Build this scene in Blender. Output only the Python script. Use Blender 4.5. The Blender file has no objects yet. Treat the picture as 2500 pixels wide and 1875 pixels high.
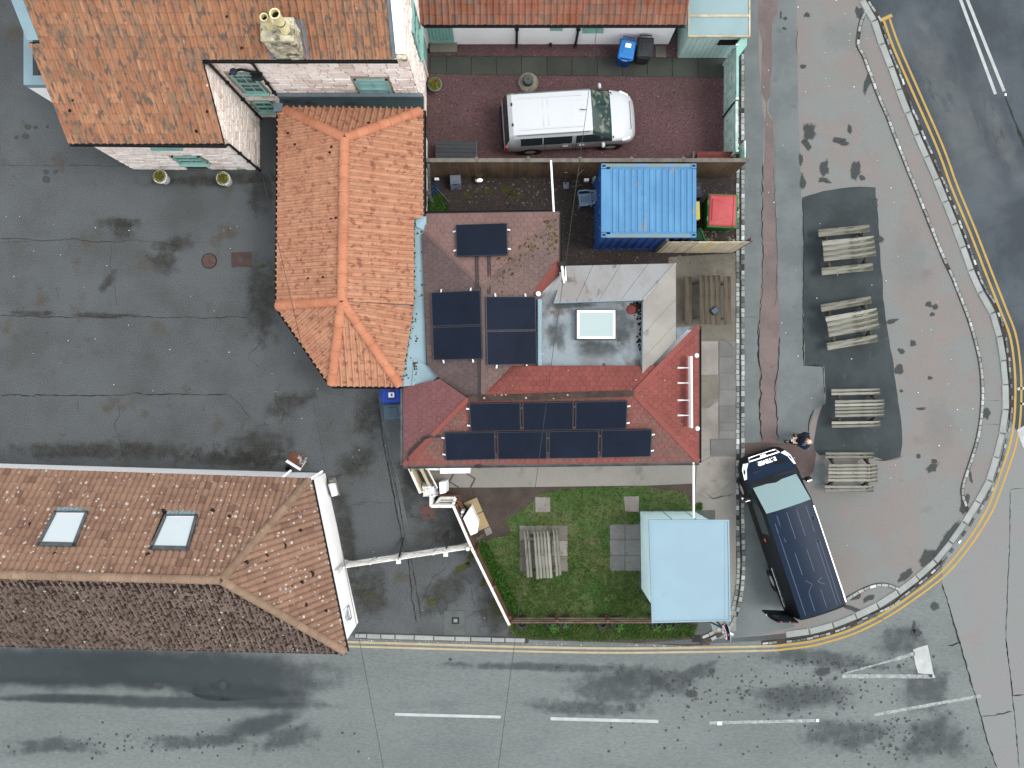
import bpy, bmesh, math, random
from mathutils import Vector, Matrix, noise
from mathutils.geometry import tessellate_polygon
random.seed(7)
R = math.radians
SC = bpy.context.scene
COL = SC.collection

# ---------------------------------------------------------------- camera, sky, sun, exposure
F, H, CX, CY = 2000.0, 30.0, 1250.0, 937.5      # focal length in photo pixels, drone height, photo centre
cd = bpy.data.cameras.new('camera'); cam = bpy.data.objects.new('camera', cd); COL.objects.link(cam)
cam.location = (0, 0, H); cam.rotation_euler = (0, 0, 0)
cd.sensor_width = 36.0; cd.lens = 36.0 * F / 2500.0; cd.clip_start = .1; cd.clip_end = 1000
SC.camera = cam
SUN_AZ, SUN_EL = 96.0, 60.0                      # degrees clockwise from north, above the horizon
wd = bpy.data.worlds.new('World'); SC.world = wd; wd.use_nodes = True
wn = wd.node_tree; wn.nodes.clear()
sky = wn.nodes.new('ShaderNodeTexSky'); sky.sky_type = 'NISHITA'; sky.sun_disc = False
sky.sun_elevation = R(SUN_EL); sky.sun_rotation = R(SUN_AZ); sky.air_density = 1.3; sky.dust_density = 4.0; sky.ozone_density = 1.0
bg = wn.nodes.new('ShaderNodeBackground'); bg.inputs[1].default_value = .15
wo = wn.nodes.new('ShaderNodeOutputWorld')
cl = wn.nodes.new('ShaderNodeMix'); cl.data_type = 'RGBA'; cl.inputs[0].default_value = .85      # thin even cloud over the blue
cl.inputs[7].default_value = (4.55, 4.62, 4.66, 1)
wn.links.new(sky.outputs[0], cl.inputs[6]); wn.links.new(cl.outputs[2], bg.inputs[0]); wn.links.new(bg.outputs[0], wo.inputs[0])
sd = bpy.data.lights.new('sun', 'SUN'); sun = bpy.data.objects.new('sun', sd); COL.objects.link(sun)
sd.energy = .85; sd.angle = R(22); sd.color = (1, .965, .91)
sdir = Vector((math.sin(R(SUN_AZ)) * math.cos(R(SUN_EL)), math.cos(R(SUN_AZ)) * math.cos(R(SUN_EL)), math.sin(R(SUN_EL))))
sun.rotation_euler = sdir.to_track_quat('Z', 'Y').to_euler(); sun.location = (0, 0, 60)
SC.view_settings.view_transform = 'Standard'; SC.view_settings.look = 'None'
SC.view_settings.gamma = 1.0; SC.view_settings.exposure = 1.3
try: SC.view_settings.use_curve_mapping = False
except Exception: pass
SC.render.engine = 'CYCLES'

# ---------------------------------------------------------------- points
S1 = 640.0 / 2212.0
def P(x, y, z=0.0):
    k = (H - z) / F
    return Vector(((x - CX) * k, (CY - y) * k, z))
def Q(ox, oy, zx, zy, z=0.0, s=S1): return P(ox + zx * s, oy + zy * s, z)
def PL(pts, z=0.0): return [P(x, y, z) for x, y in pts]
class Plane:
    def __init__(s, a, b, c):
        s.o = a; s.n = (b - a).cross(c - a).normalized()
        if s.n.z < 0: s.n = -s.n
    def hit(s, px, py, off=0.0):
        o = Vector((0, 0, H)); d = Vector(((px - CX) / F, (CY - py) / F, -1))
        t = ((s.o + s.n * off - o).dot(s.n)) / d.dot(s.n)
        return o + d * t
def px_of(v):
    k = F / (H - v.z)
    return CX + v.x * k, CY - v.y * k

# ---------------------------------------------------------------- objects
def W(o):
    m = o.matrix_basis.copy()
    return W(o.parent) @ o.matrix_parent_inverse @ m if o.parent else m
def link(name, me, parent=None, world=True):
    o = bpy.data.objects.new(name, me); COL.objects.link(o)
    if parent is not None:
        o.parent = parent
        if world: o.matrix_parent_inverse = W(parent).inverted()
    return o
def tag(o, label=None, cat=None, group=None, kind=None):
    if label: o['label'] = label
    if cat: o['category'] = cat
    if group: o['group'] = group
    if kind: o['kind'] = kind
    return o
def thing(name, label, cat, loc=(0, 0, 0), rz=0.0, group=None):
    o = bpy.data.objects.new(name, None); COL.objects.link(o)
    o.location = loc; o.rotation_euler = (0, 0, rz); o.empty_display_size = .2
    return tag(o, label, cat, group)
def copy_tree(o, parent=None):
    c = o.copy(); COL.objects.link(c)
    if parent is not None: c.parent = parent
    for ch in list(o.children): copy_tree(ch, c)
    return c
class MB:
    def __init__(s): s.v = []; s.f = []
    def add(s, vs, fs, M=None):
        n = len(s.v)
        s.v += [tuple((M @ Vector(v)) if M else v) for v in vs]
        s.f += [tuple(i + n for i in f) for f in fs]
        return s
    def box(s, c, d, rz=0.0, M=None):
        x, y, z = d[0] / 2, d[1] / 2, d[2] / 2
        vs = [(-x,-y,-z),(x,-y,-z),(x,y,-z),(-x,y,-z),(-x,-y,z),(x,-y,z),(x,y,z),(-x,y,z)]
        T = Matrix.Translation(Vector(c)) @ Matrix.Rotation(rz, 4, 'Z')
        if M: T = M @ T
        return s.add(vs, [(3,2,1,0),(4,5,6,7),(0,1,5,4),(1,2,6,5),(2,3,7,6),(3,0,4,7)], T)
    def bb(s, a, b):
        return s.box([(a[i] + b[i]) / 2 for i in range(3)], [abs(b[i] - a[i]) for i in range(3)])
    def beam(s, a, b, w, h, up=(0, 0, 1)):
        a = Vector(a); b = Vector(b); d = b - a; L = d.length; d.normalize()
        up = Vector(up)
        if abs(d.dot(up)) > .98: up = Vector((0, 1, 0))
        sd_ = d.cross(up).normalized(); u2 = sd_.cross(d)
        M = Matrix((( d.x, sd_.x, u2.x, (a.x+b.x)/2), (d.y, sd_.y, u2.y, (a.y+b.y)/2), (d.z, sd_.z, u2.z, (a.z+b.z)/2), (0,0,0,1)))
        return s.box((0, 0, 0), (L, w, h), 0, M)
    def prism(s, poly, z0, z1=None):
        n = len(poly)
        ar = sum(poly[i][0] * poly[(i+1) % n][1] - poly[(i+1) % n][0] * poly[i][1] for i in range(n))
        if ar < 0: poly = list(reversed(poly))
        if z1 is None: return s.add([(p[0], p[1], z0) for p in poly], [tuple(range(n))])
        vs = [(p[0], p[1], z0) for p in poly] + [(p[0], p[1], z1) for p in poly]
        return s.add(vs, [tuple(reversed(range(n))), tuple(range(n, 2*n))] + [(i, (i+1) % n, n + (i+1) % n, n + i) for i in range(n)])
    def slab(s, pts, t, n=None):
        """polygon in space given a thickness t downwards along its normal"""
        a, b, c = Vector(pts[0]), Vector(pts[1]), Vector(pts[2])
        nn = n or (b - a).cross(c - a).normalized()
        pts = [Vector(p) for p in pts]
        if not n and nn.z < 0: nn = -nn; pts = pts[::-1]
        k = len(pts)
        vs = [p - nn * t for p in pts] + pts
        return s.add(vs, [tuple(reversed(range(k))), tuple(range(k, 2*k))] + [(i, (i+1) % k, k + (i+1) % k, k + i) for i in range(k)])
    def tube(s, pts, r, n=8, caps=True):
        pts = [Vector(p) for p in pts]; rings = []
        rs = r if isinstance(r, (list, tuple)) else [r] * len(pts)
        pd = None
        for i, p in enumerate(pts):
            d = (pts[min(i+1, len(pts)-1)] - pts[max(i-1, 0)]).normalized()
            if pd is None:
                a = Vector((0, 0, 1)) if abs(d.z) < .9 else Vector((1, 0, 0))
                x = d.cross(a).normalized()
            else:
                x = (x - d * x.dot(d)).normalized()
            y = d.cross(x); pd = d
            rings.append([p + (x * math.cos(2*math.pi*k/n) + y * math.sin(2*math.pi*k/n)) * rs[i] for k in range(n)])
        vs = [v for rg in rings for v in rg]; fs = []
        for i in range(len(pts) - 1):
            for k in range(n):
                fs.append((i*n + k, i*n + (k+1) % n, (i+1)*n + (k+1) % n, (i+1)*n + k))
        if caps: fs += [tuple(reversed(range(n))), tuple(range((len(pts)-1)*n, len(pts)*n))]
        return s.add(vs, fs)
    def lathe(s, prof, c=(0, 0, 0), n=20, M=None):
        vs = []; fs = []; m = len(prof)
        for k in range(n):
            a = 2 * math.pi * k / n
            vs += [(c[0] + r * math.cos(a), c[1] + r * math.sin(a), c[2] + z) for r, z in prof]
        for k in range(n):
            for i in range(m - 1):
                fs.append((k*m + i, ((k+1) % n)*m + i, ((k+1) % n)*m + i + 1, k*m + i + 1))
        return s.add(vs, fs, M)
    def strip(s, pts, w, z=None):
        """flat ribbon of width w along pts, lying on the ground"""
        pts = [Vector(p) for p in pts]; vs = []
        for i, p in enumerate(pts):
            d = pts[min(i+1, len(pts)-1)] - pts[max(i-1, 0)]; d.z = 0; d.normalize()
            nrm = Vector((-d.y, d.x, 0))
            ww = w[i] if isinstance(w, (list, tuple)) else w
            vs += [p + nrm * ww / 2, p - nrm * ww / 2]
        return s.add(vs, [(2*i+1, 2*i+3, 2*i+2, 2*i) for i in range(len(pts) - 1)])
    def build(s, name, mat, parent=None, world=True, smooth=None, bevel=0.0):
        me = bpy.data.meshes.new(name); me.from_pydata(s.v, [], s.f); me.update()
        if mat: me.materials.append(mat)
        if smooth is not None:
            me.polygons.foreach_set('use_smooth', [True] * len(me.polygons))
            try: me.set_sharp_from_angle(angle=R(smooth))
            except Exception: pass
        o = link(name, me, parent, world)
        if bevel:
            m = o.modifiers.new('bevel', 'BEVEL'); m.width = bevel; m.segments = 1; m.limit_method = 'ANGLE'; m.angle_limit = R(40)
        return o
def in_poly(x, y, poly):
    c = False; n = len(poly); j = n - 1
    for i in range(n):
        xi, yi = poly[i][0], poly[i][1]; xj, yj = poly[j][0], poly[j][1]
        if (yi > y) != (yj > y) and x < (xj - xi) * (y - yi) / (yj - yi) + xi: c = not c
        j = i
    return c

# ---------------------------------------------------------------- materials
def lin(h):
    h = h.lstrip('#'); o = []
    for i in (0, 2, 4):
        c = int(h[i:i+2], 16) / 255
        o.append(c / 12.92 if c <= .04045 else ((c + .055) / 1.055) ** 2.4)
    return o
EXPO = 2.0
def tone(h): return [c / EXPO for c in lin(h)]      # photo colour -> base colour under this light
def tonev(h): return [min(.82, c / (EXPO * .52)) for c in lin(h)]   # the same for upright faces, which see half the sky
def mat(name, col, col2=None, s=1.5, rng=(.35, .65), fine=.15, fs=35.0, tint=0.0, tcol=None, tfac=.5, spots=(), rough=.85, bump=.25, bs=50.0, bd=.01,
        spec=.25, metal=0.0, det=5.0, sx=(1, 1, 1), local=False):
    m = bpy.data.materials.new(name); m.use_nodes = True
    nt = m.node_tree; nd = nt.nodes; lk = nt.links
    b = nd['Principled BSDF']
    b.inputs['Roughness'].default_value = rough; b.inputs['Metallic'].default_value = metal
    b.inputs['Specular IOR Level'].default_value = spec
    def new(t, **k):
        n = nd.new(t)
        for a, v in k.items(): setattr(n, a, v)
        return n
    if local:
        tc = new('ShaderNodeTexCoord'); pos = tc.outputs['Object']
    else:
        g = new('ShaderNodeNewGeometry'); pos = g.outputs['Position']
    if tuple(sx) != (1, 1, 1):
        mp = new('ShaderNodeMapping'); mp.inputs['Scale'].default_value = sx
        lk.new(pos, mp.inputs['Vector']); pos_s = mp.outputs[0]
    else: pos_s = pos
    def noi(scale, detail=det, ps=None, rg=.6):
        n = new('ShaderNodeTexNoise'); n.inputs['Scale'].default_value = scale; n.inputs['Detail'].default_value = detail
        n.inputs['Roughness'].default_value = rg
        lk.new(ps or pos_s, n.inputs['Vector']); return n.outputs['Fac']
    def ramp(src, lo, hi):
        r = new('ShaderNodeMapRange'); r.interpolation_type = 'SMOOTHSTEP'
        r.inputs['From Min'].default_value = lo; r.inputs['From Max'].default_value = hi
        lk.new(src, r.inputs['Value']); return r.outputs['Result']
    def mix(fac, a, bb, bt='MIX'):
        n = new('ShaderNodeMix', data_type='RGBA', blend_type=bt)
        if isinstance(fac, (int, float)): n.inputs[0].default_value = fac
        else: lk.new(fac, n.inputs[0])
        for v, i in ((a, 6), (bb, 7)):
            if isinstance(v, (list, tuple)): n.inputs[i].default_value = (*v[:3], 1)
            else: lk.new(v, n.inputs[i])
        return n.outputs[2]
    c = list(col)
    if col2 is not None: c = mix(ramp(noi(s), *rng), c, list(col2))
    if tint or tcol is not None:
        oi = new('ShaderNodeObjectInfo'); g2 = new('ShaderNodeNewGeometry')
        ad = new('ShaderNodeMath', operation='ADD'); lk.new(oi.outputs['Random'], ad.inputs[0]); lk.new(g2.outputs['Random Per Island'], ad.inputs[1])
        fr = new('ShaderNodeMath', operation='FRACT'); lk.new(ad.outputs[0], fr.inputs[0])
        if tcol is not None: c = mix(ramp(fr.outputs[0], 1 - tfac, 1), c, list(tcol))
        if tint:
            mr = new('ShaderNodeMapRange'); mr.inputs['To Min'].default_value = 1 - tint; mr.inputs['To Max'].default_value = 1 + tint
            m2 = new('ShaderNodeMath', operation='MULTIPLY'); m2.inputs[1].default_value = 7.31; lk.new(fr.outputs[0], m2.inputs[0])
            f2 = new('ShaderNodeMath', operation='FRACT'); lk.new(m2.outputs[0], f2.inputs[0])
            lk.new(f2.outputs[0], mr.inputs['Value'])
            c = mix(1.0, c, mr.outputs[0], 'MULTIPLY')
    for sp in spots:
        if sp[0] == 'v':
            _, scale, rad, scol, dens = sp
            v = new('ShaderNodeTexVoronoi'); v.inputs['Scale'].default_value = scale; lk.new(pos, v.inputs['Vector'])
            sep = new('ShaderNodeSeparateColor'); lk.new(v.outputs['Color'], sep.inputs[0])
            th = new('ShaderNodeMath', operation='LESS_THAN'); th.inputs[1].default_value = dens; lk.new(sep.outputs[0], th.inputs[0])
            rr = new('ShaderNodeMath', operation='MULTIPLY'); rr.inputs[1].default_value = rad; lk.new(sep.outputs[1], rr.inputs[0])
            nn = new('ShaderNodeMath', operation='LESS_THAN'); lk.new(v.outputs['Distance'], nn.inputs[0]); lk.new(rr.outputs[0], nn.inputs[1])
            mm = new('ShaderNodeMath', operation='MULTIPLY'); lk.new(th.outputs[0], mm.inputs[0]); lk.new(nn.outputs[0], mm.inputs[1])
            c = mix(mm.outputs[0], c, list(scol))
        else:
            _, scale, lo, hi, scol = sp[:5]
            c = mix(ramp(noi(scale, 6.0), lo, hi), c, list(scol))
    if fine:
        mr = new('ShaderNodeMapRange'); mr.inputs['From Min'].default_value = .25; mr.inputs['From Max'].default_value = .75
        mr.inputs['To Min'].default_value = 1 - fine; mr.inputs['To Max'].default_value = 1 + fine
        lk.new(noi(fs, 3.0), mr.inputs['Value'])
        c = mix(1.0, c, mr.outputs[0], 'MULTIPLY')
    if isinstance(c, list): b.inputs['Base Color'].default_value = (*c[:3], 1)
    else: lk.new(c, b.inputs['Base Color'])
    if bump:
        bp = new('ShaderNodeBump'); bp.inputs['Strength'].default_value = bump; bp.inputs['Distance'].default_value = bd
        lk.new(noi(bs, 4.0), bp.inputs['Height']); lk.new(bp.outputs[0], b.inputs['Normal'])
    return m
def stain_mat(name, col, rough=.9, cut=(.15, .6), ns=3.0, amp=.9, maxa=1.0, spec=.25):
    """ground stain: opaque in the middle, ragged at its rim (per-vertex attribute 'cover' against noise)"""
    m = bpy.data.materials.new(name); m.use_nodes = True; nt = m.node_tree; nd = nt.nodes; lk = nt.links
    b = nd['Principled BSDF']; b.inputs['Base Color'].default_value = (*col, 1); b.inputs['Roughness'].default_value = rough
    b.inputs['Specular IOR Level'].default_value = spec
    at = nd.new('ShaderNodeAttribute'); at.attribute_name = 'cover'
    g = nd.new('ShaderNodeNewGeometry'); n = nd.new('ShaderNodeTexNoise'); n.inputs['Scale'].default_value = ns; n.inputs['Detail'].default_value = 7; n.inputs['Roughness'].default_value = .65
    lk.new(g.outputs['Position'], n.inputs['Vector'])
    sb = nd.new('ShaderNodeMath'); sb.operation = 'SUBTRACT'; sb.inputs[1].default_value = .5; lk.new(n.outputs['Fac'], sb.inputs[0])
    ma = nd.new('ShaderNodeMath'); ma.operation = 'MULTIPLY_ADD'; ma.inputs[1].default_value = amp * 2
    lk.new(sb.outputs[0], ma.inputs[0]); lk.new(at.outputs['Fac'], ma.inputs[2])
    mr = nd.new('ShaderNodeMapRange'); mr.interpolation_type = 'SMOOTHSTEP'; mr.inputs['From Min'].default_value = cut[0]; mr.inputs['From Max'].default_value = cut[1]
    mr.inputs['To Max'].default_value = maxa
    lk.new(ma.outputs[0], mr.inputs['Value']); lk.new(mr.outputs[0], b.inputs['Alpha'])
    return m

MT = {}
asph_dark = tone('#4b5256'); 
MT['yard'] = mat('yard_asphalt', tone('#666b6e'), tone('#5a5e5f'), s=.35, rng=(.38, .66), fine=.6, fs=30, spots=(('n', .8, .56, .74, tone('#5a574e')), ('n', 1.9, .62, .8, tone('#4c524c')), ('v', 2.2, .03, tone('#c0c0ba'), .16)), bump=.5, bs=60, rough=.9)
MT['road'] = mat('road_asphalt', tone('#878e8e'), tone('#7c8383'), s=.4, fine=.2, fs=18, spots=(('n', .5, .6, .8, tone('#6d757a')), ('v', 1.1, .03, tone('#d8d8d4'), .2)), bump=.35, bs=60, rough=.85, sx=(.35, 1, 1))
MT['main_road'] = mat('main_road_asphalt', tone('#464e56'), tone('#5d666e'), s=.5, rng=(.35, .7), fine=.22, fs=30, bump=.4, bs=60, rough=.85)
MT['side_road'] = mat('old_road_surface', tone('#979697'), tone('#929997'), s=.6, fine=.2, fs=32, spots=(('n', .9, .55, .75, tone('#9d8f8e')),), bump=.4, bs=60)
MT['pave'] = mat('forecourt_surface', tone('#8f9391'), tone('#948e8b'), s=.55, rng=(.42, .58), fine=.16, fs=26, spots=(('n', .8, .52, .68, tone('#978f8c')), ('n', 2.2, .56, .7, tone('#8b9190')), ('v', 1.0, .025, tone('#cccccc'), .12), ('v', 1.4, .05, tone('#4d4f4d'), .1)), bump=.3, bs=50)
MT['strip'] = mat('grey_asphalt_strip', tone('#767d7f'), tone('#828a8b'), s=.7, fine=.12, fs=30, spots=(('n', 1.5, .6, .8, tone('#646a6a')), ('v', 1.6, .025, tone('#c8c8c4'), .15)), bump=.3, bs=50)
MT['pink'] = mat('red_trench_repair', tone('#7d716f'), tone('#8b7c79'), s=1.1, fine=.18, fs=30, spots=(('n', 2.5, .64, .74, tone('#5b5150')),), bump=.4, bs=50)
MT['redpatch'] = mat('red_asphalt_patch', tone('#6a5c5a'), tone('#736462'), s=2, fine=.2, fs=30, bump=.3)
MT['trench'] = mat('trench_asphalt', tone('#6b7173'), tone('#5d6365'), s=1.2, fine=.35, fs=26, bump=.4)
MT['patch'] = mat('dark_asphalt_patch', tone('#3a4346'), tone('#4a5356'), s=.9, rng=(.3, .7), fine=.15, fs=30, spots=(('n', 2.2, .6, .75, tone('#535c5e')), ('v', 1.3, .03, tone('#b0b4b2'), .15)), bump=.3)
MT['redgravel'] = mat('red_gravel', tone('#664f4f'), tone('#74565a'), s=.5, fine=.5, fs=22, spots=(('n', 1.2, .58, .8, tone('#5a3f3b')), ('v', 2.2, .04, tone('#c7bdb9'), .2)), bump=.8, bs=40, bd=.02)
MT['chips'] = mat('gravel_chip', tone('#77595b'), None, tint=.55, tcol=tone('#b39f9c'), tfac=.12, fine=0, bump=0)
MT['soilyard'] = mat('brown_gravel', tone('#4a403d'), tone('#3c3a38'), s=.6, fine=.55, fs=22, spots=(('n', 1.0, .56, .74, tone('#54403f')), ('n', 1.6, .66, .78, tone('#484a2e')), ('v', 3, .06, tone('#9a9590'), .2)), bump=.8, bs=36, bd=.02)
MT['darkchips'] = mat('dark_gravel_chip', tone('#564a47'), None, tint=.5, tcol=tone('#a59d97'), tfac=.1, fine=0, bump=0)
MT['soil'] = mat('bare_soil', tone('#5a4f49'), tone('#4c423c'), s=1.5, fine=.35, fs=24, spots=(('v', 4, .06, tone('#a09a90'), .16),), bump=.7, bs=30, bd=.02)
MT['turf'] = mat('lawn_turf', tone('#666e44'), tone('#45642c'), s=.7, rng=(.35, .6), fine=.45, fs=18, spots=(('n', 1.1, .56, .7, tone('#6d6750')),), bump=.8, bs=30, bd=.02)
MT['grass'] = mat('grass_blades', tone('#5c7c3e'), tone('#43722c'), s=.8, rng=(.4, .6), tint=.4, tcol=tone('#989a5c'), tfac=.3, fine=0, bump=0, rough=.7)
MT['concrete'] = mat('path_concrete', tone('#9c9a94'), tone('#a5a29a'), s=.7, fine=.1, fs=25, spots=(('n', 1.2, .58, .75, tone('#807a73')), ('n', 4, .68, .74, tone('#76716a'))), bump=.3)
MT['patio'] = mat('patio_concrete', tone('#78736a'), tone('#8c877b'), s=.8, fine=.12, fs=25, spots=(('n', 1.3, .55, .72, tone('#645f55')),), bump=.3)
MT['slab'] = mat('paving_slab', tone('#a5a19a'), tone('#948e88'), s=1.5, fine=.12, fs=25, tint=.12, spots=(('n', 3, .64, .74, tone('#716c66')),), bump=.3)
MT['slab_grey'] = mat('grey_paving_slab', tone('#868786'), tone('#7b7b78'), s=1.5, fine=.12, fs=25, tint=.1, bump=.3)
MT['slab_buff'] = mat('buff_paving_slab', tone('#c4ab7e'), tone('#b7a280'), s=1.5, fine=.1, fs=25, tint=.06, spots=(('n', 2.5, .62, .72, tone('#8d857b')),), bump=.3)
MT['slab_dark'] = mat('dark_green_slab', tone('#454a45'), tone('#4f534d'), s=1.2, fine=.15, fs=25, tint=.12, spots=(('v', 3, .05, tone('#8a8c84'), .3), ('n', 4, .66, .76, tone('#6b6f66'))), bump=.3)
MT['sett'] = mat('granite_sett', tone('#b6bcba'), tone('#9fa6a4'), s=4, fine=.15, fs=30, tint=.3, tcol=tone('#d8dddb'), tfac=.35, bump=.4, bs=40)
MT['sett_dark'] = mat('dark_granite_sett', tone('#7b8284'), tone('#676e72'), s=4, fine=.15, fs=30, tint=.35, tcol=tone('#b9bfc2'), tfac=.25, bump=.4, bs=40)
MT['mortar'] = mat('joint_soil', tone('#3d3a36'), tone('#554c44'), s=4, fine=.3, bump=.5)
MT['kerb'] = mat('concrete_kerb', tone('#b3b9b7'), tone('#a8aeac'), s=2, fine=.08, fs=30, tint=.07, spots=(('n', 5, .66, .76, tone('#80817d')),), bump=.2)
MT['yellow'] = mat('yellow_line_paint', tone('#c6a765'), tone('#cfae5c'), s=2, fine=.12, fs=30, spots=(('n', 7, .66, .78, tone('#8f8a7c')),), bump=.2)
MT['cream_line'] = mat('faded_yellow_paint', tone('#cfc2a2'), tone('#c4b390'), s=2, fine=.1, fs=30, spots=(('n', 7, .66, .78, tone('#9c978a')),), bump=.2)
MT['whiteline'] = mat('white_road_paint', tone('#d5dbda'), tone('#c3c9c8'), s=3, fine=.08, spots=(('n', 9, .66, .78, tone('#979d9d')),), bump=.2)
def worn(name, col, lo, hi):
    m = stain_mat(name, col, cut=(lo, hi), ns=7, amp=.6, maxa=.8); return m
MT['wornline'] = worn('worn_white_paint', tone('#dde3e2'), .15, .95)
MT['crack'] = mat('crack_fill', tone('#26292a'), None, fine=.3, bump=0)
MT['trenchline'] = mat('joint_bitumen', tone('#2b2d2c'), tone('#3e403b'), s=5, fine=.2, bump=0)
MT['st_dark'] = stain_mat('damp_stain', tone('#4f5455'), ns=3.2, cut=(.25, .75), amp=.8, maxa=.9)
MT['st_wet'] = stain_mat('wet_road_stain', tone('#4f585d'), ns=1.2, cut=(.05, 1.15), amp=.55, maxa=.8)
MT['st_soft'] = stain_mat('soft_road_stain', tone('#5c6466'), ns=2.6, cut=(.1, 1.35), amp=1.0, maxa=.75)
MT['st_oil'] = stain_mat('oil_spot', tone('#545859'), ns=6, cut=(.2, .8), amp=.4, maxa=.85)
MT['st_pale'] = stain_mat('pale_scuff', tone('#a3a9a8'), ns=2.2, cut=(.1, 1.4), amp=.6, maxa=.32)
MT['st_moss'] = stain_mat('moss_growth', tone('#565a2e'), ns=6, cut=(.35, .9), amp=1.1, maxa=.8)
MT['st_dirt_shade'] = stain_mat('dirt_and_shade_stain', tone('#45443c'), ns=2.8, cut=(.1, 1.4), amp=1.0, maxa=.6)
MT['tile_old'] = mat('old_pantile', tone('#c4906f'), tone('#b88061'), s=1.1, fine=.15, fs=28, tint=.10, tcol=tone('#d09a76'), tfac=.3, spots=(('n', 1.6, .5, .66, tone('#a0846c')), ('n', 4.2, .52, .62, tone('#7d6e64')), ('v', 2.6, .06, tone('#d8cfc4'), .1), ('v', .6, .045, tone('#2c1c10'), .3)), bump=.35, bs=30, sx=(2.2, .75, .75))
MT['tile_new'] = mat('new_pantile', tone('#d69b7b'), tone('#dca585'), s=1.0, fine=.08, fs=28, tint=.09, spots=(('n', 5.0, .52, .66, tone('#a8715c')), ('v', 1.3, .035, tone('#301c14'), .3)), bump=.3, bs=30)
MT['ridge_new'] = mat('terracotta_ridge_tile', tone('#e39c79'), tone('#d68c6b'), s=1.6, fine=.08, tint=.07, spots=(('n', 5, .62, .74, tone('#92644e')),), bump=.25)
MT['tile_shed'] = mat('lichened_pantile', tone('#a0624a'), tone('#aa7a66'), s=1.2, fine=.2, fs=28, tint=.15, tcol=tone('#8b6e60'), tfac=.4, spots=(('n', 3.5, .55, .7, tone('#8a7062')), ('v', 7, .1, tone('#c4bdb2'), .3)), bump=.4)
MT['tile_cot'] = mat('brown_concrete_tile', tone('#9f7c69'), tone('#ad8a74'), s=.8, fine=.15, fs=30, tint=.07, tcol=tone('#8c6c5c'), tfac=.25, spots=(('n', 3, .6, .72, tone('#87695b')), ('v', 8, .42, tone('#ded5ce'), .4), ('v', 3.1, .14, tone('#3a2418'), .12)), bump=.4, bs=28)
MT['tile_moss'] = mat('mossy_concrete_tile', tone('#8c7a70'), tone('#7b6a61'), s=.8, fine=.2, fs=30, tint=.15, spots=(('n', 7, .5, .62, tone('#2c2019')), ('v', 6, .28, tone('#dad6d0'), .2)), bump=.4, bs=28)
MT['moss_clump'] = mat('dry_moss', tone('#33241a'), tone('#20170f'), s=6, fine=.3, bump=.6, bs=60)
MT['ridge_cot'] = mat('concrete_ridge_tile', tone('#b0937c'), tone('#a08670'), s=1.5, fine=.2, fs=30, tint=.08, spots=(('n', 5, .6, .72, tone('#8d7a62')), ('v', 8, .2, tone('#d8d2c6'), .15)), bump=.5)
MT['deck'] = mat('roof_underlay', tone('#2a1d17'), None, fine=.2, bump=0)
MT['deck_grey'] = mat('shingle_underlay', tone('#3a2b2a'), None, fine=.2, bump=0)
MT['sh_red'] = mat('red_hex_shingle', tone('#8f514b'), tone('#9b564f'), s=.8, fine=.18, fs=30, tint=.1, spots=(('n', 1.4, .58, .76, tone('#84514c')), ('v', 6, .2, tone('#cdbfb2'), .12)), bump=.4, bs=40)
MT['sh_brown'] = mat('brown_hex_shingle', tone('#7a6662'), tone('#836d68'), s=.7, fine=.18, fs=30, tint=.08, spots=(('n', 1.2, .56, .74, tone('#6b5a58')), ('n', 5, .66, .74, tone('#544a40')), ('v', 5, .12, tone('#bfb6ae'), .1)), bump=.4, bs=40)
MT['sh_plum'] = mat('plum_hex_shingle', tone('#8a5f60'), tone('#916062'), s=.8, fine=.18, fs=30, tint=.07, spots=(('n', 1.4, .58, .76, tone('#7b5c5d')), ('v', 6, .2, tone('#cdbfb2'), .12)), bump=.4, bs=40)
MT['sh_brown_shaded'] = mat('shaded_brown_hex_shingle', tone('#6c5d5d'), tone('#756462'), s=.7, fine=.18, fs=30, tint=.08, spots=(('n', 4, .62, .74, tone('#4f4740')), ('v', 5, .12, tone('#a79f99'), .1)), bump=.4, bs=40)  # brown shingle darkened: the west slope's shade painted into the colour
MT['sh_brown_lit'] = mat('lit_brown_hex_shingle', tone('#8c706b'), tone('#957873'), s=.7, fine=.16, fs=30, tint=.06, spots=(('n', 1.2, .58, .76, tone('#7d6763')), ('v', 5, .12, tone('#c4bab2'), .1)), bump=.4, bs=40)  # brown shingle lightened: the north slope's brighter light painted into the colour
MT['sh_mix'] = mat('weathered_hex_shingle', tone('#85625c'), tone('#955a53'), s=.5, rng=(.4, .6), fine=.18, fs=30, tint=.08, spots=(('n', 5, .66, .74, tone('#5c4a44')),), bump=.4, bs=40)
MT['soot'] = mat('soot_and_lichen', tone('#3e322e'), tone('#55463f'), s=3, fine=.4, spots=(('v', 9, .3, tone('#c9bfb4'), .25),), bump=.5)
MT['lead'] = mat('pale_blue_lead', tone('#a3c3cf'), tone('#9ab7c3'), s=1.2, fine=.06, fs=20, spots=(('n', 4, .64, .74, tone('#84989d')), ('v', 3, .12, tone('#33362c'), .2)), rough=.6, bump=.15)
MT['leadgrey'] = mat('grey_lead_flashing', tone('#84919c'), tone('#70808e'), s=2, fine=.1, rough=.55, bump=.2)
MT['felt'] = mat('flat_roof_felt', tone('#a0adb5'), tone('#8a8f92'), s=.7, rng=(.4, .62), fine=.08, fs=25, spots=(('n', .9, .54, .66, tone('#77736f')), ('n', 3.5, .64, .72, tone('#5f5c58')), ('v', 4, .12, tone('#c9cac6'), .1)), rough=.75, bump=.25)
MT['sheet'] = mat('fibre_cement_sheet', tone('#a9a5a2'), tone('#b5b8ba'), s=.9, fine=.08, fs=25, spots=(('n', 2.6, .56, .7, tone('#7f7a76')),), rough=.8, bump=.25, sx=(1, .25, 1))
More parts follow.
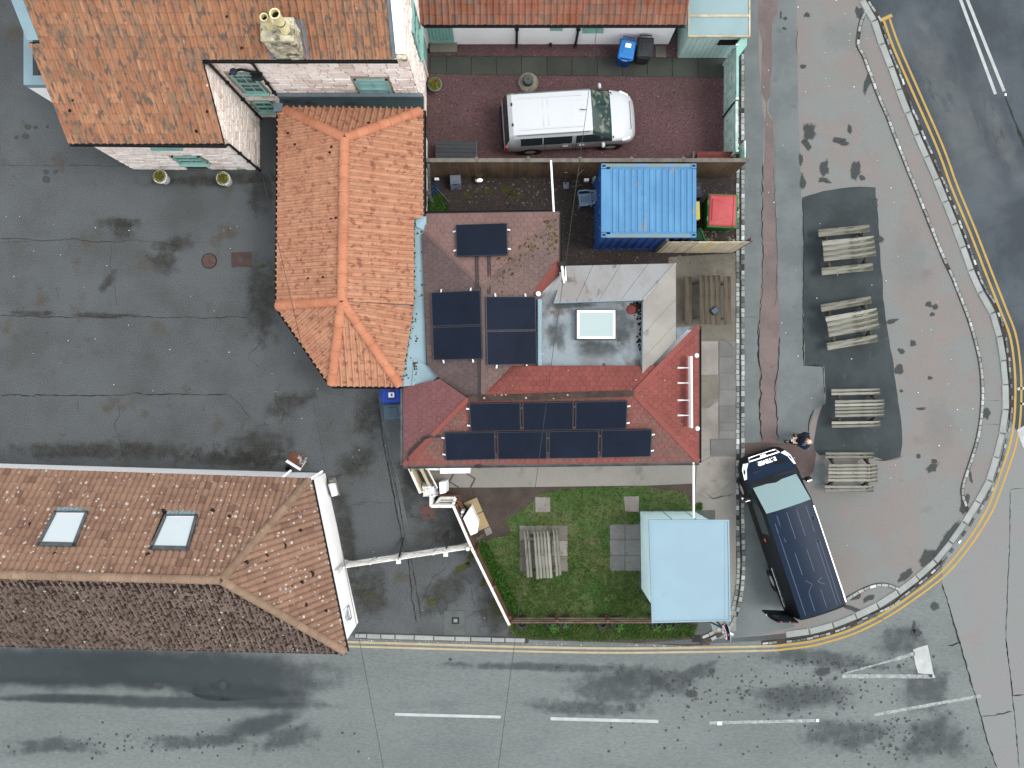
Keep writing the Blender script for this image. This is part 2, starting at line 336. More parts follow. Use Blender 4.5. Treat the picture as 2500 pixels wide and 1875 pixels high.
MT['sheet_e'] = mat('fibre_cement_sheet_pale', tone('#b3b0aa'), tone('#a5a19b'), s=.9, fine=.08, fs=25, spots=(('n', 2.6, .6, .72, tone('#8e8a84')),), rough=.8, bump=.25, sx=(.25, 1, 1))
MT['stone'] = mat('limewashed_sandstone', tonev('#ebe4de'), tonev('#dccfc6'), s=1.6, fine=.15, fs=28, tint=.07, tcol=tonev('#cdbdb3'), tfac=.25, spots=(('n', 4, .6, .72, tonev('#bfb0a6')),), bump=.6, bs=30, bd=.02)
MT['stonejoint'] = mat('lime_mortar', tonev('#8a7b70'), tonev('#a4958a'), s=5, fine=.25, bump=.6, bs=30)
MT['stone_yel'] = mat('chimney_stone', tonev('#c3bda4'), tonev('#938d7b'), s=3, fine=.15, tint=.1, spots=(('n', 4, .5, .64, tonev('#5e5a4c')),), bump=.5)
MT['pot'] = mat('cream_chimney_pot', tonev('#d6cfa0'), tonev('#c4ba8c'), s=5, fine=.1, spots=(('n', 8, .62, .72, tonev('#8d8667')),), bump=.2)
MT['soothole'] = mat('sooty_flue', tone('#15130f'), None, fine=0, bump=0)
MT['white'] = mat('white_render', [.86, .86, .86], [.82, .82, .82], s=1.5, fine=.04, bump=.2)
MT['whitewash'] = mat('white_masonry_paint', [.87, .87, .87], [.83, .83, .83], s=.9, fine=.05, spots=(('n', 2.5, .66, .78, [.62, .62, .6]),), bump=.25)
MT['whitepaint'] = mat('white_gloss_paint', [.84, .85, .85], None, fine=.03, rough=.45, bump=0)
MT['oldwhite'] = mat('peeling_white_paint', [.64, .64, .62], [.52, .51, .47], s=4, fine=.15, spots=(('n', 7, .6, .72, tone('#8f8677')),), bump=.4, bs=40)
MT['teal'] = mat('teal_paint', tonev('#83aba3'), tonev('#7aa29a'), s=3, fine=.06, rough=.55, bump=.1)
MT['teal_old'] = mat('flaking_teal_paint', tonev('#93b5ae'), tonev('#b9c8c2'), s=3, rng=(.4, .6), fine=.15, tint=.15, spots=(('n', 5, .6, .68, tonev('#4c5c58')),), bump=.3)
MT['shedroof'] = mat('pale_teal_roof_sheet', tone('#a6c4c9'), tone('#9cbcc0'), s=.8, fine=.04, spots=(('n', 1.4, .66, .82, tone('#7e8f96')),), rough=.6, bump=.1)
MT['shedwall'] = mat('pale_teal_boarding', tonev('#aac4bf'), tonev('#9eb9b4'), s=2, fine=.06, rough=.7, bump=.15)
MT['kiosk'] = mat('pale_blue_sheet', tone('#a3c4d4'), tone('#9fbfd1'), s=.7, fine=.03, spots=(('n', 2, .68, .8, tone('#93b0c1')),), rough=.55, bump=.06)
MT['kioskwall'] = mat('pale_cyan_panel', tonev('#d3eff5'), tonev('#cae8ef'), s=1, fine=.03, rough=.55, bump=.05)
MT['gutter'] = mat('black_gutter', tone('#1e2022'), None, fine=.1, rough=.5, bump=.1)
MT['gutgrey'] = mat('grey_gutter', tone('#6c7275'), tone('#565b5d'), s=3, fine=.1, rough=.5, bump=.1)
MT['black'] = mat('black_plastic', [.012, .013, .015], None, fine=.1, rough=.45, bump=0)
MT['rubber'] = mat('tyre_rubber', [.018, .018, .02], [.03, .03, .03], s=5, fine=.2, rough=.85, bump=.3)
MT['cable'] = mat('cable_sheath', [.03, .03, .032], None, fine=0, bump=0, rough=.6)
def glass(name, col, rough=.06, spec=.5, coat=0.0):
    m = bpy.data.materials.new(name); m.use_nodes = True; b = m.node_tree.nodes['Principled BSDF']
    b.inputs['Base Color'].default_value = (*col, 1); b.inputs['Roughness'].default_value = rough; b.inputs['Specular IOR Level'].default_value = spec
    b.inputs['Coat Weight'].default_value = coat; b.inputs['Coat Roughness'].default_value = .03
    return m
MT['glass'] = glass('dark_window_glass', [.02, .03, .035])
MT['glassblind'] = glass('window_glass_over_blind', tonev('#8fb7be'), .15)
MT['cell'] = mat('solar_cell_glass', [.0028, .0055, .0135], [.004, .008, .019], s=.8, fine=.1, fs=8, rough=.12, spec=.12, bump=0)
MT['cellframe'] = mat('black_panel_frame', [.03, .035, .045], None, fine=0, bump=0, rough=.4, metal=.3)
MT['alu'] = mat('aluminium', [.72, .73, .74], None, fine=.03, bump=0, rough=.35, metal=.6)
MT['steel'] = mat('polished_steel', [.7, .7, .7], None, fine=0, bump=0, rough=.15, metal=1.0)
MT['skyglass'] = glass('skylight_glass', tone('#c3d8d9'), .12)
MT['rwglass'] = mat('roof_window_glass', tone('#e2f2f9'), tone('#f2fafd'), s=.35, rng=(.3, .7), fine=0, bump=0, rough=.1, spec=.5)  # near-white colour paints in the bright reveal mirrored by the glass
MT['blue_roof'] = mat('faded_blue_container_paint', tone('#5c9acc'), tone('#67a6d6'), s=1.4, fine=.06, fs=22, spots=(('n', 3.2, .60, .68, tone('#9a9aa0')), ('n', 2.0, .6, .8, tone('#5289c0'))), rough=.55, bump=.15, sx=(1, .5, 1))
MT['blue_side'] = mat('blue_container_paint', tone('#2c63b4'), tone('#2456a2'), s=2, fine=.08, spots=(('n', 4, .68, .74, tone('#6b6258')),), rough=.5, bump=.1)
MT['greyedge'] = mat('worn_container_edge', tone('#8e9a94'), tone('#7aa0c0'), s=4, rng=(.4, .6), fine=.12, rough=.6, bump=.2)
MT['carwhite'] = glass('white_car_paint', [.40, .425, .445], .3, .5, .6)
MT['vanblue'] = glass('dark_blue_van_paint', [.007, .015, .031], .35, .08, .0)
MT['vanrib'] = glass('van_rib_highlight', [.04, .06, .10], .4, .2)
MT['vanblack'] = glass('van_black_trim', [.006, .007, .009], .45, .15)
MT['vanscreen'] = glass('van_windscreen_glass', tone('#a0c0c4'), .08, .5)
MT['carscreen'] = mat('car_windscreen_glass', tone('#38504f'), tone('#8f9584'), s=3.2, rng=(.5, .6), fine=0, bump=0, rough=.08, spec=.5)  # beige blotches paint a tree's reflection into the glass colour
MT['lamp'] = glass('headlamp_lens', [.8, .86, .9], .08, .5)
MT['redlamp'] = glass('red_lamp_lens', [.45, .01, .01], .2)
MT['binblue'] = mat('blue_bin_plastic', tone('#3a95ea'), tone('#3a94e6'), s=3, fine=.04, rough=.5, bump=.05)
MT['binblue_dk'] = mat('royal_blue_bin_plastic', tone('#1f4fc6'), tone('#2458d2'), s=3, fine=.04, rough=.5, bump=.05)
MT['binbody'] = mat('deep_blue_bin_body', tone('#1b56b4'), None, fine=.05, rough=.5, bump=.05)
MT['bindark'] = mat('charcoal_bin_plastic', tone('#30353b'), tone('#3a4047'), s=3, fine=.05, rough=.5, bump=.05)
MT['bingrey'] = mat('grey_bin_plastic', tone('#4c6075'), tone('#54697e'), s=3, fine=.05, rough=.5, bump=.05)
MT['label'] = mat('white_sticker', [.8, .82, .83], None, fine=0, bump=0)
MT['red_lid'] = mat('red_plastic_lid', tone('#d5555a'), tone('#dd6669'), s=1.6, fine=.05, spots=(('n', 4, .64, .74, tone('#a9635c')),), rough=.5, bump=.08)
MT['green_bin'] = mat('green_plastic', tone('#3c9a4a'), tone('#2f7f3a'), s=2, fine=.05, rough=.5, bump=.08)
MT['dkgreen'] = mat('dark_green_plastic', tone('#14553c'), None, fine=.08, rough=.5, bump=.08)
MT['yellowp'] = mat('yellow_plastic', tone('#e0dd6a'), None, fine=.06, rough=.5, bump=.05)
MT['bluechair'] = mat('pale_blue_plastic', tone('#8fb0d2'), None, fine=.05, rough=.5, bump=0)
MT['greyplast'] = mat('grey_blue_plastic', tone('#8d96a8'), tone('#7e8798'), s=3, fine=.06, rough=.5, bump=.05)
MT['whiteplast'] = mat('white_plastic', [.8, .82, .83], None, fine=.03, rough=.4, bump=0)
MT['crumple'] = mat('crumpled_white_sheet', [.72, .74, .75], [.55, .57, .58], s=9, rng=(.4, .6), fine=.1, rough=.4, bump=1.0, bs=14, bd=.05)
MT['wood_grey'] = mat('weathered_grey_wood', tone('#9d9d92'), tone('#7c7c70'), s=3.0, fine=.2, fs=24, tint=.13, tcol=tone('#b4b3a8'), tfac=.3, spots=(('n', 5, .52, .66, tone('#58584d')),), bump=.4, bs=40, local=True, sx=(.35, 2.2, 2.2))
MT['wood_brown'] = mat('weathered_brown_wood', tone('#6b6355'), tone('#574f43'), s=2.5, fine=.2, fs=24, tint=.13, spots=(('n', 5, .58, .7, tone('#3f3a31')),), bump=.4, bs=40, local=True, sx=(.35, 2.2, 2.2))
MT['wood_dk'] = mat('dark_wood_leg', tone('#3f3a32'), tone('#4c473d'), s=5, fine=.2, bump=.2)
MT['fence_dark'] = mat('dark_boundary_panel', tonev('#5d4b39'), tonev('#463a2d'), s=1.2, fine=.25, tint=.12, spots=(('n', 2.5, .55, .7, tonev('#332a20')),), bump=.3, sx=(1, 1, .3))
MT['coping'] = mat('grey_coping', tone('#8b867d'), tone('#77716a'), s=4, fine=.2, bump=.3)
MT['fence_buff'] = mat('pale_fence_board', tonev('#b6ab93'), tonev('#a29780'), s=2, fine=.15, tint=.16, tcol=tonev('#c4ae7c'), tfac=.2, spots=(('n', 5, .6, .7, tonev('#77705f')),), bump=.3)
MT['fence_brown'] = mat('brown_fence_board', tone('#84614c'), tone('#6f523f'), s=3, fine=.2, tint=.14, bump=.3)
MT['rail_brown'] = mat('brown_rail', tone('#6d564b'), tone('#8a7869'), s=3, fine=.2, tint=.1, bump=.3)
MT['redplank'] = mat('red_brown_cover', tone('#82403a'), tone('#74342f'), s=3, fine=.1, tint=.08, rough=.7, bump=.2)
MT['deckbox'] = mat('charcoal_slat', tone('#474b50'), tone('#3e4247'), s=3, fine=.12, tint=.08, rough=.7, bump=.2, sx=(.3, 2, 1))
MT['rust'] = mat('rusty_iron', tone('#6c4f4a'), tone('#5e4641'), s=4, fine=.2, rough=.7, bump=.3)
MT['iron'] = mat('grey_iron', tone('#56504f'), tone('#4a4848'), s=4, fine=.2, rough=.7, bump=.3)
MT['grey_conc'] = mat('grey_concrete', tone('#6a716f'), tone('#5f6664'), s=3, fine=.12, bump=.3)
MT['plinth'] = mat('lichened_concrete', tone('#8d8a7c'), tone('#a29f90'), s=5, fine=.25, spots=(('n', 6, .6, .7, tone('#67655a')),), bump=.6, bs=30, bd=.02)
MT['board'] = mat('rust_stained_board', tone('#b9c0c2'), tone('#7a4f3b'), s=1.5, rng=(.40, .44), fine=.1, bump=.1)
MT['shrub'] = mat('golden_shrub_leaf', tone('#a09a30'), tone('#7d8a2c'), s=9, rng=(.35, .65), tint=.45, tcol=tone('#c4a238'), tfac=.35, fine=0, bump=0)
MT['weed'] = mat('weed_leaf', tone('#5a8a36'), tone('#3f6f28'), s=9, tint=.4, fine=0, bump=0)
MT['whitepot'] = mat('white_glazed_pot', [.66, .68, .68], [.56, .58, .58], s=5, fine=.08, rough=.5, bump=.1)
MT['tealpot'] = mat('pale_teal_pot', tone('#8db1ac'), None, fine=.08, rough=.5, bump=.1)
MT['skin'] = mat('skin', [.58, .36, .28], None, fine=.05, rough=.6, bump=0)
MT['cloth'] = mat('black_cloth', [.010, .012, .018], None, fine=.15, rough=.9, bump=.2)
MT['trouser'] = mat('dark_trouser_cloth', [.018, .019, .024], None, fine=.15, rough=.9, bump=.2)
MT['bluecloth'] = mat('blue_cloth', tone('#5f86c2'), None, fine=.1, rough=.9, bump=.2)
MT['signred'] = mat('sign_red', tone('#c01f2e'), None, fine=0, bump=0, rough=.4)
MT['signwhite'] = mat('sign_white', [.82, .84, .86], None, fine=0, bump=0, rough=.4)
MT['signblack'] = mat('sign_black', [.015, .015, .018], None, fine=0, bump=0, rough=.4)
MT['signback'] = mat('sign_grey_back', tone('#33494e'), None, fine=.05, bump=0, rough=.5)
MT['signblue'] = mat('pale_blue_sign_edge', tone('#9cc6d6'), None, fine=0, bump=0, rough=.4)
MT['navymark'] = mat('navy_mark', tone('#4a4872'), None, fine=0, bump=0)
MT['rope'] = mat('blue_rope', tone('#2f5f96'), None, fine=.1, bump=0)
MT['bluegrey'] = mat('dark_slate_plastic', tone('#2c3648'), None, fine=.05, rough=.5, bump=0)
MT['litterw'] = mat('white_litter', [.78, .78, .76], None, fine=0, bump=0)
MT['rubble'] = mat('pale_rubble', tone('#8f8778'), None, tint=.3, fine=.1, bump=.3)

# ---------------------------------------------------------------- pieces: alike tiles, stones, setts
def clip2(poly, tri):
    out = poly
    for i in range(3):
        a = tri[i]; b = tri[(i + 1) % 3]; ex, ey = b[0] - a[0], b[1] - a[1]
        inp = out; out = []
        if not inp: return out
        def side(p): return ex * (p[1] - a[1]) - ey * (p[0] - a[0])
        for k in range(len(inp)):
            p, q = inp[k], inp[(k + 1) % len(inp)]
            sp, sq = side(p), side(q)
            if sp >= -1e-9: out.append(p)
            if (sp > 1e-9 and sq < -1e-9) or (sp < -1e-9 and sq > 1e-9):
                t = sp / (sp - sq); out.append(tuple(p[m] + (q[m] - p[m]) * t for m in range(3)))
    return out
class Pieces:
    """collects alike pieces of one thing: the 300 that show largest become objects, the rest one 'stuff' part per parent"""
    def __init__(s, name, limit=300): s.name = name; s.limit = limit; s.items = []; s.clipped = {}; s.meshes = {}
    def mesh(s, key, vs, fs, mt, smooth=None):
        me = bpy.data.meshes.new(s.name); me.from_pydata(vs, [], fs); me.update(); me.materials.append(mt)
        if smooth:
            me.polygons.foreach_set('use_smooth', [True] * len(me.polygons))
            try: me.set_sharp_from_angle(angle=R(smooth))
            except Exception: pass
        s.meshes[key] = (me, vs, fs, mt)
    def add(s, key, M, parent, n, area):
        c = M.translation; x, y = px_of(c)
        d = Vector((0, 0, H)) - c; L = d.length
        sc = area * max(0.0, n.dot(d) / L) / (L * L) if (-10 < x < 2510 and -10 < y < 1885) else 0.0
        s.items.append((sc, key, M, parent))
    def add_clipped(s, key, vs, fs, parent):
        mt = s.meshes[key][3]
        d = s.clipped.setdefault((parent.name, mt.name), (parent, mt, [], []))
        n = len(d[2]); d[2].extend(vs); d[3].extend(tuple(i + n for i in f) for f in fs)
    def finish(s):
        s.items.sort(key=lambda t: -t[0])
        for k, (sc, key, M, parent) in enumerate(s.items):
            if k < s.limit and sc > 0:
                o = bpy.data.objects.new(s.name, s.meshes[key][0]); COL.objects.link(o)
                o.parent = parent; o.matrix_parent_inverse = W(parent).inverted(); o.matrix_basis = M
            else:
                me, vs, fs, mt = s.meshes[key]
                s.add_clipped(key, [tuple(M @ Vector(v)) for v in vs], fs, parent)
        for parent, mt, vs, fs in s.clipped.values():
            me = bpy.data.meshes.new(s.name + 's'); me.from_pydata(vs, [], fs); me.update(); me.materials.append(mt)
            o = link(s.name + 's', me, parent); o['kind'] = 'stuff'
def frame_of(pts):
    A, B = Vector(pts[0]), Vector(pts[1]); u = (B - A).normalized()
    n = None
    for k in range(2, len(pts)):
        c = u.cross(Vector(pts[k]) - A)
        if c.length > 1e-4: n = c.normalized(); break
    if n.z < 0: n = -n
    v = n.cross(u)
    if v.z < 0: A, B = B, A; u = -u; v = n.cross(u)
    return A, u, v, n
def cover(pc, key, pts, parent, w, g, lift=.012, jit=.003, half=0.0, skip=None, ang=.5, ext=(0, 0, 1, 1), rot=None):
    """lay template pieces of cell size w x g over the roof polygon pts (first edge = eave)"""
    A, u, v, n = frame_of(pts)
    p2 = [((Vector(p) - A).dot(u), (Vector(p) - A).dot(v)) for p in pts]
    tris = []
    for t in tessellate_polygon([[Vector((x, y, 0)) for x, y in p2]]):
        q = [p2[i] for i in t]
        ar = (q[1][0]-q[0][0])*(q[2][1]-q[0][1]) - (q[2][0]-q[0][0])*(q[1][1]-q[0][1])
        tris.append(q if ar > 0 else q[::-1])
    u0, u1 = min(p[0] for p in p2), max(p[0] for p in p2); v0, v1 = min(p[1] for p in p2), max(p[1] for p in p2)
    B = Matrix(((u.x, v.x, n.x, A.x), (u.y, v.y, n.y, A.y), (u.z, v.z, n.z, A.z), (0, 0, 0, 1)))
    me, vs, fs, mt = pc.meshes[key]
    rnd = random.Random(len(pc.items) + 11)
    for j in range(int(v0 // g) - 1, int(v1 // g) + 2):
        for i in range(int(u0 // w) - 2, int(u1 // w) + 2):
            x0 = i * w + (half if j % 2 else 0.0); y0 = j * g
            cs = [(x0 + w * ext[0], y0 + g * ext[1]), (x0 + w * ext[2], y0 + g * ext[1]), (x0 + w * ext[2], y0 + g * ext[3]), (x0 + w * ext[0], y0 + g * ext[3])]
            ins = [in_poly(x, y, p2) for x, y in cs]
            if skip and skip((B @ Vector((x0 + w/2, y0 + g/2, 0)))): continue
            J = Matrix.Translation((x0 + rnd.uniform(-jit, jit), y0 + rnd.uniform(-jit, jit) * 2, lift + rnd.uniform(-jit, jit))) @ Matrix.Rotation(R(rnd.uniform(-ang, ang)), 4, 'Z')
            if all(ins):
                pc.add(key, B @ J, parent, n, w * g)
            else:
                cx, cy = x0 + w/2, y0 + g/2
                lv = [J @ Vector(q) for q in vs]; ov, of = [], []
                for f in fs:
                    poly = [tuple(lv[k]) for k in f]
                    for t in tris:
                        cp = clip2(poly, t)
                        if len(cp) >= 3:
                            b0 = len(ov); ov += [tuple(B @ Vector(q)) for q in cp]; of.append(tuple(range(b0, b0 + len(cp))))
                if of: pc.add_clipped(key, ov, of, parent)
def pantile(w, g, roll=.05, t=.022, kind='pan'):
    if kind == 'pan':   # concave pan, then a round roll
        pr = [(0, .008), (.14, 0), (.34, .001), (.5, .010), (.6, roll * .7), (.72, roll), (.84, roll * .8), (.95, roll * .3), (1.0, .006)]
    elif kind == 'rib':  # narrow roll beside a broad flat pan
        pr = [(0, .0), (.12, -.004), (.44, -.004), (.52, .006), (.58, roll * .75), (.68, roll), (.84, roll), (.93, roll * .75), (1.0, 0)]
    else:               # barrel tile, almost all roll
        pr = [(0, 0), (.08, roll * .35), (.22, roll * .8), (.4, roll), (.6, roll), (.78, roll * .8), (.9, roll * .35), (.97, 0), (1.0, 0)]
    m = len(pr); e = g * 1.06
    vs = [(x * w, 0, z + t) for x, z in pr] + [(x * w, e, z) for x, z in pr] + [(x * w, .004, z + t - .028) for x, z in pr]
    fs = [(i, i + 1, m + i + 1, m + i) for i in range(m - 1)] + [(2*m + i, 2*m + i + 1, i + 1, i) for i in range(m - 1)]
    return vs, fs
def hexpiece(d, t=.009):
    r = d / 2 / math.cos(R(30)) * .965
    top = [(d/2 + r * math.sin(R(60 * k)) * .985, r + r * math.cos(R(60 * k)), t) for k in range(6)][::-1]
    bot = [(d/2 + r * 1.03 * math.sin(R(60 * k)), r + r * 1.03 * math.cos(R(60 * k)), 0) for k in range(6)][::-1]
    return top + bot, [tuple(range(6))] + [(6 + i, 6 + (i+1) % 6, (i+1) % 6, i) for i in range(6)]
def halfround(L, r, n=6, flare=1.14):
    vs = []; fs = []
    for x, k in ((0, 1.0), (L * .86, flare * .97), (L * .87, flare), (L * 1.0, flare)):
        vs += [(x, math.cos(math.pi * i / n) * r * k, math.sin(math.pi * i / n) * r * k * .8) for i in range(n + 1)]
    for a in range(3):
        fs += [(a*(n+1) + i, (a+1)*(n+1) + i, (a+1)*(n+1) + i + 1, a*(n+1) + i + 1) for i in range(n)]
    k = 3 * (n + 1); vs.append((L, 0, -.02)); fs += [(len(vs) - 1, k + i + 1, k + i) for i in range(n)]
    return vs, fs
def ridge(pc, key, a, b, parent, L, lift=.02):
    a, b = Vector(a), Vector(b); d = b - a; n = max(1, round(d.length / L)); d.normalize(); st = (b - a).length / n
    up = Vector((0, 0, 1)); y = up.cross(d).normalized(); z = d.cross(y)
    for i in range(n):
        o = a + d * st * i + z * (lift + random.uniform(-.004, .004))
        M = Matrix(((d.x, y.x, z.x, o.x), (d.y, y.y, z.y, o.y), (d.z, y.z, z.z, o.z), (0, 0, 0, 1))) @ Matrix.Diagonal((st / L, 1, 1, 1)) @ Matrix.Rotation(R(random.uniform(-1.2, 1.2)), 4, 'Z')
        pc.add(key, M, parent, z, L * .25)
def stonewall(pc, key_list, parent, O, U, L, hfun, n, holes=(), mh=.24, mw=.42, depth=.035):
    """random coursed blocks over a vertical wall: O base corner, U unit along, hfun(u) height, n outward"""
    O = Vector(O); U = Vector(U).normalized(); n = Vector(n).normalized(); Z = Vector((0, 0, 1))
    z = 0.02; hm = max(hfun(L * k / 8) for k in range(9))
    while z < hm - .05:
        h = mh * random.uniform(.65, 1.3); x = -random.uniform(0, mw * .5)
        while x < L:
            w = mw * random.uniform(.5, 1.6)
            a, b = max(x, 0.0), min(x + w, L)
            x += w
            if b - a < .08: continue
            top = min(z + h, hfun((a + b) / 2))
            if top - z < .07: continue
            if any(a < q[2] and b > q[0] and z < q[3] and top > q[1] for q in holes):
                for q in holes:     # trim against the opening sideways when that leaves enough stone
                    if a < q[2] and b > q[0] and z < q[3] and top > q[1]:
                        if q[0] - a > .08: b = q[0]
                        elif b - q[2] > .08: a = q[2]
                        else: b = a
                if b - a < .08: continue
                if any(a < q[2] - .001 and b > q[0] + .001 and z < q[3] and top > q[1] for q in holes): continue
            g = .012
            c = O + U * ((a + b) / 2) + Z * ((z + top) / 2)
            dd = depth * random.uniform(.5, 1.25)
            M = Matrix((( U.x, Z.x, n.x, c.x), (U.y, Z.y, n.y, c.y), (U.z, Z.z, n.z, c.z), (0, 0, 0, 1))) @ Matrix.Rotation(R(random.uniform(-1.5, 1.5)), 4, 'Z') @ Matrix.Diagonal((b - a - g, top - z - g, dd, 1))
            pc.add(random.choice(key_list), M, parent, n, (b - a) * (top - z))
        z += h
def unit_stones(pc, mt, k=4):
    keys = []
    for q in range(k):
        rr = random.Random(q + 3)
        e = lambda: rr.uniform(.02, .10)
        base = [(-.5, -.5, -.3), (.5, -.5, -.3), (.5, .5, -.3), (-.5, .5, -.3)]
        mid = [(-.5 + e()*.3, -.5 + e()*.3, .6), (.5 - e()*.3, -.5 + e()*.3, .6), (.5 - e()*.3, .5 - e()*.3, .6), (-.5 + e()*.3, .5 - e()*.3, .6)]
        top = [(-.5 + e(), -.5 + e(), rr.uniform(.85, 1.1)), (.5 - e(), -.5 + e(), rr.uniform(.85, 1.1)), (.5 - e(), .5 - e(), rr.uniform(.85, 1.1)), (-.5 + e(), .5 - e(), rr.uniform(.85, 1.1))]
        fs = []
        for a in (0, 4):
            fs += [(a + i, a + (i+1) % 4, a + 4 + (i+1) % 4, a + 4 + i) for i in range(4)]
        fs.append((8, 9, 10, 11))
        pc.mesh(('s', q), base + mid + top, fs, mt); keys.append(('s', q))
    return keys

# ================================================================ GROUND
RZ = -0.1                                          # road level; the land stands a kerb above it
def sheet(name, px, m, z, parent=None, kind=None, t=None, jag=0.0, seg=.25):
    pts = [P(x, y, 0) for x, y in px]
    if jag:
        o = []
        for i, a in enumerate(pts):
            b = pts[(i + 1) % len(pts)]; k = max(1, int((b - a).length / seg))
            for q in range(k):
                p = a.lerp(b, q / k); nn = noise.noise(p * 1.7) + .6 * noise.noise(p * 5.1); d = (b - a).normalized()
                o.append(p + Vector((-d.y, d.x, 0)) * nn * jag)
        pts = o
    mb = MB().prism([(p.x, p.y) for p in pts], z if t is None else z - t, None if t is None else z)
    o = mb.build(name, m, parent)
    if kind: o['kind'] = kind
    return o
road = MB().prism([(-150, -150), (150, -150), (150, 150), (-150, 150)], RZ).build('road', MT['road']); road['kind'] = 'structure'
KERB = [(2096, -60), (2110, -10), (2117, 9), (2145, 55), (2164, 116), (2187, 171), (2207, 229), (2253, 344), (2279, 400), (2320, 501), (2349, 574), (2389, 686), (2424, 747), (2444, 803), (2457, 877), (2463, 945), (2462, 1026), (2447, 1089),
        (2427, 1167), (2395, 1228), (2374, 1262), (2340, 1313), (2300, 1365), (2259, 1405), (2205, 1447), (2175, 1472), (2120, 1499), (2062, 1526), (2005, 1544), (1947, 1555), (1860, 1564)]
LAND = [(-900, -900), (1900, -900)] + KERB + [(1740, 1571), (1676, 1573), (1575, 1572), (1448, 1567), (1288, 1562), (1120, 1560), (870, 1551), (-900, 1535)]
land = sheet('yard_ground', LAND, MT['yard'], 0.0, kind='structure', t=.35)
main_road = sheet('main_road', [(1950, -250), (2096, -60), (2145, 55), (2320, 501), (2424, 747), (2457, 877), (2463, 960), (2470, 1060), (2520, 1120), (2900, 1120), (2900, -250)], MT['main_road'], RZ + .004, kind='structure', jag=.02)
side_road = sheet('old_road', [(2463, 1020), (2447, 1089), (2427, 1167), (2395, 1228), (2340, 1313), (2303, 1365), (2303, 1426), (2320, 1480), (2345, 1560), (2372, 1660), (2402, 1760), (2440, 1900), (2480, 2100), (2900, 2100), (2900, 1100), (2520, 1100)], MT['side_road'], RZ + .008, kind='structure')
for o_ in (main_road, side_road): pass

def jitter(px, amp, step=14):
    out = []
    for (x0, y0), (x1, y1) in zip(px, px[1:]):
        L = math.hypot(x1 - x0, y1 - y0); k = max(1, int(L / step))
        for i in range(k):
            t = i / k; out.append((x0 + (x1 - x0) * t + (random.uniform(-amp, amp) if out else 0), y0 + (y1 - y0) * t + random.uniform(-amp, amp)))
    out.append(px[-1]); return out
def cracks(name, lines, parent, z, m='crack'):
    mb = MB()
    for px, w, amp in lines:
        q = jitter(px, amp, 9); ws = [w * random.uniform(.3, 1.35) for _ in q]; ws[0] = ws[-1] = w * .2
        mb.strip([P(x, y, z) for x, y in q], ws)
    return mb.build(name, MT[m], parent)
class Stains:
    def __init__(s): s.v = []; s.f = []; s.a = []
    def blob(s, px, py, rx, ry, rot=0.0, z=0.0, n=26, rag=.25):
        c = P(px, py, z); k = (H - z) / F; b = len(s.v); ph = random.uniform(0, 50)
        s.v.append(tuple(c)); s.a.append(1.0)
        for ring, (rr, aa) in enumerate(((.55, .85), (1.0, .35), (1.35, 0.0))):
            for i in range(n):
                t = 2 * math.pi * i / n
                q = 1 + rag * noise.noise(Vector((math.cos(t) * 1.3 + ph, math.sin(t) * 1.3, ph)))
                x, y = math.cos(t) * rx * rr * q * k, math.sin(t) * ry * rr * q * k
                s.v.append((c.x + x * math.cos(rot) - y * math.sin(rot), c.y + x * math.sin(rot) + y * math.cos(rot), z)); s.a.append(aa)
        for i in range(n):
            j = (i + 1) % n
            s.f.append((b, b + 1 + i, b + 1 + j))
            for r_ in range(2):
                o0, o1 = b + 1 + r_ * n, b + 1 + (r_ + 1) * n
                s.f.append((o0 + i, o1 + i, o1 + j, o0 + j))
    def build(s, name, m, parent):
        me = bpy.data.meshes.new(name); me.from_pydata(s.v, [], s.f); me.update(); me.materials.append(MT[m])
        at = me.attributes.new('cover', 'FLOAT', 'POINT'); at.data.foreach_set('value', s.a)
        o = link(name, me, parent); o['kind'] = 'stuff'; return o
def q5(ox, oy): return lambda x, y: (ox + x * S1, oy + y * S1)

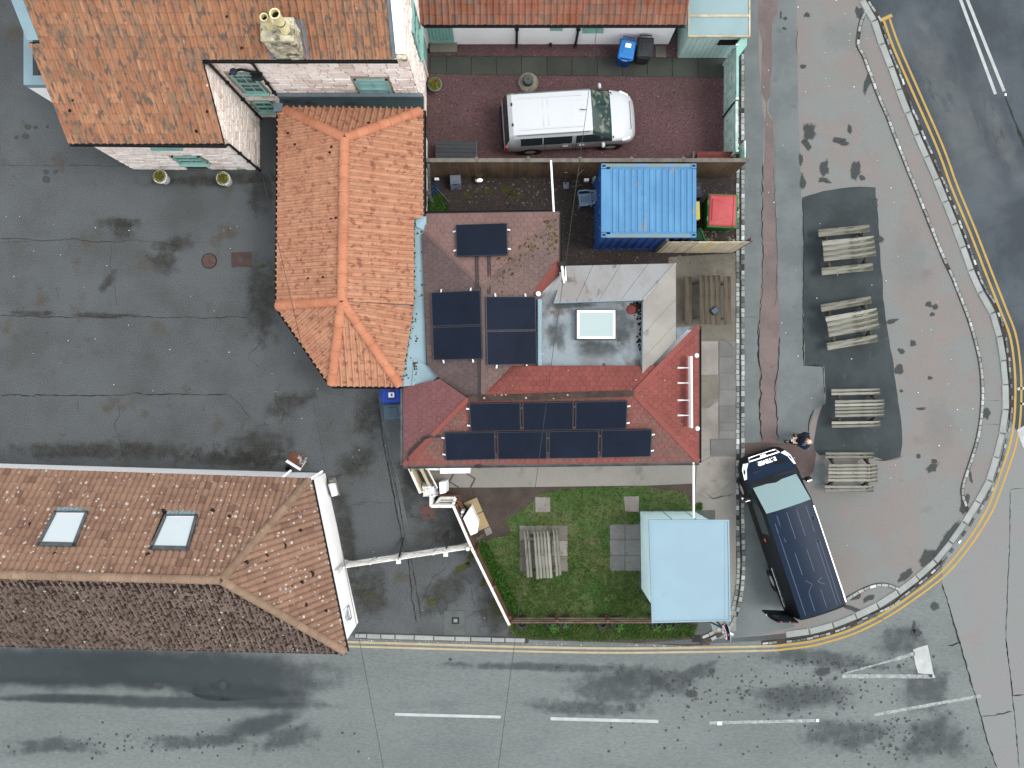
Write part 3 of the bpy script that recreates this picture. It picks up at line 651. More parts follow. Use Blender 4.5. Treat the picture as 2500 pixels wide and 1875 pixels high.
# ---- left yard: cracks, trench, covers
a6, a0 = q5(0, 400), q5(0, 800); b0 = q5(600, 800); c0 = q5(500, 1200); d0 = q5(940, 1120)
def pl(f, *pts): return [f(x, y) for x, y in pts]
cracks('crack', [
    (pl(a6, (0, 630), (200, 635), (400, 650), (620, 632), (760, 655), (930, 660), (1120, 642), (1330, 665), (1520, 700)), .018, 1.6),
    (pl(a6, (620, 632), (610, 540), (640, 480)), .010, 1.0),
    (pl(a6, (0, 1280), (240, 1285), (500, 1295), (740, 1288), (960, 1300), (1000, 1275), (1300, 1295), (1480, 1300), (1640, 1290), (1700, 1305), (1860, 1300), (1950, 1288), (2120, 1300)), .022, 1.5),
    (pl(a6, (940, 660), (930, 900), (960, 1000), (990, 1200)), .010, 1.4),
    (pl(a6, (480, 1040), (495, 1140)), .008, 1.0),
    (pl(a0, (0, 572), (160, 565), (290, 582), (310, 562), (540, 575), (830, 572), (1050, 565), (1120, 550), (1280, 565), (1580, 560), (1740, 572), (1920, 560)), .032, 1.7),
    (pl(a0, (1920, 560), (2020, 640), (2120, 780)), .014, 1.2),
    (pl(a0, (1000, 580), (1010, 720), (965, 820), (1000, 920), (1035, 1060), (1075, 1170)), .014, 1.6),
    (pl(a0, (655, 590), (660, 720)), .010, 1.0),
    (pl(a0, (2212, 120), (2110, 210), (2100, 270), (2200, 340)), .012, 1.2),
    (pl(a0, (1880, 80), (1960, 170)), .010, 1.0),
    (pl(b0, (310, 450), (250, 540), (260, 660), (320, 700), (310, 780), (265, 840)), .016, 1.6),
    (pl(b0, (750, 740), (690, 850), (640, 880)), .012, 1.2),
    (pl(b0, (1000, 1040), (1005, 1120), (960, 1170), (870, 1240)), .015, 1.3),
    (pl(b0, (860, 1220), (760, 1260), (690, 1290)), .016, 1.3),
    (pl(b0, (930, 640), (940, 780), (900, 860)), .012, 1.2),
    (pl(b0, (1040, 1460), (1130, 1480), (1250, 1470)), .012, 1.2),
    (pl(b0, (1030, 1470), (900, 1510)), .010, 1.2),
    (pl(b0, (130, 130), (20, 230)), .012, 1.2),
    (pl(b0, (150, 1220), (620, 1215)), .012, 1.0),
    (pl(c0, (1260, 820), (1330, 840), (1420, 830), (1530, 765)), .014, 1.2),
    (pl(c0, (1380, 80), (1250, 110), (1150, 140)), .012, 1.0),
    (pl(d0, (260, 1280), (330, 1160), (400, 1000), (520, 920)), .014, 1.6),
    (pl(d0, (680, 1350), (760, 1290), (860, 1280)), .012, 1.4),
    (pl(d0, (700, 1000), (740, 1150), (760, 1290)), .010, 1.4),
    (pl(a0, (0, -720), (560, -740), (600, -640)), .008, 1.0),
    (pl(a6, (0, 12), (300, 15), (560, 10), (1100, 20)), .010, 1.0),
], land, .009)
cracks('trench_joint', [
    (pl(b0, (1110, 590), (1150, 900), (1200, 1180), (1260, 1480), (1290, 1659)), .035, 1.0),
    (pl(b0, (1165, 860), (1215, 1140), (1290, 1480), (1325, 1659)), .022, 1.0),
    (pl(d0, (20, 0), (90, 380), (160, 760)), .03, 1.2), (pl(d0, (45, 0), (115, 330), (180, 740)), .02, 1.0),
    (pl(d0, (175, 760), (210, 960), (220, 1150), (265, 1380)), .045, 2.2), (pl(d0, (200, 760), (245, 1000), (280, 1200), (310, 1370)), .035, 2.2),
], land, .0095, 'trenchline')
sheet('trench_fill', pl(b0, (1120, 590), (1160, 560), (1215, 870), (1330, 1480), (1370, 1659), (1300, 1659), (1215, 1230)), MT['trench'], .006, land)
s = Stains()
for x, y, rx, ry, ro in ((300, 545, 70, 14, 0), (430, 600, 60, 22, .2), (300, 560, 25, 30, .5), (400, 640, 40, 26, -.3), (250, 770, 90, 8, 0), (90, 765, 60, 8, 0), (260, 690, 30, 14, .9),
                         (640, 1100, 90, 55, .1), (560, 1120, 130, 22, 0), (250, 1100, 260, 26, 0), (700, 990, 70, 30, .4), (640, 740, 46, 110, 0), (900, 1010, 40, 60, 0), (870, 1130, 60, 40, .5),
                         (1150, 1180, 60, 60, .3), (1100, 1290, 100, 60, 0), (1010, 1150, 40, 110, -.2), (900, 1440, 50, 70, 0), (1090, 1440, 90, 40, .6), (1200, 1500, 40, 60, .4), (845, 1300, 22, 130, .2), (640, 470, 40, 60, 0), (520, 440, 180, 16, .03)):
    s.blob(x, y, rx, ry, ro, .0045 + random.uniform(0, .001))
s.build('dirt_and_shade', 'st_dirt_shade', land)  # yard dirt; blobs beside the annex also paint in the shade there
s = Stains()
for x, y, rx, ry in ((67, 310, 9, 7), (87, 311, 6, 5), (62, 332, 10, 8), (112, 419, 8, 7), (136, 419, 6, 5), (113, 438, 10, 9), (116, 309, 4, 4), (40, 335, 5, 5), (1080, 1480, 14, 22), (1060, 1230, 8, 8)):
    s.blob(x, y, rx, ry, 0, .008)
s.build('oil_spots', 'st_oil', land)
s = Stains()
for x, y, rx, ry, ro in ((1150, 1360, 22, 9, 1.1), (1130, 1385, 30, 10, .4), (1180, 1420, 16, 8, 1.2), (1055, 1470, 18, 10, .3), (905, 1455, 14, 6, .1), (640, 650, 12, 6, 0), (1210, 1480, 10, 26, .4), (885, 1440, 10, 5, 0)):
    s.blob(x, y, rx, ry, ro, .0085)
s.build('moss', 'st_moss', land)
# covers
def cover_plate(name, px, m, label, z=.012, t=.03, extra=None):
    return sheet(name, px, m, z, land, t=t)
mh = MB().lathe([(0, .0), (.245, .0), (.25, -.03)], tuple(P(510.7, 637, .014)), 24).build('manhole_cover', MT['rust'], land)
MB().lathe([(.255, .01), (.285, .01), (.29, -.02)], tuple(P(510.7, 637, 0)), 24).build('manhole_ring', MT['crack'], mh)
MB().beam(P(508, 629, .018), P(513, 645, .018), .03, .008).build('lifting_bar', MT['iron'], mh)
gr = sheet('drain_grating', [(564, 616), (613, 614), (614, 651), (565, 653)], MT['iron'], .004, land)
mb = MB()
for i in range(17): mb.beam(P(565.5 + i * 2.95, 616, .009), P(566.5 + i * 2.95, 652, .009), .012, .012)
for i in range(12): mb.beam(P(565, 617 + i * 3.1, .011), P(613, 616 + i * 3.1, .011), .012, .012)
mb.build('grating_bars', MT['rust'], gr); MB().box(tuple(P(588, 634, .018)), (.22, .2, .01)).build('centre_plate', MT['iron'], gr)
bp_ = sheet('access_cover', [(1023, 1236), (1057, 1227), (1064, 1263), (1032, 1270)], MT['rust'], .014, land, t=.03)
for x, y in ((1040, 1235), (1046, 1258)): MB().lathe([(0, .004), (.028, .004), (.03, -.01)], tuple(P(x, y, .014)), 10).build('key_hole', MT['soothole'], bp_)
gc = sheet('concrete_cover', [(1085, 1491), (1135, 1491), (1135, 1550), (1084, 1551)], MT['grey_conc'], .018, land, t=.04)
MB().box(tuple(P(1112, 1515, .02)), (.26, .24, .012)).build('valve_surround', MT['crack'], gc); MB().box(tuple(P(1112, 1515, .026)), (.14, .13, .02)).build('valve_lid', MT['sett'], gc)
sheet('drain_sump', [(592, 430), (606, 430), (606, 442), (592, 442)], MT['iron'], .02, land, t=.04)

# ---- forecourt on the right
fore = sheet('forecourt', [(1817, -300), (2050, -300)] + [(2088, -60), (2100, -10), (2108, 12), (2134, 58), (2154, 120), (2196, 234), (2243, 348), (2268, 404), (2310, 505), (2338, 577), (2378, 690), (2413, 750), (2434, 806), (2446, 879), (2452, 945), (2450, 1024), (2436, 1085), (2417, 1161), (2385, 1222), (2330, 1305), (2290, 1356), (2250, 1396), (2168, 1461), (2115, 1488), (2000, 1532), (1943, 1543), (1860, 1552), (1745, 1560), (1800, 1490), (1817, 1400)], MT['pave'], .004, kind='structure')
sheet('grey_strip', [(1818, -200), (1850, -200), (1853, 150), (1860, 245), (1867, 300), (1862, 420), (1862, 560), (1863, 700), (1853, 800), (1854, 950), (1856, 1090), (1818, 1090)], MT['strip'], .007, fore, jag=.02)
sheet('red_strip', [(1849, -200), (1898, -200), (1897, 30), (1885, 60), (1884, 150), (1879, 235), (1871, 255), (1874, 275), (1890, 300), (1891, 420), (1893, 560), (1898, 640), (1904, 800), (1897, 900), (1899, 1088), (1856, 1088), (1853, 950), (1852, 800), (1858, 700), (1862, 560), (1864, 420), (1869, 300), (1871, 250), (1858, 225), (1860, 100), (1850, 60)], MT['pink'], .008, fore, jag=.025)
sheet('grey_strip', [(1899, -200), (1940, -200), (1946, 120), (1950, 300), (1956, 480), (1961, 560), (1962, 890), (2010, 895), (2013, 985), (1990, 1000), (1978, 1040), (1972, 1090), (1901, 1090), (1898, 900), (1905, 800), (1898, 640), (1893, 560), (1892, 300), (1876, 270), (1886, 150), (1887, 60), (1898, 30)], MT['strip'], .009, fore, jag=.02)
sheet('dark_patch', [(1958, 482), (2010, 466), (2070, 458), (2100, 455), (2135, 458), (2142, 520), (2150, 640), (2160, 760), (2174, 850), (2186, 930), (2200, 1030), (2204, 1085), (2198, 1115), (2160, 1124), (2120, 1112), (2060, 1108), (2000, 1112), (1985, 1095), (1992, 1040), (2008, 990), (2016, 985), (2012, 897), (1965, 892), (1960, 700), (1960, 560)], MT['patch'], .010, fore, jag=.05)
sheet('red_patch', [(1818, 1082), (1860, 1078), (1905, 1083), (1985, 1085), (1992, 1110), (1988, 1150), (1975, 1165), (1960, 1172), (1940, 1150), (1880, 1120), (1818, 1115)], MT['redpatch'], .011, fore, jag=.03)
sheet('grey_patch', [(1988, 1135), (2010, 1130), (2022, 1150), (2018, 1175), (1998, 1185), (1982, 1170)], MT['strip'], .012, fore, jag=.02)
sheet('grey_strip', [(1818, 1120), (1850, 1120), (1880, 1300), (1920, 1480), (1940, 1530), (1860, 1550), (1765, 1558), (1805, 1480), (1818, 1400)], MT['strip'], .0065, fore, jag=.02)
e0, e1, e2, e3 = q5(1860, 0), q5(1860, 400), q5(1860, 800), q5(1860, 1200)
f1, f2 = q5(1400, 400), q5(1400, 800)
cracks('crack', [
    (pl(f1, (1600, 0), (1590, 500), (1600, 800), (1590, 1130), (1565, 1300), (1560, 1659)), .03, 2.5), (pl(f2, (1575, 0), (1560, 200), (1580, 420), (1575, 700), (1590, 960)), .05, 2.5),
    (pl(f2, (1740, 80), (1720, 380), (1700, 560), (1720, 740), (1725, 960)), .035, 2.5), (pl(f1, (1690, 0), (1710, 500), (1720, 700), (1710, 1200)), .012, 2.0),
    (pl(e1, (345, 290), (355, 700), (345, 1200), (350, 1659)), .03, 1.2), (pl(e2, (350, 0), (355, 320), (500, 322), (520, 350), (530, 560)), .03, 1.2), (pl(e2, (440, 680), (405, 780), (390, 900)), .05, 2.0),
    (pl(e0, (300, 250), (290, 380), (310, 520)), .010, 1.5), (pl(e2, (950, 1110), (1000, 1120), (1150, 1108), (1190, 1080)), .03, 1.6),
    (pl(f2, (950, 1150), (945, 1230), (980, 1290)), .012, 1.2), (pl(f1, (1580, 1300), (1480, 1290), (1440, 1300)), .012, 1.2),
    (pl(e2, (1880, 615), (2010, 615)), .008, .4), (pl(e2, (1880, 810), (2010, 820)), .008, .4),
], fore, .0155)
s = Stains()
for f, x, y, rx, ry, ro in ((e0, 400, 1120, 18, 20, .4), (e0, 380, 1220, 16, 9, .9), (e0, 680, 1200, 16, 10, .2), (e0, 740, 1090, 6, 12, 0), (e0, 640, 1180, 12, 7, .2), (e0, 530, 1420, 12, 22, .1), (e0, 520, 1520, 15, 7, .3), (e0, 790, 1430, 12, 26, .2), (e0, 850, 1500, 8, 8, 0),
                            (e0, 380, 125, 9, 7, .5), (e0, 345, 560, 8, 5, 0), (e0, 330, 1350, 5, 16, 0), (e0, 345, 1540, 7, 20, 0), (e0, 890, 690, 7, 30, .25), (e0, 160, 120, 3, 9, 0), (e0, 195, 155, 5, 5, 0), (e0, 190, 240, 5, 4, 0), (e0, 820, 110, 9, 18, -.1),
                            (e1, 960, 330, 7, 14, 0), (e1, 1000, 640, 10, 10, 0), (e1, 1410, 1190, 9, 7, .5), (e1, 1465, 1210, 7, 7, 0), (e1, 1440, 1270, 7, 6, 0), (e1, 1100, 1330, 14, 6, -.2), (e1, 1280, 1510, 8, 9, 0), (e1, 1180, 1580, 9, 6, .4),
                            (e2, 1440, 1190, 16, 10, -.5), (e2, 1455, 1125, 8, 7, 0), (e2, 1340, 685, 12, 4, 0), (e2, 1420, 425, 6, 5, 0), (e2, 1320, 1080, 6, 6, 0), (e2, 1180, 535, 4, 4, 0), (e2, 1895, 730, 12, 14, 0), (e2, 1720, 1480, 8, 26, .3), (e2, 1760, 1250, 4, 20, -.2), (e2, 1160, 350, 10, 14, .4),
                            (e3, 1560, 420, 60, 14, -.95), (e3, 1400, 560, 30, 16, -.85), (e3, 1220, 700, 22, 10, -.8), (e3, 1700, 130, 10, 18, .1), (e3, 900, 900, 16, 7, -.4), (e3, 800, 890, 14, 6, -.3), (e3, 820, 1010, 50, 6, .35)):
    x, y = f(x, y); s.blob(x, y, rx, ry, -ro, .0135 + random.uniform(0, .0015), rag=.5)
s.build('damp_stains', 'st_dark', fore)
s = Stains()
for f, x, y, rx, ry in ((e2, 1330, 950, 20, 12), (e1, 1400, 920, 16, 12), (e3, 1400, 150, 14, 10), (e2, 1180, 1290, 5, 4), (e0, 700, 300, 60, 40), (e1, 1250, 800, 50, 90), (e2, 1500, 850, 40, 70)):
    x, y = f(x, y); s.blob(x, y, rx, ry, 0, .013)
s.build('pale_scuffs', 'st_pale', fore)
# ---- road paint
RP = RZ + .013
Y1 = [(820, 1566.5), (1100, 1574.5), (1240, 1578.5), (1400, 1582), (1540, 1583), (1730, 1580.5), (1880, 1577.5), (1918, 1574), (1984, 1565), (2062, 1543), (2120, 1518), (2172, 1488.5), (2230, 1449), (2294, 1399.6), (2337, 1353), (2375, 1301), (2410, 1243), (2427, 1200), (2441.5, 1159), (2464.7, 1089), (2476, 1025.7), (2479, 944.7), (2475, 877), (2464.7, 817), (2441.5, 756), (2409.7, 675), (2366, 562), (2323, 458), (2302.6, 400), (2279.5, 341.4), (2230, 228.6), (2181, 115.7), (2158, 50.6)]
def smooth_path(pts, n=4):
    out = []
    for i in range(len(pts) - 1):
        p0, p1, p2, p3 = [Vector(pts[max(0, min(len(pts) - 1, i + k))]) for k in (-1, 0, 1, 2)]
        for j in range(n):
            t = j / n
            out.append(.5 * ((2 * p1) + (p2 - p0) * t + (2*p0 - 5*p1 + 4*p2 - p3) * t*t + (3*p1 - p0 - 3*p2 + p3) * t*t*t))
    out.append(Vector(pts[-1])); return out
def offset(pts, d):
    o = []
    for i, p in enumerate(pts):
        t = pts[min(i+1, len(pts)-1)] - pts[max(i-1, 0)]; t.z = 0; t.normalize()
        dd = d(i / (len(pts) - 1)) if callable(d) else d
        o.append(p + Vector((t.y, -t.x, 0)) * dd)
    return o
y1 = smooth_path([tuple(P(x, y, RP)) for x, y in Y1]); y2 = offset(y1, lambda t: .16 + .06 * min(1, max(0, (t - .2) / .4)))
n_c = int(len(y1) * .2)
MB().strip(y1[:n_c + 1], .085).build('yellow_line', MT['cream_line'], road); MB().strip(y2[:n_c + 1], .075).build('yellow_line', MT['cream_line'], road)
MB().strip(y1[n_c:], .085).build('yellow_line', MT['yellow'], road); MB().strip(y2[n_c:], .08).build('yellow_line', MT['yellow'], road)
MB().beam(P(2150, 50, RP), P(2178, 37, RP), .13, .006).build('yellow_line', MT['yellow'], road)
for a, b in (((2336, -25), (2430.5, 230)), ((2353, -22), (2451.7, 223))):
    MB().strip([P(*a, RP), P(*b, RP)], .115).build('white_line', MT['whiteline'], main_road)
MB().box(tuple(P(2455, 231, RP)), (.06, .08, .02)).build('road_stud', MT['whiteplast'], main_road)
cracks('tar_seam', [([(2454, 236), (2475, 290), (2520, 400)], .09, 1)], main_road, RP - .002, 'trenchline')
for a, b, w in (((964, 1744), (1222.7, 1750.5), .11), ((1344, 1754.5), (1607.5, 1761.3), .12)):
    MB().strip([P(*a, RP), P(*b, RP)], w).build('centre_line', MT['whiteline'], road)
def wornstrip(name, a, b, w, parent, z=RP):
    A, B = P(*a, z), P(*b, z); d = (B - A).normalized(); nn = Vector((-d.y, d.x, 0)); L = (B - A).length
    n = max(2, int(L / .12)); v = []; f = []; al = []
    for i in range(n + 1):
        p = A + d * L * i / n
        for k, aa in ((-.62, 0), (-.42, .62), (.42, .62), (.62, 0)): v.append(tuple(p + nn * w * k)); al.append(aa)
    for i in range(n):
        for k in range(3): f.append((4*i + k, 4*i + 4 + k, 4*i + 5 + k, 4*i + 1 + k))
    me = bpy.data.meshes.new(name); me.from_pydata(v, [], f); me.update(); me.materials.append(MT['wornline'])
    me.attributes.new('cover', 'FLOAT', 'POINT').data.foreach_set('value', al)
    return link(name, me, parent)
wornstrip('centre_line', (1732, 1764.8), (1999, 1759), .12, road); wornstrip('centre_line', (2133, 1745.5), (2395, 1698.5), .12, road, RP + .002)
MB().box(tuple(P(1996, 1758.5, RP)), (.09, .09, .02)).build('road_stud', MT['whiteplast'], road)
MB().box(tuple(P(1757, 1766, RP)), (.16, .12, .012)).build('road_stud', MT['whiteplast'], road)
g0 = q5(1860, 1395)
sheet('give_way_bar', pl(g0, (1285, 665), (1330, 650), (1408, 628), (1425, 700), (1440, 780), (1462, 870), (1475, 905), (1430, 908), (1400, 870), (1330, 865), (1305, 780)), MT['whiteline'], RP, road, jag=.02, seg=.08)
wornstrip('give_way_line', g0(1440, 887), g0(680, 884), .15, road); wornstrip('give_way_line', g0(1290, 690), g0(1120, 745), .13, road); wornstrip('give_way_line', g0(1120, 745), g0(700, 860), .06, road)
sheet('white_arrow', [(2486, 1050), (2520, 1030), (2520, 1120), (2500, 1090)], MT['whiteline'], RP + .002, side_road)
MB().strip([P(2484, 950, RP), P(2520, 945, RP)], .1).build('white_line', MT['whiteline'], side_road); MB().strip([P(2490, 985, RP), P(2520, 990, RP)], .08).build('white_line', MT['whiteline'], side_road)
cracks('road_seam', [(pl(e3, (1520, 780), (1560, 900), (1640, 1180), (1690, 1340), (1780, 1659)), .05, 1.2), (pl(g0, (1780, 970), (1850, 1230), (1900, 1420), (1985, 1659)), .05, 1.2),
    (pl(e3, (2095, 0), (2090, 500), (2070, 900), (2060, 1250), (2110, 1659)), .03, 1.0), (pl(g0, (2060, 560), (2110, 1000), (2140, 1300), (2170, 1659)), .04, 1.0), (pl(g0, (1850, 1225), (1960, 1215), (2110, 1180)), .06, 1.5), (pl(g0, (2110, 1050), (2212, 1040)), .04, 1.0),
    (pl(e2, (2090, 1370), (2130, 1360), (2212, 1355)), .03, 1.0), (pl(e3, (1570, 1305), (1680, 1270)), .09, 2.0)], side_road, RZ + .0115, 'trenchline')
s = Stains()
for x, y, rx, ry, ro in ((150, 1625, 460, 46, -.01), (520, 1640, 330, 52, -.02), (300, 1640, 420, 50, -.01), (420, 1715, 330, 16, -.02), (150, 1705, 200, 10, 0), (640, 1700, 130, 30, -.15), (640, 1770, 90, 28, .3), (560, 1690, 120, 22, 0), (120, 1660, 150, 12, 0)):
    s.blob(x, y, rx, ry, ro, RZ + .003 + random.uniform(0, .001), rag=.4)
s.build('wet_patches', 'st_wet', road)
s = Stains()
for x, y, rx, ry, ro in ((1330, 1630, 230, 12, -.02), (1500, 1680, 120, 50, 0), (1560, 1650, 70, 30, 0), (1440, 1730, 140, 20, -.03), (1640, 1670, 60, 30, .2), (1700, 1640, 60, 20, .3), (2000, 1610, 160, 22, -.1), (1960, 1700, 130, 40, 0), (2200, 1560, 60, 40, .3), (2260, 1680, 70, 60, 0), (2280, 1800, 90, 60, 0), (130, 1820, 120, 22, 0), (480, 1810, 160, 18, 0), (2060, 1790, 120, 40, 0), (700, 1800, 80, 30, .3)):
    s.blob(x, y, rx, ry, ro, RZ + .004 + random.uniform(0, .0015), rag=.4)
s.build('grey_patches', 'st_soft', road)
s = Stains(); rr = random.Random(5)
for cx_, cy_, sx_, sy_, n_ in ((1980, 1690, 190, 55, 150), (2180, 1800, 150, 60, 130), (430, 1815, 330, 30, 80), (1720, 1680, 120, 60, 60), (2060, 1620, 170, 18, 60), (2260, 1580, 50, 50, 20), (1650, 1790, 200, 60, 24)):
    for _ in range(n_):
        x, y = rr.gauss(cx_, sx_ * .6), rr.gauss(cy_, sy_ * .6); r_ = rr.uniform(1.4, 4.2) * (1.5 if rr.random() < .12 else 1)
        if y < 1600 or y > 1890: continue
        s.blob(x, y, r_, r_ * rr.uniform(.6, 1.1), rr.uniform(0, 3), RZ + .0095 + rr.uniform(0, .001), n=9)
for x, y, rx, ry in ((2236, 1545, 16, 10), (2232, 1530, 5, 16), (2282, 1480, 11, 11), (2008, 1640, 20, 11), (1688, 1694, 17, 11), (1738, 1640, 8, 9), (385, 1674, 14, 11), (545, 1674, 11, 11), (1362, 1630, 6, 4), (1100, 1610, 5, 4)):
    s.blob(x, y, rx, ry, 0, RZ + .0095)
s.build('oil_spots', 'st_oil', road)
s = Stains()
for x, y, rx, ry in ((418, 1771, 9, 8), (475, 1844, 9, 7), (775, 1840, 14, 18), (830, 1790, 14, 12), (1000, 1840, 30, 10)):
    s.blob(x, y, rx, ry, .8, RZ + .0075)
s.build('pale_scuffs', 'st_pale', road)
s = Stains()
for x, y, rx, ry in ((2340, 300, 60, 260), (2440, 330, 30, 160), (2260, 120, 40, 120)): s.blob(x, y, rx, ry, .42, RZ + .0065)
s.build('worn_wheel_tracks', 'st_pale', main_road)
# ---- kerbs and setts
SETT = Pieces('sett'); SK = [k for k in unit_stones(SETT, MT['sett'], 3)]
me_, vs_, fs_, _ = SETT.meshes[SK[0]]
for q in range(2): SETT.mesh(('d', q), SETT.meshes[SK[q]][1], fs_, MT['sett_dark'])
def along(pts, L, jit=0.0):
    """points every L metres along a path, with direction"""
    out = []; acc = 0.0; need = 0.0
    for a, b in zip(pts, pts[1:]):
        d = (b - a); l = d.length
        while need <= acc + l:
            t = (need - acc) / l if l else 0
            out.append((a.lerp(b, t), d.normalized())); need += L * (1 + random.uniform(-jit, jit))
        acc += l
    return out
def lay(pc, keys, parent, pts, L, w, h, z, gap=.012, jit=.2, prob=1.0, off=.006, rot=3):
    pr = along(pts, L, jit)
    for (a, d), (b, _) in zip(pr, pr[1:]):
        if random.random() > prob: continue
        c = (a + b) / 2 + Vector((-d.y, d.x, 0)) * random.uniform(-off, off); l = (b - a).length - gap
        e = (b - a).normalized(); s_ = Vector((-e.y, e.x, 0))
        M = Matrix(((e.x, s_.x, 0, c.x), (e.y, s_.y, 0, c.y), (0, 0, 1, z + random.uniform(-.006, .006)), (0, 0, 0, 1))) @ Matrix.Rotation(R(random.uniform(-rot, rot)), 4, 'Z') @ Matrix.Diagonal((l, w * random.uniform(.88, 1.06), h, 1))
        pc.add(random.choice(keys), M, parent, Vector((0, 0, 1)), l * w)
G = [(1806, 400), (1806, 700), (1806, 1000), (1806, 1250), (1808, 1380), (1802, 1450), (1786, 1510), (1762, 1538), (1730, 1556), (1706, 1566)]
gp = smooth_path([tuple(P(x, y, 0)) for x, y in G])
edging = MB().strip(gp, .34).build('sett_edging', MT['mortar']); edging.location.z = .012; edging['kind'] = 'structure'
for dy, w in ((-.105, .13), (.085, .12)): lay(SETT, SK + [('d', 0)], edging, offset(gp[:-6], dy), .19, w, .035, .02, prob=.97)
lay(SETT, SK, edging, offset(gp[-7:], -.1), .24, .12, .035, .02, prob=.7); lay(SETT, SK, edging, offset(gp[-7:], .1), .24, .12, .035, .02, prob=.8)
up_ = [P(1800, 158, 0), P(1800, 395, 0)]
ed2 = MB().strip([P(1806, 150, .012), P(1806, 400, .012)], .34).build('sett_edging', MT['mortar']); ed2['kind'] = 'structure'
lay(SETT, SK, ed2, [P(1798.5, 162, 0), P(1798.5, 392, 0)], .2, .13, .05, .025); lay(SETT, SK, ed2, [P(1812.5, 132, 0), P(1812.5, 392, 0)], .2, .12, .035, .02, prob=.85)
SETT.finish()
WS = Pieces('sett'); WK = unit_stones(WS, MT['sett'], 3); WS.mesh(('d', 0), WS.meshes[WK[0]][1], WS.meshes[WK[0]][2], MT['sett_dark'])
SL = [(2118, 22), (2106, 41), (2097, 75), (2094, 110), (2106, 133), (2117.5, 162), (2132, 202.5), (2149, 246), (2166.7, 286), (2184, 333), (2201, 376), (2219, 422), (2239, 469), (2265, 536), (2285, 585), (2308.5, 643), (2323, 672), (2340, 715), (2363.5, 776), (2382, 838), (2394, 895.5), (2398, 962), (2395, 1017), (2386.6, 1069), (2372, 1118), (2355, 1170), (2349, 1205), (2363.5, 1251)]
sl = smooth_path([tuple(P(x, y, 0)) for x, y in SL])
oldk = MB().strip(sl, .15).build('old_kerb_line', MT['mortar']); oldk.location.z = .0165; oldk['kind'] = 'structure'
lay(WS, WK, oldk, sl, .235, .10, .03, .022, jit=.3, prob=.96)
S2 = smooth_path([tuple(P(x, y, 0)) for x, y in [(2066, 1463), (2074, 1457.5), (2100, 1443), (2132, 1430), (2158, 1427), (2181, 1433), (2203, 1443)]])
ok2 = MB().strip(S2, .14).build('old_kerb_line', MT['mortar']); ok2.location.z = .0165; ok2['kind'] = 'structure'
lay(WS, WK, ok2, S2, .22, .10, .03, .022, jit=.3)
kp = smooth_path([tuple(P(x, y, 0)) for x, y in KERB])
gut = MB().strip([p + Vector((0, 0, RZ + .006)) for p in offset(kp, -.11)], .22).build('gutter_channel', MT['mortar']); gut['kind'] = 'structure'
lay(WS, WK + [('d', 0)] * 5, gut, [p + Vector((0, 0, RZ)) for p in offset(kp, -.14)], .2, .085, .03, RZ + .012, jit=.3, prob=.75, off=.02)
WS.limit = 300; WS.finish()
KS = Pieces('kerb_stone'); KK = unit_stones(KS, MT['kerb'], 3)
kin = offset(kp, .14)
kerb = MB().strip([p + Vector((0, 0, -.02)) for p in kin], .24).build('kerb', MT['mortar']); kerb['kind'] = 'structure'
lay(KS, KK, kerb, kin, .89, .25, .05, -.01, gap=.014, jit=.02, off=.003, rot=.25)
k2 = [P(866, 1551, 0), P(1000, 1555.5, 0), P(1120, 1559, 0), P(1290, 1563, 0)]
kb2 = MB().strip([p + Vector((0, 0, .004)) for p in k2], .22).build('kerb', MT['mortar']); kb2['kind'] = 'structure'
lay(KS, KK, kb2, k2, .62, .17, .06, .0, gap=.014, jit=.3, off=.003, rot=.3)
KS.finish()

# ---- gravel yards, paths, lawn
def outc(x, y): return Vector((x, y))
ry = sheet('gravel_yard', [(1041, 100), (1772, 100), (1772, 396), (1041, 396)], MT['redgravel'], .008, kind='structure')
dy_ = sheet('back_yard', [(1030, 396), (1797, 396), (1797, 640), (1660, 640), (1640, 660), (1030, 660)], MT['soilyard'], .009, kind='structure')
def scatter(name, m, poly, n, r0, r1, parent, z=.012, dens=None, seed=1):
    rr = random.Random(seed); xs = [p[0] for p in poly]; ys = [p[1] for p in poly]; v = []; f = []; c = 0; tr = 0
    while c < n and tr < n * 8:
        tr += 1
        x, y = rr.uniform(min(xs), max(xs)), rr.uniform(min(ys), max(ys))
        if not in_poly(x, y, poly): continue
        p = P(x, y, z)
        if dens and rr.random() > dens(p, x, y): continue
        r = rr.uniform(r0, r1); a = rr.uniform(0, 6.28); b = len(v); c += 1
        for k in range(4):
            t = a + k * math.pi / 2; q = r * rr.uniform(.7, 1.2); v.append((p.x + math.cos(t) * q, p.y + math.sin(t) * q * .8, z))
        v.append((p.x + rr.uniform(-.3, .3) * r, p.y, z + r * rr.uniform(.5, .9)))
        f += [(b, b+1, b+4), (b+1, b+2, b+4), (b+2, b+3, b+4), (b+3, b, b+4)]
    me = bpy.data.meshes.new(name); me.from_pydata(v, [], f); me.update(); me.materials.append(MT[m] if isinstance(m, str) else m)
    o = link(name, me, parent); o['kind'] = 'stuff'; return o
scatter('gravel', 'chips', [(1042, 104), (1768, 104), (1768, 395), (1042, 395)], 15000, .012, .03, ry, .010)
scatter('gravel', 'darkchips', [(1040, 430), (1797, 430), (1797, 645), (1640, 645), (1370, 660), (1365, 520), (1040, 530)], 9000, .012, .035, dy_, .011, seed=2)
scatter('rubble', 'rubble', [(1170, 430), (1360, 430), (1360, 500), (1100, 500)], 60, .03, .06, dy_, .011, seed=3)
scatter('rubble', 'rubble', [(1700, 560), (1790, 560), (1790, 600), (1715, 600)], 40, .04, .12, dy_, .011, seed=4)
s = Stains()
for x, y, rx, ry_ in ((1240, 465, 22, 16), (1260, 478, 30, 10), (1140, 478, 14, 12), (1190, 470, 14, 10)): s.blob(x, y, rx, ry_, .1, .0125)
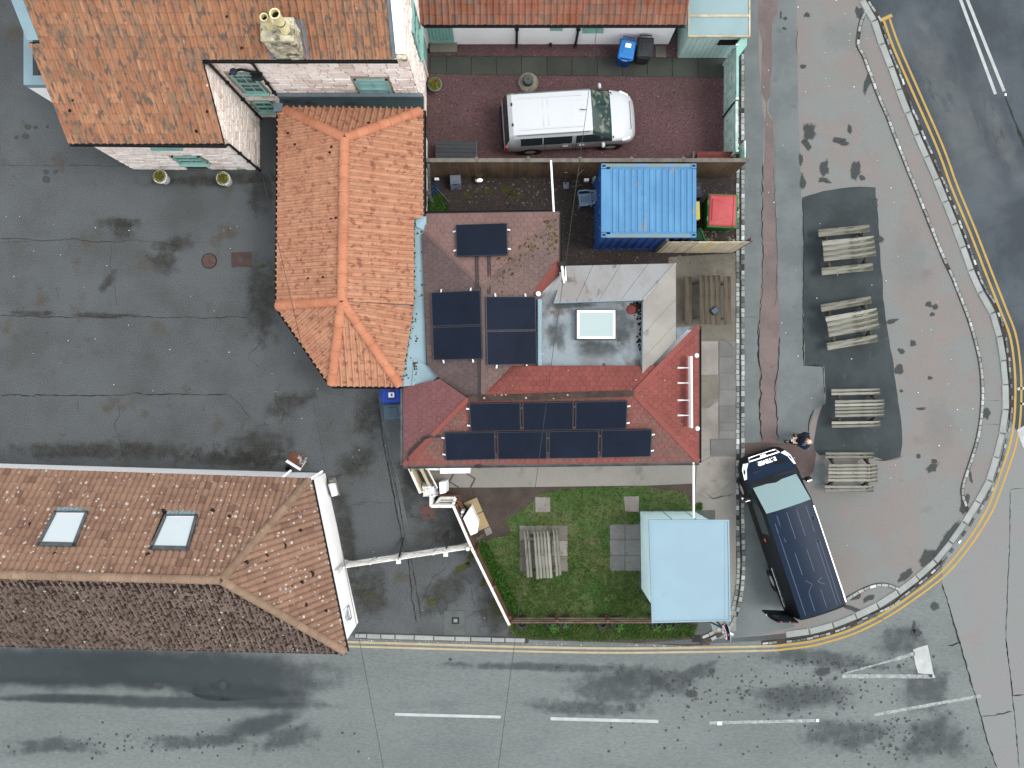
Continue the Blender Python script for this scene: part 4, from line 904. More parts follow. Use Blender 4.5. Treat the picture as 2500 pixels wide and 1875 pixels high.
s.build('moss', 'st_moss', dy_)
slabs = MB().prism([tuple(P(x, y, 0))[:2] for x, y in ((1046, 135), (1770, 140), (1770, 190), (1046, 181))], .013).build('slab_path', MT['mortar']); slabs['kind'] = 'structure'
jx = [1050, 1090, 1150, 1212, 1273, 1335, 1396, 1458, 1519, 1580, 1641, 1704, 1768]
for i, (x0, x1) in enumerate(zip(jx, jx[1:])):
    t0, t1 = (x0 - 1050) / 718, (x1 - 1050) / 718
    pts = [(x0 + .9, 138 + 4.5 * t0), (x1 - .9, 138 + 4.5 * t1), (x1 - .9, 180 + 9 * t1), (x0 + .9, 180 + 9 * t0)]
    MB().prism([tuple(P(x, y, .03))[:2] for x, y in pts], .01, .035 + random.uniform(-.004, .004)).build('slab', MT['slab_dark'], slabs, bevel=.006)
MB().prism([tuple(P(x, y, .03))[:2] for x, y in ((1600, 112), (1626, 112), (1626, 140), (1600, 140))], .01, .05).build('slab', MT['patio'], slabs, bevel=.006)
patio = sheet('patio', [(1632, 628), (1797, 618), (1797, 832), (1632, 832)], MT['patio'], .02, kind='structure', t=.03)
sheet('slab', [(1631, 639), (1660, 622), (1680, 640), (1640, 648)], MT['slab_grey'], .012, dy_)
spath = sheet('garden_path', [(990, 1130), (1700, 1120), (1700, 1180), (1590, 1185), (1200, 1190), (1070, 1190), (1040, 1160)], MT['concrete'], .016, kind='structure', t=.03)
epath = sheet('side_path', [(1690, 832), (1797, 832), (1797, 1540), (1740, 1545), (1690, 1300)], MT['concrete'], .014, kind='structure')
h0 = q5(1400, 800)
def slab(parent, px, m, z=.045, b=.006):
    pts = [P(x, y, z) for x, y in px]; c = sum(pts, Vector()) / len(pts)
    pts = [c + (p - c) * .985 for p in pts]
    return MB().prism([tuple(p)[:2] for p in pts], .005, z + random.uniform(-.006, .006)).build('slab', MT[m], parent, bevel=b)
ys_ = [110, 245, 383, 522, 660, 800, 872, 938]
for a, b in zip(ys_, ys_[1:]): slab(epath, pl(h0, (1228, a), (1366, a), (1366, b), (1228, b)), 'slab_grey')
slab(epath, pl(h0, (1060, 112), (1222, 112), (1222, 398), (1060, 402)), 'slab')
slab(epath, pl(h0, (1062, 406), (1218, 402), (1224, 600), (1180, 625), (1130, 670), (1064, 672)), 'patio')
slab(epath, pl(h0, (1066, 680), (1135, 676), (1185, 632), (1224, 612), (1224, 936), (1150, 940), (1150, 1020), (1066, 1060)), 'slab')
slab(epath, pl(h0, (1155, 942), (1368, 940), (1368, 1080), (1158, 1080)), 'slab_grey')
slab(epath, pl(h0, (1160, 1088), (1368, 1086), (1368, 1280), (1310, 1320), (1150, 1440), (1020, 1400), (1040, 1150)), 'slab')
cracks('crack', [(pl(h0, (1170, 1085), (1215, 1150)), .02, 1.5), (pl(h0, (1120, 1400), (1180, 1440), (1360, 1400)), .02, 1.5), (pl(h0, (1290, 110), (1350, 180)), .012, 1.0)], epath, .053)
# lawn
LAWN = [(1112, 1236), (1095, 1192), (1200, 1188), (1430, 1184), (1590, 1182), (1680, 1186), (1692, 1220), (1694, 1260), (1600, 1260), (1574, 1260), (1574, 1480), (1596, 1515), (1596, 1510), (1246, 1514), (1160, 1345)]
soil = sheet('garden_soil', [(1075, 1186), (1200, 1186), (1690, 1180), (1700, 1250), (1720, 1270), (1720, 1480), (1690, 1560), (1560, 1570), (1300, 1562), (1240, 1552), (1246, 1530), (1160, 1345), (1112, 1236)], MT['soil'], .010, kind='structure', jag=.02)
GRZ = [(1250, 1300), (1230, 1275), (1270, 1245), (1330, 1200), (1420, 1190), (1560, 1188), (1670, 1200), (1690, 1230), (1700, 1255), (1580, 1258), (1600, 1470), (1604, 1512), (1600, 1535), (1700, 1535), (1690, 1552), (1600, 1560), (1450, 1560), (1300, 1552), (1250, 1545), (1246, 1520), (1175, 1375), (1155, 1340), (1180, 1320)]
sheet('turf', GRZ, MT['turf'], .014, soil, jag=.12, seg=.15)
SLABS_L = [[(1306, 1213), (1343, 1214), (1344, 1250), (1307, 1251)], [(1522, 1212), (1560, 1211), (1560, 1250), (1526, 1249)], [(1268, 1284), (1386, 1282), (1386, 1396), (1272, 1394)], [(1487, 1280), (1562, 1279), (1566, 1395), (1492, 1394)]]
gd = MT['grass']
def dens(p, x, y):
    n1 = noise.noise(p * .9) * .8 + .45; n2 = noise.noise(p * 3.0) * .8 + .45
    if any(in_poly(x, y, q) for q in SLABS_L): return .02
    low = .3 if y < 1300 else (.55 if y < 1380 else 1.0)
    if x < 1330 and y < 1300: low *= .5
    return (n1 * .6 + n2 * .7) * low
def grass(name, poly, n, parent, h0_, h1_, dn=None, seed=9, m='grass', z=.015):
    rr = random.Random(seed); v = []; f = []; xs = [p[0] for p in poly]; ys = [p[1] for p in poly]; c = 0; tr = 0
    while c < n and tr < n * 10:
        tr += 1; x, y = rr.uniform(min(xs), max(xs)), rr.uniform(min(ys), max(ys))
        if not in_poly(x, y, poly): continue
        p = P(x, y, z)
        if dn and rr.random() > dn(p, x, y): continue
        c += 1; hh = rr.uniform(h0_, h1_)
        for k in range(3):
            a = rr.uniform(0, 6.28); w = hh * .16; b = len(v); t = rr.uniform(.3, .9) * hh
            ox, oy = rr.uniform(-.03, .03), rr.uniform(-.03, .03)
            v += [(p.x + ox - math.sin(a) * w, p.y + oy + math.cos(a) * w, z), (p.x + ox + math.sin(a) * w, p.y + oy - math.cos(a) * w, z), (p.x + ox + math.cos(a) * t, p.y + oy + math.sin(a) * t, z + hh)]
            f.append((b, b + 1, b + 2))
    me = bpy.data.meshes.new(name); me.from_pydata(v, [], f); me.update(); me.materials.append(MT[m]); o = link(name, me, parent); o['kind'] = 'stuff'; return o
grass('grass', GRZ, 14000, soil, .03, .085, dens)
grass('grass', [(1250, 1516), (1600, 1516), (1700, 1525), (1690, 1555), (1450, 1563), (1290, 1556), (1250, 1545)], 5000, soil, .05, .13, None, 10)
grass('weeds', [(1166, 1330), (1185, 1318), (1270, 1490), (1262, 1512), (1248, 1512)], 700, soil, .08, .2, None, 11, 'weed')
grass('weeds', [(1700, 1228), (1716, 1230), (1712, 1245), (1698, 1245)], 60, epath, .06, .14, None, 12, 'weed')
grass('weeds', [(1052, 490), (1075, 478), (1092, 505), (1085, 520), (1050, 522)], 330, dy_, .08, .22, None, 13, 'weed')
grass('weeds', [(1215, 1400), (1225, 1395), (1232, 1440), (1222, 1440)], 25, land, .04, .1, None, 14, 'weed')
i0 = 0
for q in SLABS_L[:2]: slab(soil, q, 'slab', .035, .01)
x0, y0, x1, y1_ = 1268, 1283, 1386, 1395
for i in range(3):
    for j in range(3):
        slab(soil, [(x0 + (x1-x0)*i/3, y0 + (y1_-y0)*j/3), (x0 + (x1-x0)*(i+1)/3, y0 + (y1_-y0)*j/3), (x0 + (x1-x0)*(i+1)/3, y0 + (y1_-y0)*(j+1)/3), (x0 + (x1-x0)*i/3, y0 + (y1_-y0)*(j+1)/3)], 'patio' if (i + j) % 3 else 'slab', .03)
for i in range(2):
    for j in range(3):
        slab(soil, [(1488 + 38*i, 1280 + 38*j), (1526 + 38*i, 1280 + 38*j), (1526 + 38*i, 1318 + 38*j), (1489 + 38*i, 1318 + 38*j)], 'slab_grey', .034, .01)
j0 = lambda x, y: (980 + x * .12658, 1120 + y * .12658)
for q in (((1190, 860), (1455, 742), (1565, 1010), (1425, 1085)), ((1430, 1090), (1570, 1018), (1700, 1305), (1470, 1405))): slab(soil, pl(j0, *q), 'slab_buff', .05)
slab(soil, pl(j0, (1588, 1362), (1705, 1312), (1760, 1435), (1640, 1495)), 'slab', .05)
pebbles = scatter('rubble', 'rubble', [(1162, 1310), (1182, 1305), (1186, 1330), (1172, 1335)], 40, .02, .045, soil, .02, seed=21)
scatter('litter', 'litterw', [(0, 400), (1240, 700), (1240, 1540), (870, 1545), (850, 1180), (640, 980), (0, 1100)], 60, .012, .022, land, .011, seed=31)
scatter('litter', 'litterw', [(1830, 0), (2080, 0), (2400, 800), (2400, 1200), (2100, 1420), (1900, 1060)], 60, .012, .03, fore, .017, seed=32)
scatter('litter', 'litterw', [(870, 1560), (1300, 1568), (1750, 1577), (1750, 1580), (1290, 1574), (870, 1566)], 60, .010, .02, road, RZ + .014, seed=33)
sheet('drain_mud', [(1560, 1571), (1640, 1560), (1700, 1548), (1740, 1560), (1735, 1575), (1680, 1580)], MT['soil'], RZ + .012, road, jag=.03)
dg = sheet('road_gully', [(1690, 1551), (1711, 1551), (1711, 1567), (1690, 1567)], MT['soothole'], .016, soil)
mb = MB()
for i in range(6): mb.beam(P(1692 + i * 3.5, 1552, .02), P(1692 + i * 3.5, 1566, .02), .022, .02)
mb.build('gully_bars', MT['iron'], dg)

# ================================================================ BUILDINGS
def deck(name, planes, m, parent, t=.03):
    mb = MB()
    for pts in planes: mb.slab(pts, t)
    return mb.build(name, m, parent)
def gutter(name, a, b, parent, m='gutter', r=.06):
    a, b = Vector(a), Vector(b); d = (b - a).normalized(); s_ = Vector((-d.y, d.x, 0))
    vs = []; n = 6
    for p in (a, b):
        for k in range(n + 1):
            t = math.pi * k / n; vs.append(p + s_ * math.cos(t) * r - Vector((0, 0, math.sin(t) * r)))
        for k in range(n, -1, -1):
            t = math.pi * k / n; vs.append(p + s_ * math.cos(t) * r * .82 - Vector((0, 0, math.sin(t) * r * .82)))
    w = 2 * (n + 1)
    fs = [(i, (i + 1) % w, w + (i + 1) % w, w + i) for i in range(w)] + [tuple(range(w))[::-1], tuple(range(w, 2*w))]
    return MB().add(vs, fs).build(name, MT[m], parent)
def window(parent, O, U, n, u0, u1, z0, z1, nx=2, nz=4, m='teal', g='glass', sill=True, sash=True):
    """sash window on a wall: frame with bars, panes, sill"""
    O = Vector(O); U = Vector(U).normalized(); n = Vector(n); Z = Vector((0, 0, 1))
    def pt(u, z, d): return O + U * u + Z * z + n * d
    fr = MB(); t = .07
    for a, b in (((u0, z0), (u1, z0)), ((u0, z1), (u1, z1))): fr.beam(pt(a[0], a[1] + (t/2 if a[1] == z0 else -t/2), .035), pt(b[0], b[1] + (t/2 if b[1] == z0 else -t/2), .035), .07, t, Z)
    for u in (u0 + t/2, u1 - t/2): fr.beam(pt(u, z0, .034), pt(u, z1, .034), t, .068, n)
    if sash: fr.beam(pt(u0, (z0+z1)/2, .04), pt(u1, (z0+z1)/2, .04), .05, .06, Z)
    w = fr.build('window', MT[m], parent)
    bars = MB()
    for k in range(1, nx): bars.beam(pt(u0 + (u1-u0)*k/nx, z0, .025), pt(u0 + (u1-u0)*k/nx, z1, .025), .03, .03, n)
    for k in range(1, nz):
        if sash and k * 2 == nz: continue
        bars.beam(pt(u0, z0 + (z1-z0)*k/nz, .024), pt(u1, z0 + (z1-z0)*k/nz, .024), .03, .028, Z)
    if bars.v: bars.build('glazing_bars', MT[m], w)
    for i in range(nx):
        for j in range(nz):
            a0, a1 = u0 + (u1-u0)*i/nx, u0 + (u1-u0)*(i+1)/nx; b0_, b1_ = z0 + (z1-z0)*j/nz, z0 + (z1-z0)*(j+1)/nz
            MB().add([pt(a0, b0_, .012), pt(a1, b0_, .012), pt(a1, b1_, .012), pt(a0, b1_, .012)], [(0, 1, 2, 3)]).build('pane', MT[g], w)
    if sill: MB().beam(pt(u0 - .05, z0 - .04, .07), pt(u1 + .05, z0 - .04, .07), .16, .07, Z).build('sill', MT[m], w)
    return w
# ---------------------------------------------------------------- stone house
sh = thing('stone_house', 'big pale stone house with faded orange pantile roof, teal sash windows and chimney', 'house', (-8.5, 11, 0))
RS = .93
def hz(Y): return 3.85 + RS * (Y - 7.70)
XW0, XW1, XE, YU, YN = -13.85, -9.25, -3.15, 9.78, 15.0
YF = 7.87
wall = MB().bb((XW0, YF, 0), (XW1, YN, 3.72)).build('wall', MT['stonejoint'], sh)
mb = MB()
pr = [(YF, 3.7), (YN, 3.7), (YN, 8.3), (12.9, hz(12.9) - .12), (YF, hz(YF) - .12)]
mb.add([(XW0 + .002, y, z) for y, z in pr] + [(XW1 - .002, y, z) for y, z in pr], [tuple(range(5)), tuple(range(9, 4, -1))] + [(i, (i+1) % 5, 5 + (i+1) % 5, 5 + i) for i in range(5)])
mb.build('gable_wall', MT['stonejoint'], sh)
wall2 = MB().bb((XW1 + .003, YU, 0), (XE, YN, 5.55)).build('wall', MT['stonejoint'], sh)
mb = MB(); pr = [(YU + .003, 5.5), (YN - .003, 5.5), (YN - .003, 8.3), (12.9, hz(12.9) - .1), (YU + .003, hz(YU) - .1)]
mb.add([(XE - .35, y, z) for y, z in pr] + [(XE - .003, y, z) for y, z in pr], [tuple(range(5)), tuple(range(9, 4, -1))] + [(i, (i+1) % 5, 5 + (i+1) % 5, 5 + i) for i in range(5)])
mb.build('gable_wall', MT['stonejoint'], sh)
ST = Pieces('stone'); SKS = unit_stones(ST, MT['stone'], 4)
stonewall(ST, SKS, wall, (XW0, YF, 0), (1, 0, 0), XW1 - XW0, lambda u: 3.62, (0, -1, 0), [(1.9, 2.85, 2.95, 3.75), (2.0, .85, 3.15, 1.82), (2.0, .05, 2.8, .8)], .20, .36)
stonewall(ST, SKS, wall, (XW1, YF, 0), (0, 1, 0), YU - YF, lambda u: hz(YF + u) - .16, (1, 0, 0), [], .19, .34)
stonewall(ST, SKS, wall2, (XW1, YU, 0), (1, 0, 0), XE - XW1, lambda u: 5.5, (0, -1, 0), [(-.1 + .3, 2.5, 1.15, 4.32), (.15, .65, 1.05, 1.78), (4.1, 2.02, 5.32, 3.84)], .22, .42)
stonewall(ST, SKS, wall2, (XE, YU, 0), (0, 1, 0), 3.4, lambda u: hz(YU + u) - .15, (1, 0, 0), [(1.15, 2.1, 2.35, 4.4), (1.45, 0, 2.6, 2.1)], .19, .34)
ST.finish()
window(wall, (XW0, YF, 0), (1, 0, 0), (0, -1, 0), 1.95, 2.9, 2.93, 3.62, 2, 2)
window(wall, (XW0, YF, 0), (1, 0, 0), (0, -1, 0), 2.1, 3.05, .92, 1.76, 2, 2)
MB().bb((XW0 + 2.05, YF - .012, .1), (XW0 + 2.75, YF + .1, .78)).build('dark_vent', MT['soothole'], wall)
window(wall2, (XW1, YU, 0), (1, 0, 0), (0, -1, 0), .35, 1.08, 2.62, 4.24, 2, 4)
window(wall2, (XW1, YU, 0), (1, 0, 0), (0, -1, 0), .25, .95, .77, 1.70, 2, 2)
window(wall2, (XW1, YU, 0), (1, 0, 0), (0, -1, 0), 4.18, 5.25, 2.13, 3.76, 2, 4, g='glassblind')
window(wall2, (XE, YU, 0), (0, 1, 0), (1, 0, 0), 1.22, 2.28, 2.25, 4.3, 2, 4)
dr = MB().bb((XE, YU + 1.55, .05), (XE + .05, YU + 2.5, 2.05)).build('door', MT['teal'], sh)
MB().bb((XE + .002, YU + 1.45, 0), (XE + .09, YU + 1.55, 2.15)).bb((XE + .002, YU + 2.5, 0), (XE + .09, YU + 2.6, 2.15)).bb((XE + .002, YU + 1.45, 2.06), (XE + .088, YU + 2.6, 2.16)).build('door_frame', MT['stone'], dr)
XV0, XV1 = -14.15, -3.5
YL = 7.70
pl_low = [Vector((XV0, YL, hz(YL))), Vector((XW1 + .06, YL - .04, hz(YL - .04))), Vector((XW1 + .06, 9.66, hz(9.66))), Vector((XV0, 9.66, hz(9.66)))]
pl_mid = [Vector((XV0, 9.66, hz(9.66))), Vector((XV1, 9.66, hz(9.66))), Vector((XV1, 10.0, hz(10.0))), Vector((XV0, 10.0, hz(10)))]
pl_up = [Vector((-13.8, 9.66, hz(9.66))), Vector((XV1, 9.66, hz(9.66))), Vector((XV1, 13.0, hz(13.0))), Vector((-13.8, 13.0, hz(13.0)))]
pl_step = [Vector((XV0, 9.66, hz(9.66))), Vector((-13.8, 9.66, hz(9.66))), Vector((-13.8, 10.0, hz(10.0))), Vector((XV0, 10.0, hz(10)))]
pl_back = [Vector((-13.8, 16.3, hz(13.0) - 3.1)), Vector((XV1, 16.3, hz(13.0) - 3.1)), Vector((XV1, 13.0, hz(13.0))), Vector((-13.8, 13.0, hz(13.0)))]
roof = deck('roof', [pl_low, pl_step, pl_up, pl_back], MT['deck'], sh, .06)
PT = Pieces('tile'); v_, f_ = pantile(.22, .335, .066); PT.mesh('t', v_, f_, MT['tile_old'], 40)
cx0, cx1, cy1 = -7.08, -6.14, 10.32
def skipc(c): return cx0 < c.x < cx1 and 9.5 < c.y < cy1
pl_all = [Vector((x, y, hz(y))) for x, y in ((XV0, YL), (XW1 + .06, YL), (XW1 + .06, 9.66), (XV1, 9.66), (XV1, 13.0), (-13.8, 13.0), (-13.8, 10.0), (XV0, 10.0))]
cover(PT, 't', pl_all, roof, .22, .335, skip=skipc); cover(PT, 't', pl_back, roof, .22, .335)
PT.finish()
cracks_m = MB()
for px, py, r in ((157, 106, 3), (178, 245, 2.5), (170, 270, 4.5), (506, 272, 4), (554, 40, 3), (590, 117, 3.5), (433, 249, 2), (307, 180, 2)):
    pp = Plane(pl_up[0], pl_up[1], pl_up[2]).hit(px, py, .05); cracks_m.lathe([(0, .03), (r * .013 * .7, .025), (r * .013, 0)], tuple(pp), 8)
cm = cracks_m.build('moss_clumps', MT['moss_clump'], roof); cm['kind'] = 'stuff'
gutter('gutter', (XV0 - .02, YL - .05, 3.80), (XW1 + .1, YL - .09, 3.78), sh); gutter('gutter', (XW1 + .02, 9.60, 5.62), (XV1 + .1, 9.60, 5.62), sh)
for pts in ([(XW1 + .06, YL - .06, 3.7), (XW1 + .06, YL + .03, 3.55), (XW1 + .05, YF - .08, 3.3), (XW1 + .05, YF - .08, .05)], [(XW1 + .09, 9.6, 5.5), (XW1 + .09, YU - .09, 5.2), (XW1 + .09, YU - .09, .05)], [(-7.86, 9.62, 5.5), (-7.86, YU - .08, 5.2), (-7.92, YU - .08, 2.5)]):
    d_ = MB().tube(pts, .042, 8).build('downpipe', MT['gutter'], sh, smooth=40)
    mb = MB()
    for k in (.3, .6, .9): 
        a, b = Vector(pts[-2]), Vector(pts[-1]); mb.box(tuple(a.lerp(b, k)), (.13, .11, .05))
    mb.build('pipe_clip', MT['gutter'], d_)
br = MB().tube([(-7.88, YU - .1, 4.5), (-8.3, YU - .14, 4.9), (-8.42, YU - .3, 5.2)], .045, 8).build('wall_lamp', MT['gutter'], sh, smooth=40); MB().lathe([(0, .05), (.1, .04), (.11, -.04), (0, -.05)], (-8.42, YU - .34, 5.25), 14).build('lamp_head', MT['bluegrey'], br, smooth=40)
MB().box((-7.98, YU - .16, 4.35), (.34, .24, .14)).build('bracket_tray', MT['gutter'], sh, bevel=.03)
# parapets and lead at the verges
def skew(name, x0, x1, ya, yb, dz, m, th=.16):
    pts = [(x0, ya, hz(ya) + dz), (x1, ya, hz(ya) + dz), (x1, yb, hz(yb) + dz), (x0, yb, hz(yb) + dz)]
    return MB().slab(pts, th).build(name, MT[m], sh)
skew('lead_flashing', XV1 - .04, -3.40, 9.66, 13.0, .10, 'leadgrey', .06)
for k in range(5): 
    a = 9.72 + k * .66; skew('coping_stone', -3.42, -3.13, a, a + .65, .16 + random.uniform(-.004, .004), 'whitewash', .2)
MB().box((-3.27, 9.68, hz(9.68) + .02), (.3, .16, .22)).build('kneeler_stone', MT['stone_yel'], sh, bevel=.02)
skew('lead_skew', -14.13, -13.79, 10.02, 13.0, .13, 'lead', .22)
bay = MB().bb((-16.1, 9.86, 0), (-13.87, 12.6, 2.72)).build('bay_wall', MT['white'], sh)
MB().bb((-16.1, 9.86, 2.72), (-15.80, 12.6, 3.0)).bb((-15.798, 9.86, 2.722), (-13.88, 10.17, 2.998)).build('bay_kerb', MT['lead'], bay); MB().bb((-15.79, 10.18, 2.72), (-13.88, 12.59, 2.735)).build('bay_deck', MT['grey_conc'], bay)
MB().bb((-15.3, 9.76, 2.55), (-13.9, 9.858, 2.7)).build('bay_fascia', MT['white'], bay)
# chimney
ch = MB().bb((-7.03, 9.68, 5.2), (-6.17, 10.27, 6.84)).build('chimney', MT['stonejoint'], roof)
CS = Pieces('chimney_stone'); CK = unit_stones(CS, MT['stone_yel'], 3)
stonewall(CS, CK, roof, (-7.03, 9.68, 5.6), (1, 0, 0), .86, lambda u: 1.24, (0, -1, 0), [], .2, .34, .03); stonewall(CS, CK, roof, (-6.17, 9.68, 5.6), (0, 1, 0), .59, lambda u: 1.24, (1, 0, 0), [], .2, .3, .03); stonewall(CS, CK, roof, (-7.03, 10.27, 5.6), (0, -1, 0), .59, lambda u: 1.24, (-1, 0, 0), [], .2, .3, .03)
CS.finish()
MB().box((-6.6, 9.975, 6.92), (.95, .68, .16)).build('chimney_cap', MT['stone_yel'], ch, bevel=.03); 
for x, y, z1, r in ((-6.36, 9.93, 8.05, .135), (-6.78, 10.03, 7.62, .105)):
    p_ = MB().lathe([(r * .95, 0), (r * 1.0, .05), (r * .92, .12), (r * .9, (z1 - 7.0) * .55), (r * 1.06, (z1 - 7.0) * .57), (r * 1.0, (z1 - 7.0) * .63), (r * .95, z1 - 7.06), (r * 1.1, z1 - 7.03), (r * 1.1, z1 - 7.0), (r * .85, z1 - 7.0), (r * .8, z1 - 7.3)], (x, y, 7.0), 22).build('chimney_pot', MT['pot'], ch, smooth=40)
    MB().lathe([(0, 0), (r * .84, 0)], (x, y, z1 - .16), 16).build('flue', MT['soothole'], ch)
    if r > .12: MB().lathe([(r * .93, 0), (r * 1.02, .0), (r * 1.02, .03), (r * .93, .03)], (x, y, 7.48), 20).build('pot_clamp', MT['iron'], ch)
fl = [(-7.18, 9.64), (-7.04, 9.64), (-7.04, 10.4), (-6.16, 10.4), (-6.16, 9.64), (-5.98, 9.64), (-5.98, 10.55), (-7.18, 10.55)]
def slopeslab(name, quads, m, parent, dz=.05):
    mb = MB()
    for q in quads: mb.slab([(x, y, hz(y) + dz) for x, y in q], .03)
    return mb.build(name, MT[m], parent)
slopeslab('chimney_flashing', [[(-7.2, 9.64), (-7.04, 9.64), (-7.04, 10.3), (-7.2, 10.3)], [(-6.165, 9.64), (-5.97, 9.64), (-5.97, 10.45), (-6.165, 10.45)], [(-7.2, 10.301), (-6.166, 10.301), (-6.166, 10.45), (-7.2, 10.45)]], 'leadgrey', ch, .10)

# ---------------------------------------------------------------- orange annex
an = thing('tiled_annex', 'low annex with bright orange hipped pantile roof and round ridge tiles', 'annex', (-5.6, 5, 0))
E = 2.6; RG = 3.8
apN, apS = P(842, 338, RG), P(835, 735, RG)
NW, NE, NE2 = P(690, 264, E), P(1032, 268, E), P(1032, 533, E)
planeE = Plane(NE, NE2, apN)
E3, E4 = planeE.hit(1009, 536), planeE.hit(1009, 744)
pW = [P(681, 268, E), P(677, 745, E), apS, apN]; planeW = Plane(pW[0], pW[1], apN)
pW[2] = planeW.hit(835, 735)
SWc, S1_, S2_ = P(676, 748, E), P(809, 941, E), P(978, 943, E)
pN = [NW, NE, apN]
pE = [NE, NE2, E3, E4, planeE.hit(836, 735), planeE.hit(842, 338)]
pSW = [SWc, S1_, apS]; pS = [S1_, S2_, apS]; pSE = [S2_, P(1009, 747, E + .12), apS]
inn = [Vector((NW.x + .25, NW.y - .3, 0)), Vector((NE.x - .1, NE.y - .3, 0)), Vector((NE2.x - .1, P(1009, 745, E).y, 0)), Vector((S2_.x - .1, S2_.y + .22, 0)), Vector((S1_.x + .12, S1_.y + .22, 0)), Vector((SWc.x + .25, SWc.y, 0))]
aw = MB().prism([(p.x, p.y) for p in inn], 0, E - .06).build('wall', MT['whitewash'], an)
aroof = deck('roof', [pN, pW, pE, pSW, pS, pSE], MT['deck'], an, .05)
AT = Pieces('tile'); v_, f_ = pantile(.208, .30, .082, .026); AT.mesh('t', v_, f_, MT['tile_new'], 40)
for pts in (pN, pW, pE, pSW, pS, pSE): cover(AT, 't', pts, aroof, .208, .30)
AT.finish()
AR = Pieces('ridge_tile'); v_, f_ = halfround(.42, .155); AR.mesh('r', v_, f_, MT['ridge_new'], 40)
for a, b in ((apN, apS), (P(697, 270, E + .05), apN), (P(1026, 272, E + .05), apN), (P(678, 747, E + .04), apS), (S1_ + Vector((.02, .04, .03)), apS), (S2_ + Vector((-.02, .04, .03)), apS)): ridge(AR, 'r', a, b, aroof, .42, .035)
AR.finish()
mb = MB()
for px, py, pts in ((870, 828, pS), (888, 860, pS), (703, 325, pW), (805, 372, pW), (809, 358, pW), (720, 352, pW), (808, 535, pW), (820, 532, pW), (806, 568, pW), (752, 680, pW), (788, 677, pW), (900, 300, pN)):
    pp = Plane(pts[0], pts[1], pts[2]).hit(px, py, .06); mb.lathe([(0, .02), (.03, .015), (.045, 0)], tuple(pp), 8)
mb.build('moss_clumps', MT['moss_clump'], aroof)['kind'] = 'stuff'
gutter('gutter', pW[0] + Vector((-.05, 0, -.06)), pW[1] + Vector((-.05, 0, -.06)), an); gutter('gutter', S1_ + Vector((0, -.04, -.06)), S2_ + Vector((0, -.04, -.06)), an); gutter('gutter', SWc + Vector((-.04, -.04, -.06)), S1_ + Vector((-.04, -.02, -.06)), an); gutter('gutter', NE + Vector((.05, 0, -.05)), NE2 + Vector((.05, 0, -.05)), an)
bg_ = MB().bb((-7.85, 9.3, 2.30), (-2.98, 9.72, 2.36)).build('box_gutter', MT['signback'], an); MB().bb((-7.85, 9.62, 2.36), (-3.0, 9.74, 2.58)).build('gutter_upstand', MT['leadgrey'], bg_); MB().bb((-7.9, 9.28, 2.37), (-2.98, 9.36, 2.46)).build('gutter_lip', MT['signback'], bg_)
s = Stains()
for x, y, rx, ry in ((720, 250, 30, 7), (760, 254, 20, 6), (850, 254, 24, 7), (885, 258, 18, 5), (700, 248, 14, 6), (925, 256, 5, 4)): s.blob(x, y, rx, ry, 0, 2.362)
s.build('wet_moss', 'st_dirt_shade', bg_)
MB().box(tuple(P(679, 262, 2.75)), (.3, .28, .05)).build('lead_saddle', MT['leadgrey'], an, bevel=.01)
MB().box(tuple(P(896, 944.5, 2.3)), (.45, .12, .3)).build('fascia_board', MT['white'], an)

# ---------------------------------------------------------------- hexagon-shingled house
hh = thing('shingled_house', 'single-storey house with brown and red hexagon shingle roof carrying solar panels', 'house', (2, -.5, 0))
HE, HR = 2.5, 3.7
apA, apW, apE = P(1180, 703, HR), P(1143, 973, HR), P(1548, 960, HR)
HNP = Plane(P(1038, 522, HE), P(1365, 517, HE), apA)
HEP = Plane(P(1365, 517, HE), P(1365, 672, HE), apA)
HSP = Plane(P(985, 1137, HE), P(1706, 1128, HE), apE)
HXP = Plane(P(1706, 795, HE), P(1706, 1128, HE), apE)
HQP = Plane(P(985, 945, HE), P(985, 1137, HE), apW)
hipw = HNP.hit(1037, 568)
HWP = Plane(hipw, apA, P(1180, 965, HR))
RN_b = P(1548, 960, HR).lerp(P(1180, 967, HR), 1)
HTP = Plane(P(1180, 967, HR), apE, Vector((4.0, P(1548, 893, 3.17).y, 3.17)))
n_pl = [P(1038, 522, HE), P(1365, 517, HE), apA, hipw]
e_pl = [P(1365, 517, HE), P(1365, 672, HE), HEP.hit(1325, 712), HEP.hit(1313, 730), HEP.hit(1313, 893), HEP.hit(1250, 893), HEP.hit(1180, 965), apA]
w_pl = [HWP.hit(1029, 572), HWP.hit(1043, 890), HWP.hit(1075, 925), HWP.hit(1143, 972), P(1180, 966, HR), apA, hipw]
s_pl = [P(985, 1137, HE), P(1706, 1128, HE), apE, HSP.hit(1143, 972)]
x_pl = [P(1706, 795, HE), P(1706, 1128, HE), apE]
q_pl = [P(985, 945, HE), P(985, 1137, HE), apW, HQP.hit(1075, 925)]
t_pl = [HTP.hit(1250, 893), HTP.hit(1606, 893), apE, HTP.hit(1180, 966)]
nx_pl = [P(1706, 797, HE), apE, HTP.hit(1606, 893), Vector(P(1650, 830, 2.75))]
HB = [(P(x, y, HE).x, P(x, y, HE).y) for x, y in ((1050, 532), (1352, 528), (1352, 664), (1640, 655), (1640, 805), (1694, 805), (1694, 1117), (1000, 1124), (1000, 950), (1050, 950))]
hw = MB().prism(HB, 0, HE - .06).build('wall', MT['whitewash'], hh)
hroof = deck('roof', [n_pl, w_pl, s_pl, x_pl, q_pl, t_pl], MT['deck_grey'], hh, .05)
d2_ = deck('roof_deck', [e_pl], MT['deck_grey'], hh, .05)
HX = Pieces('shingle'); D = .215; v_, f_ = hexpiece(D)
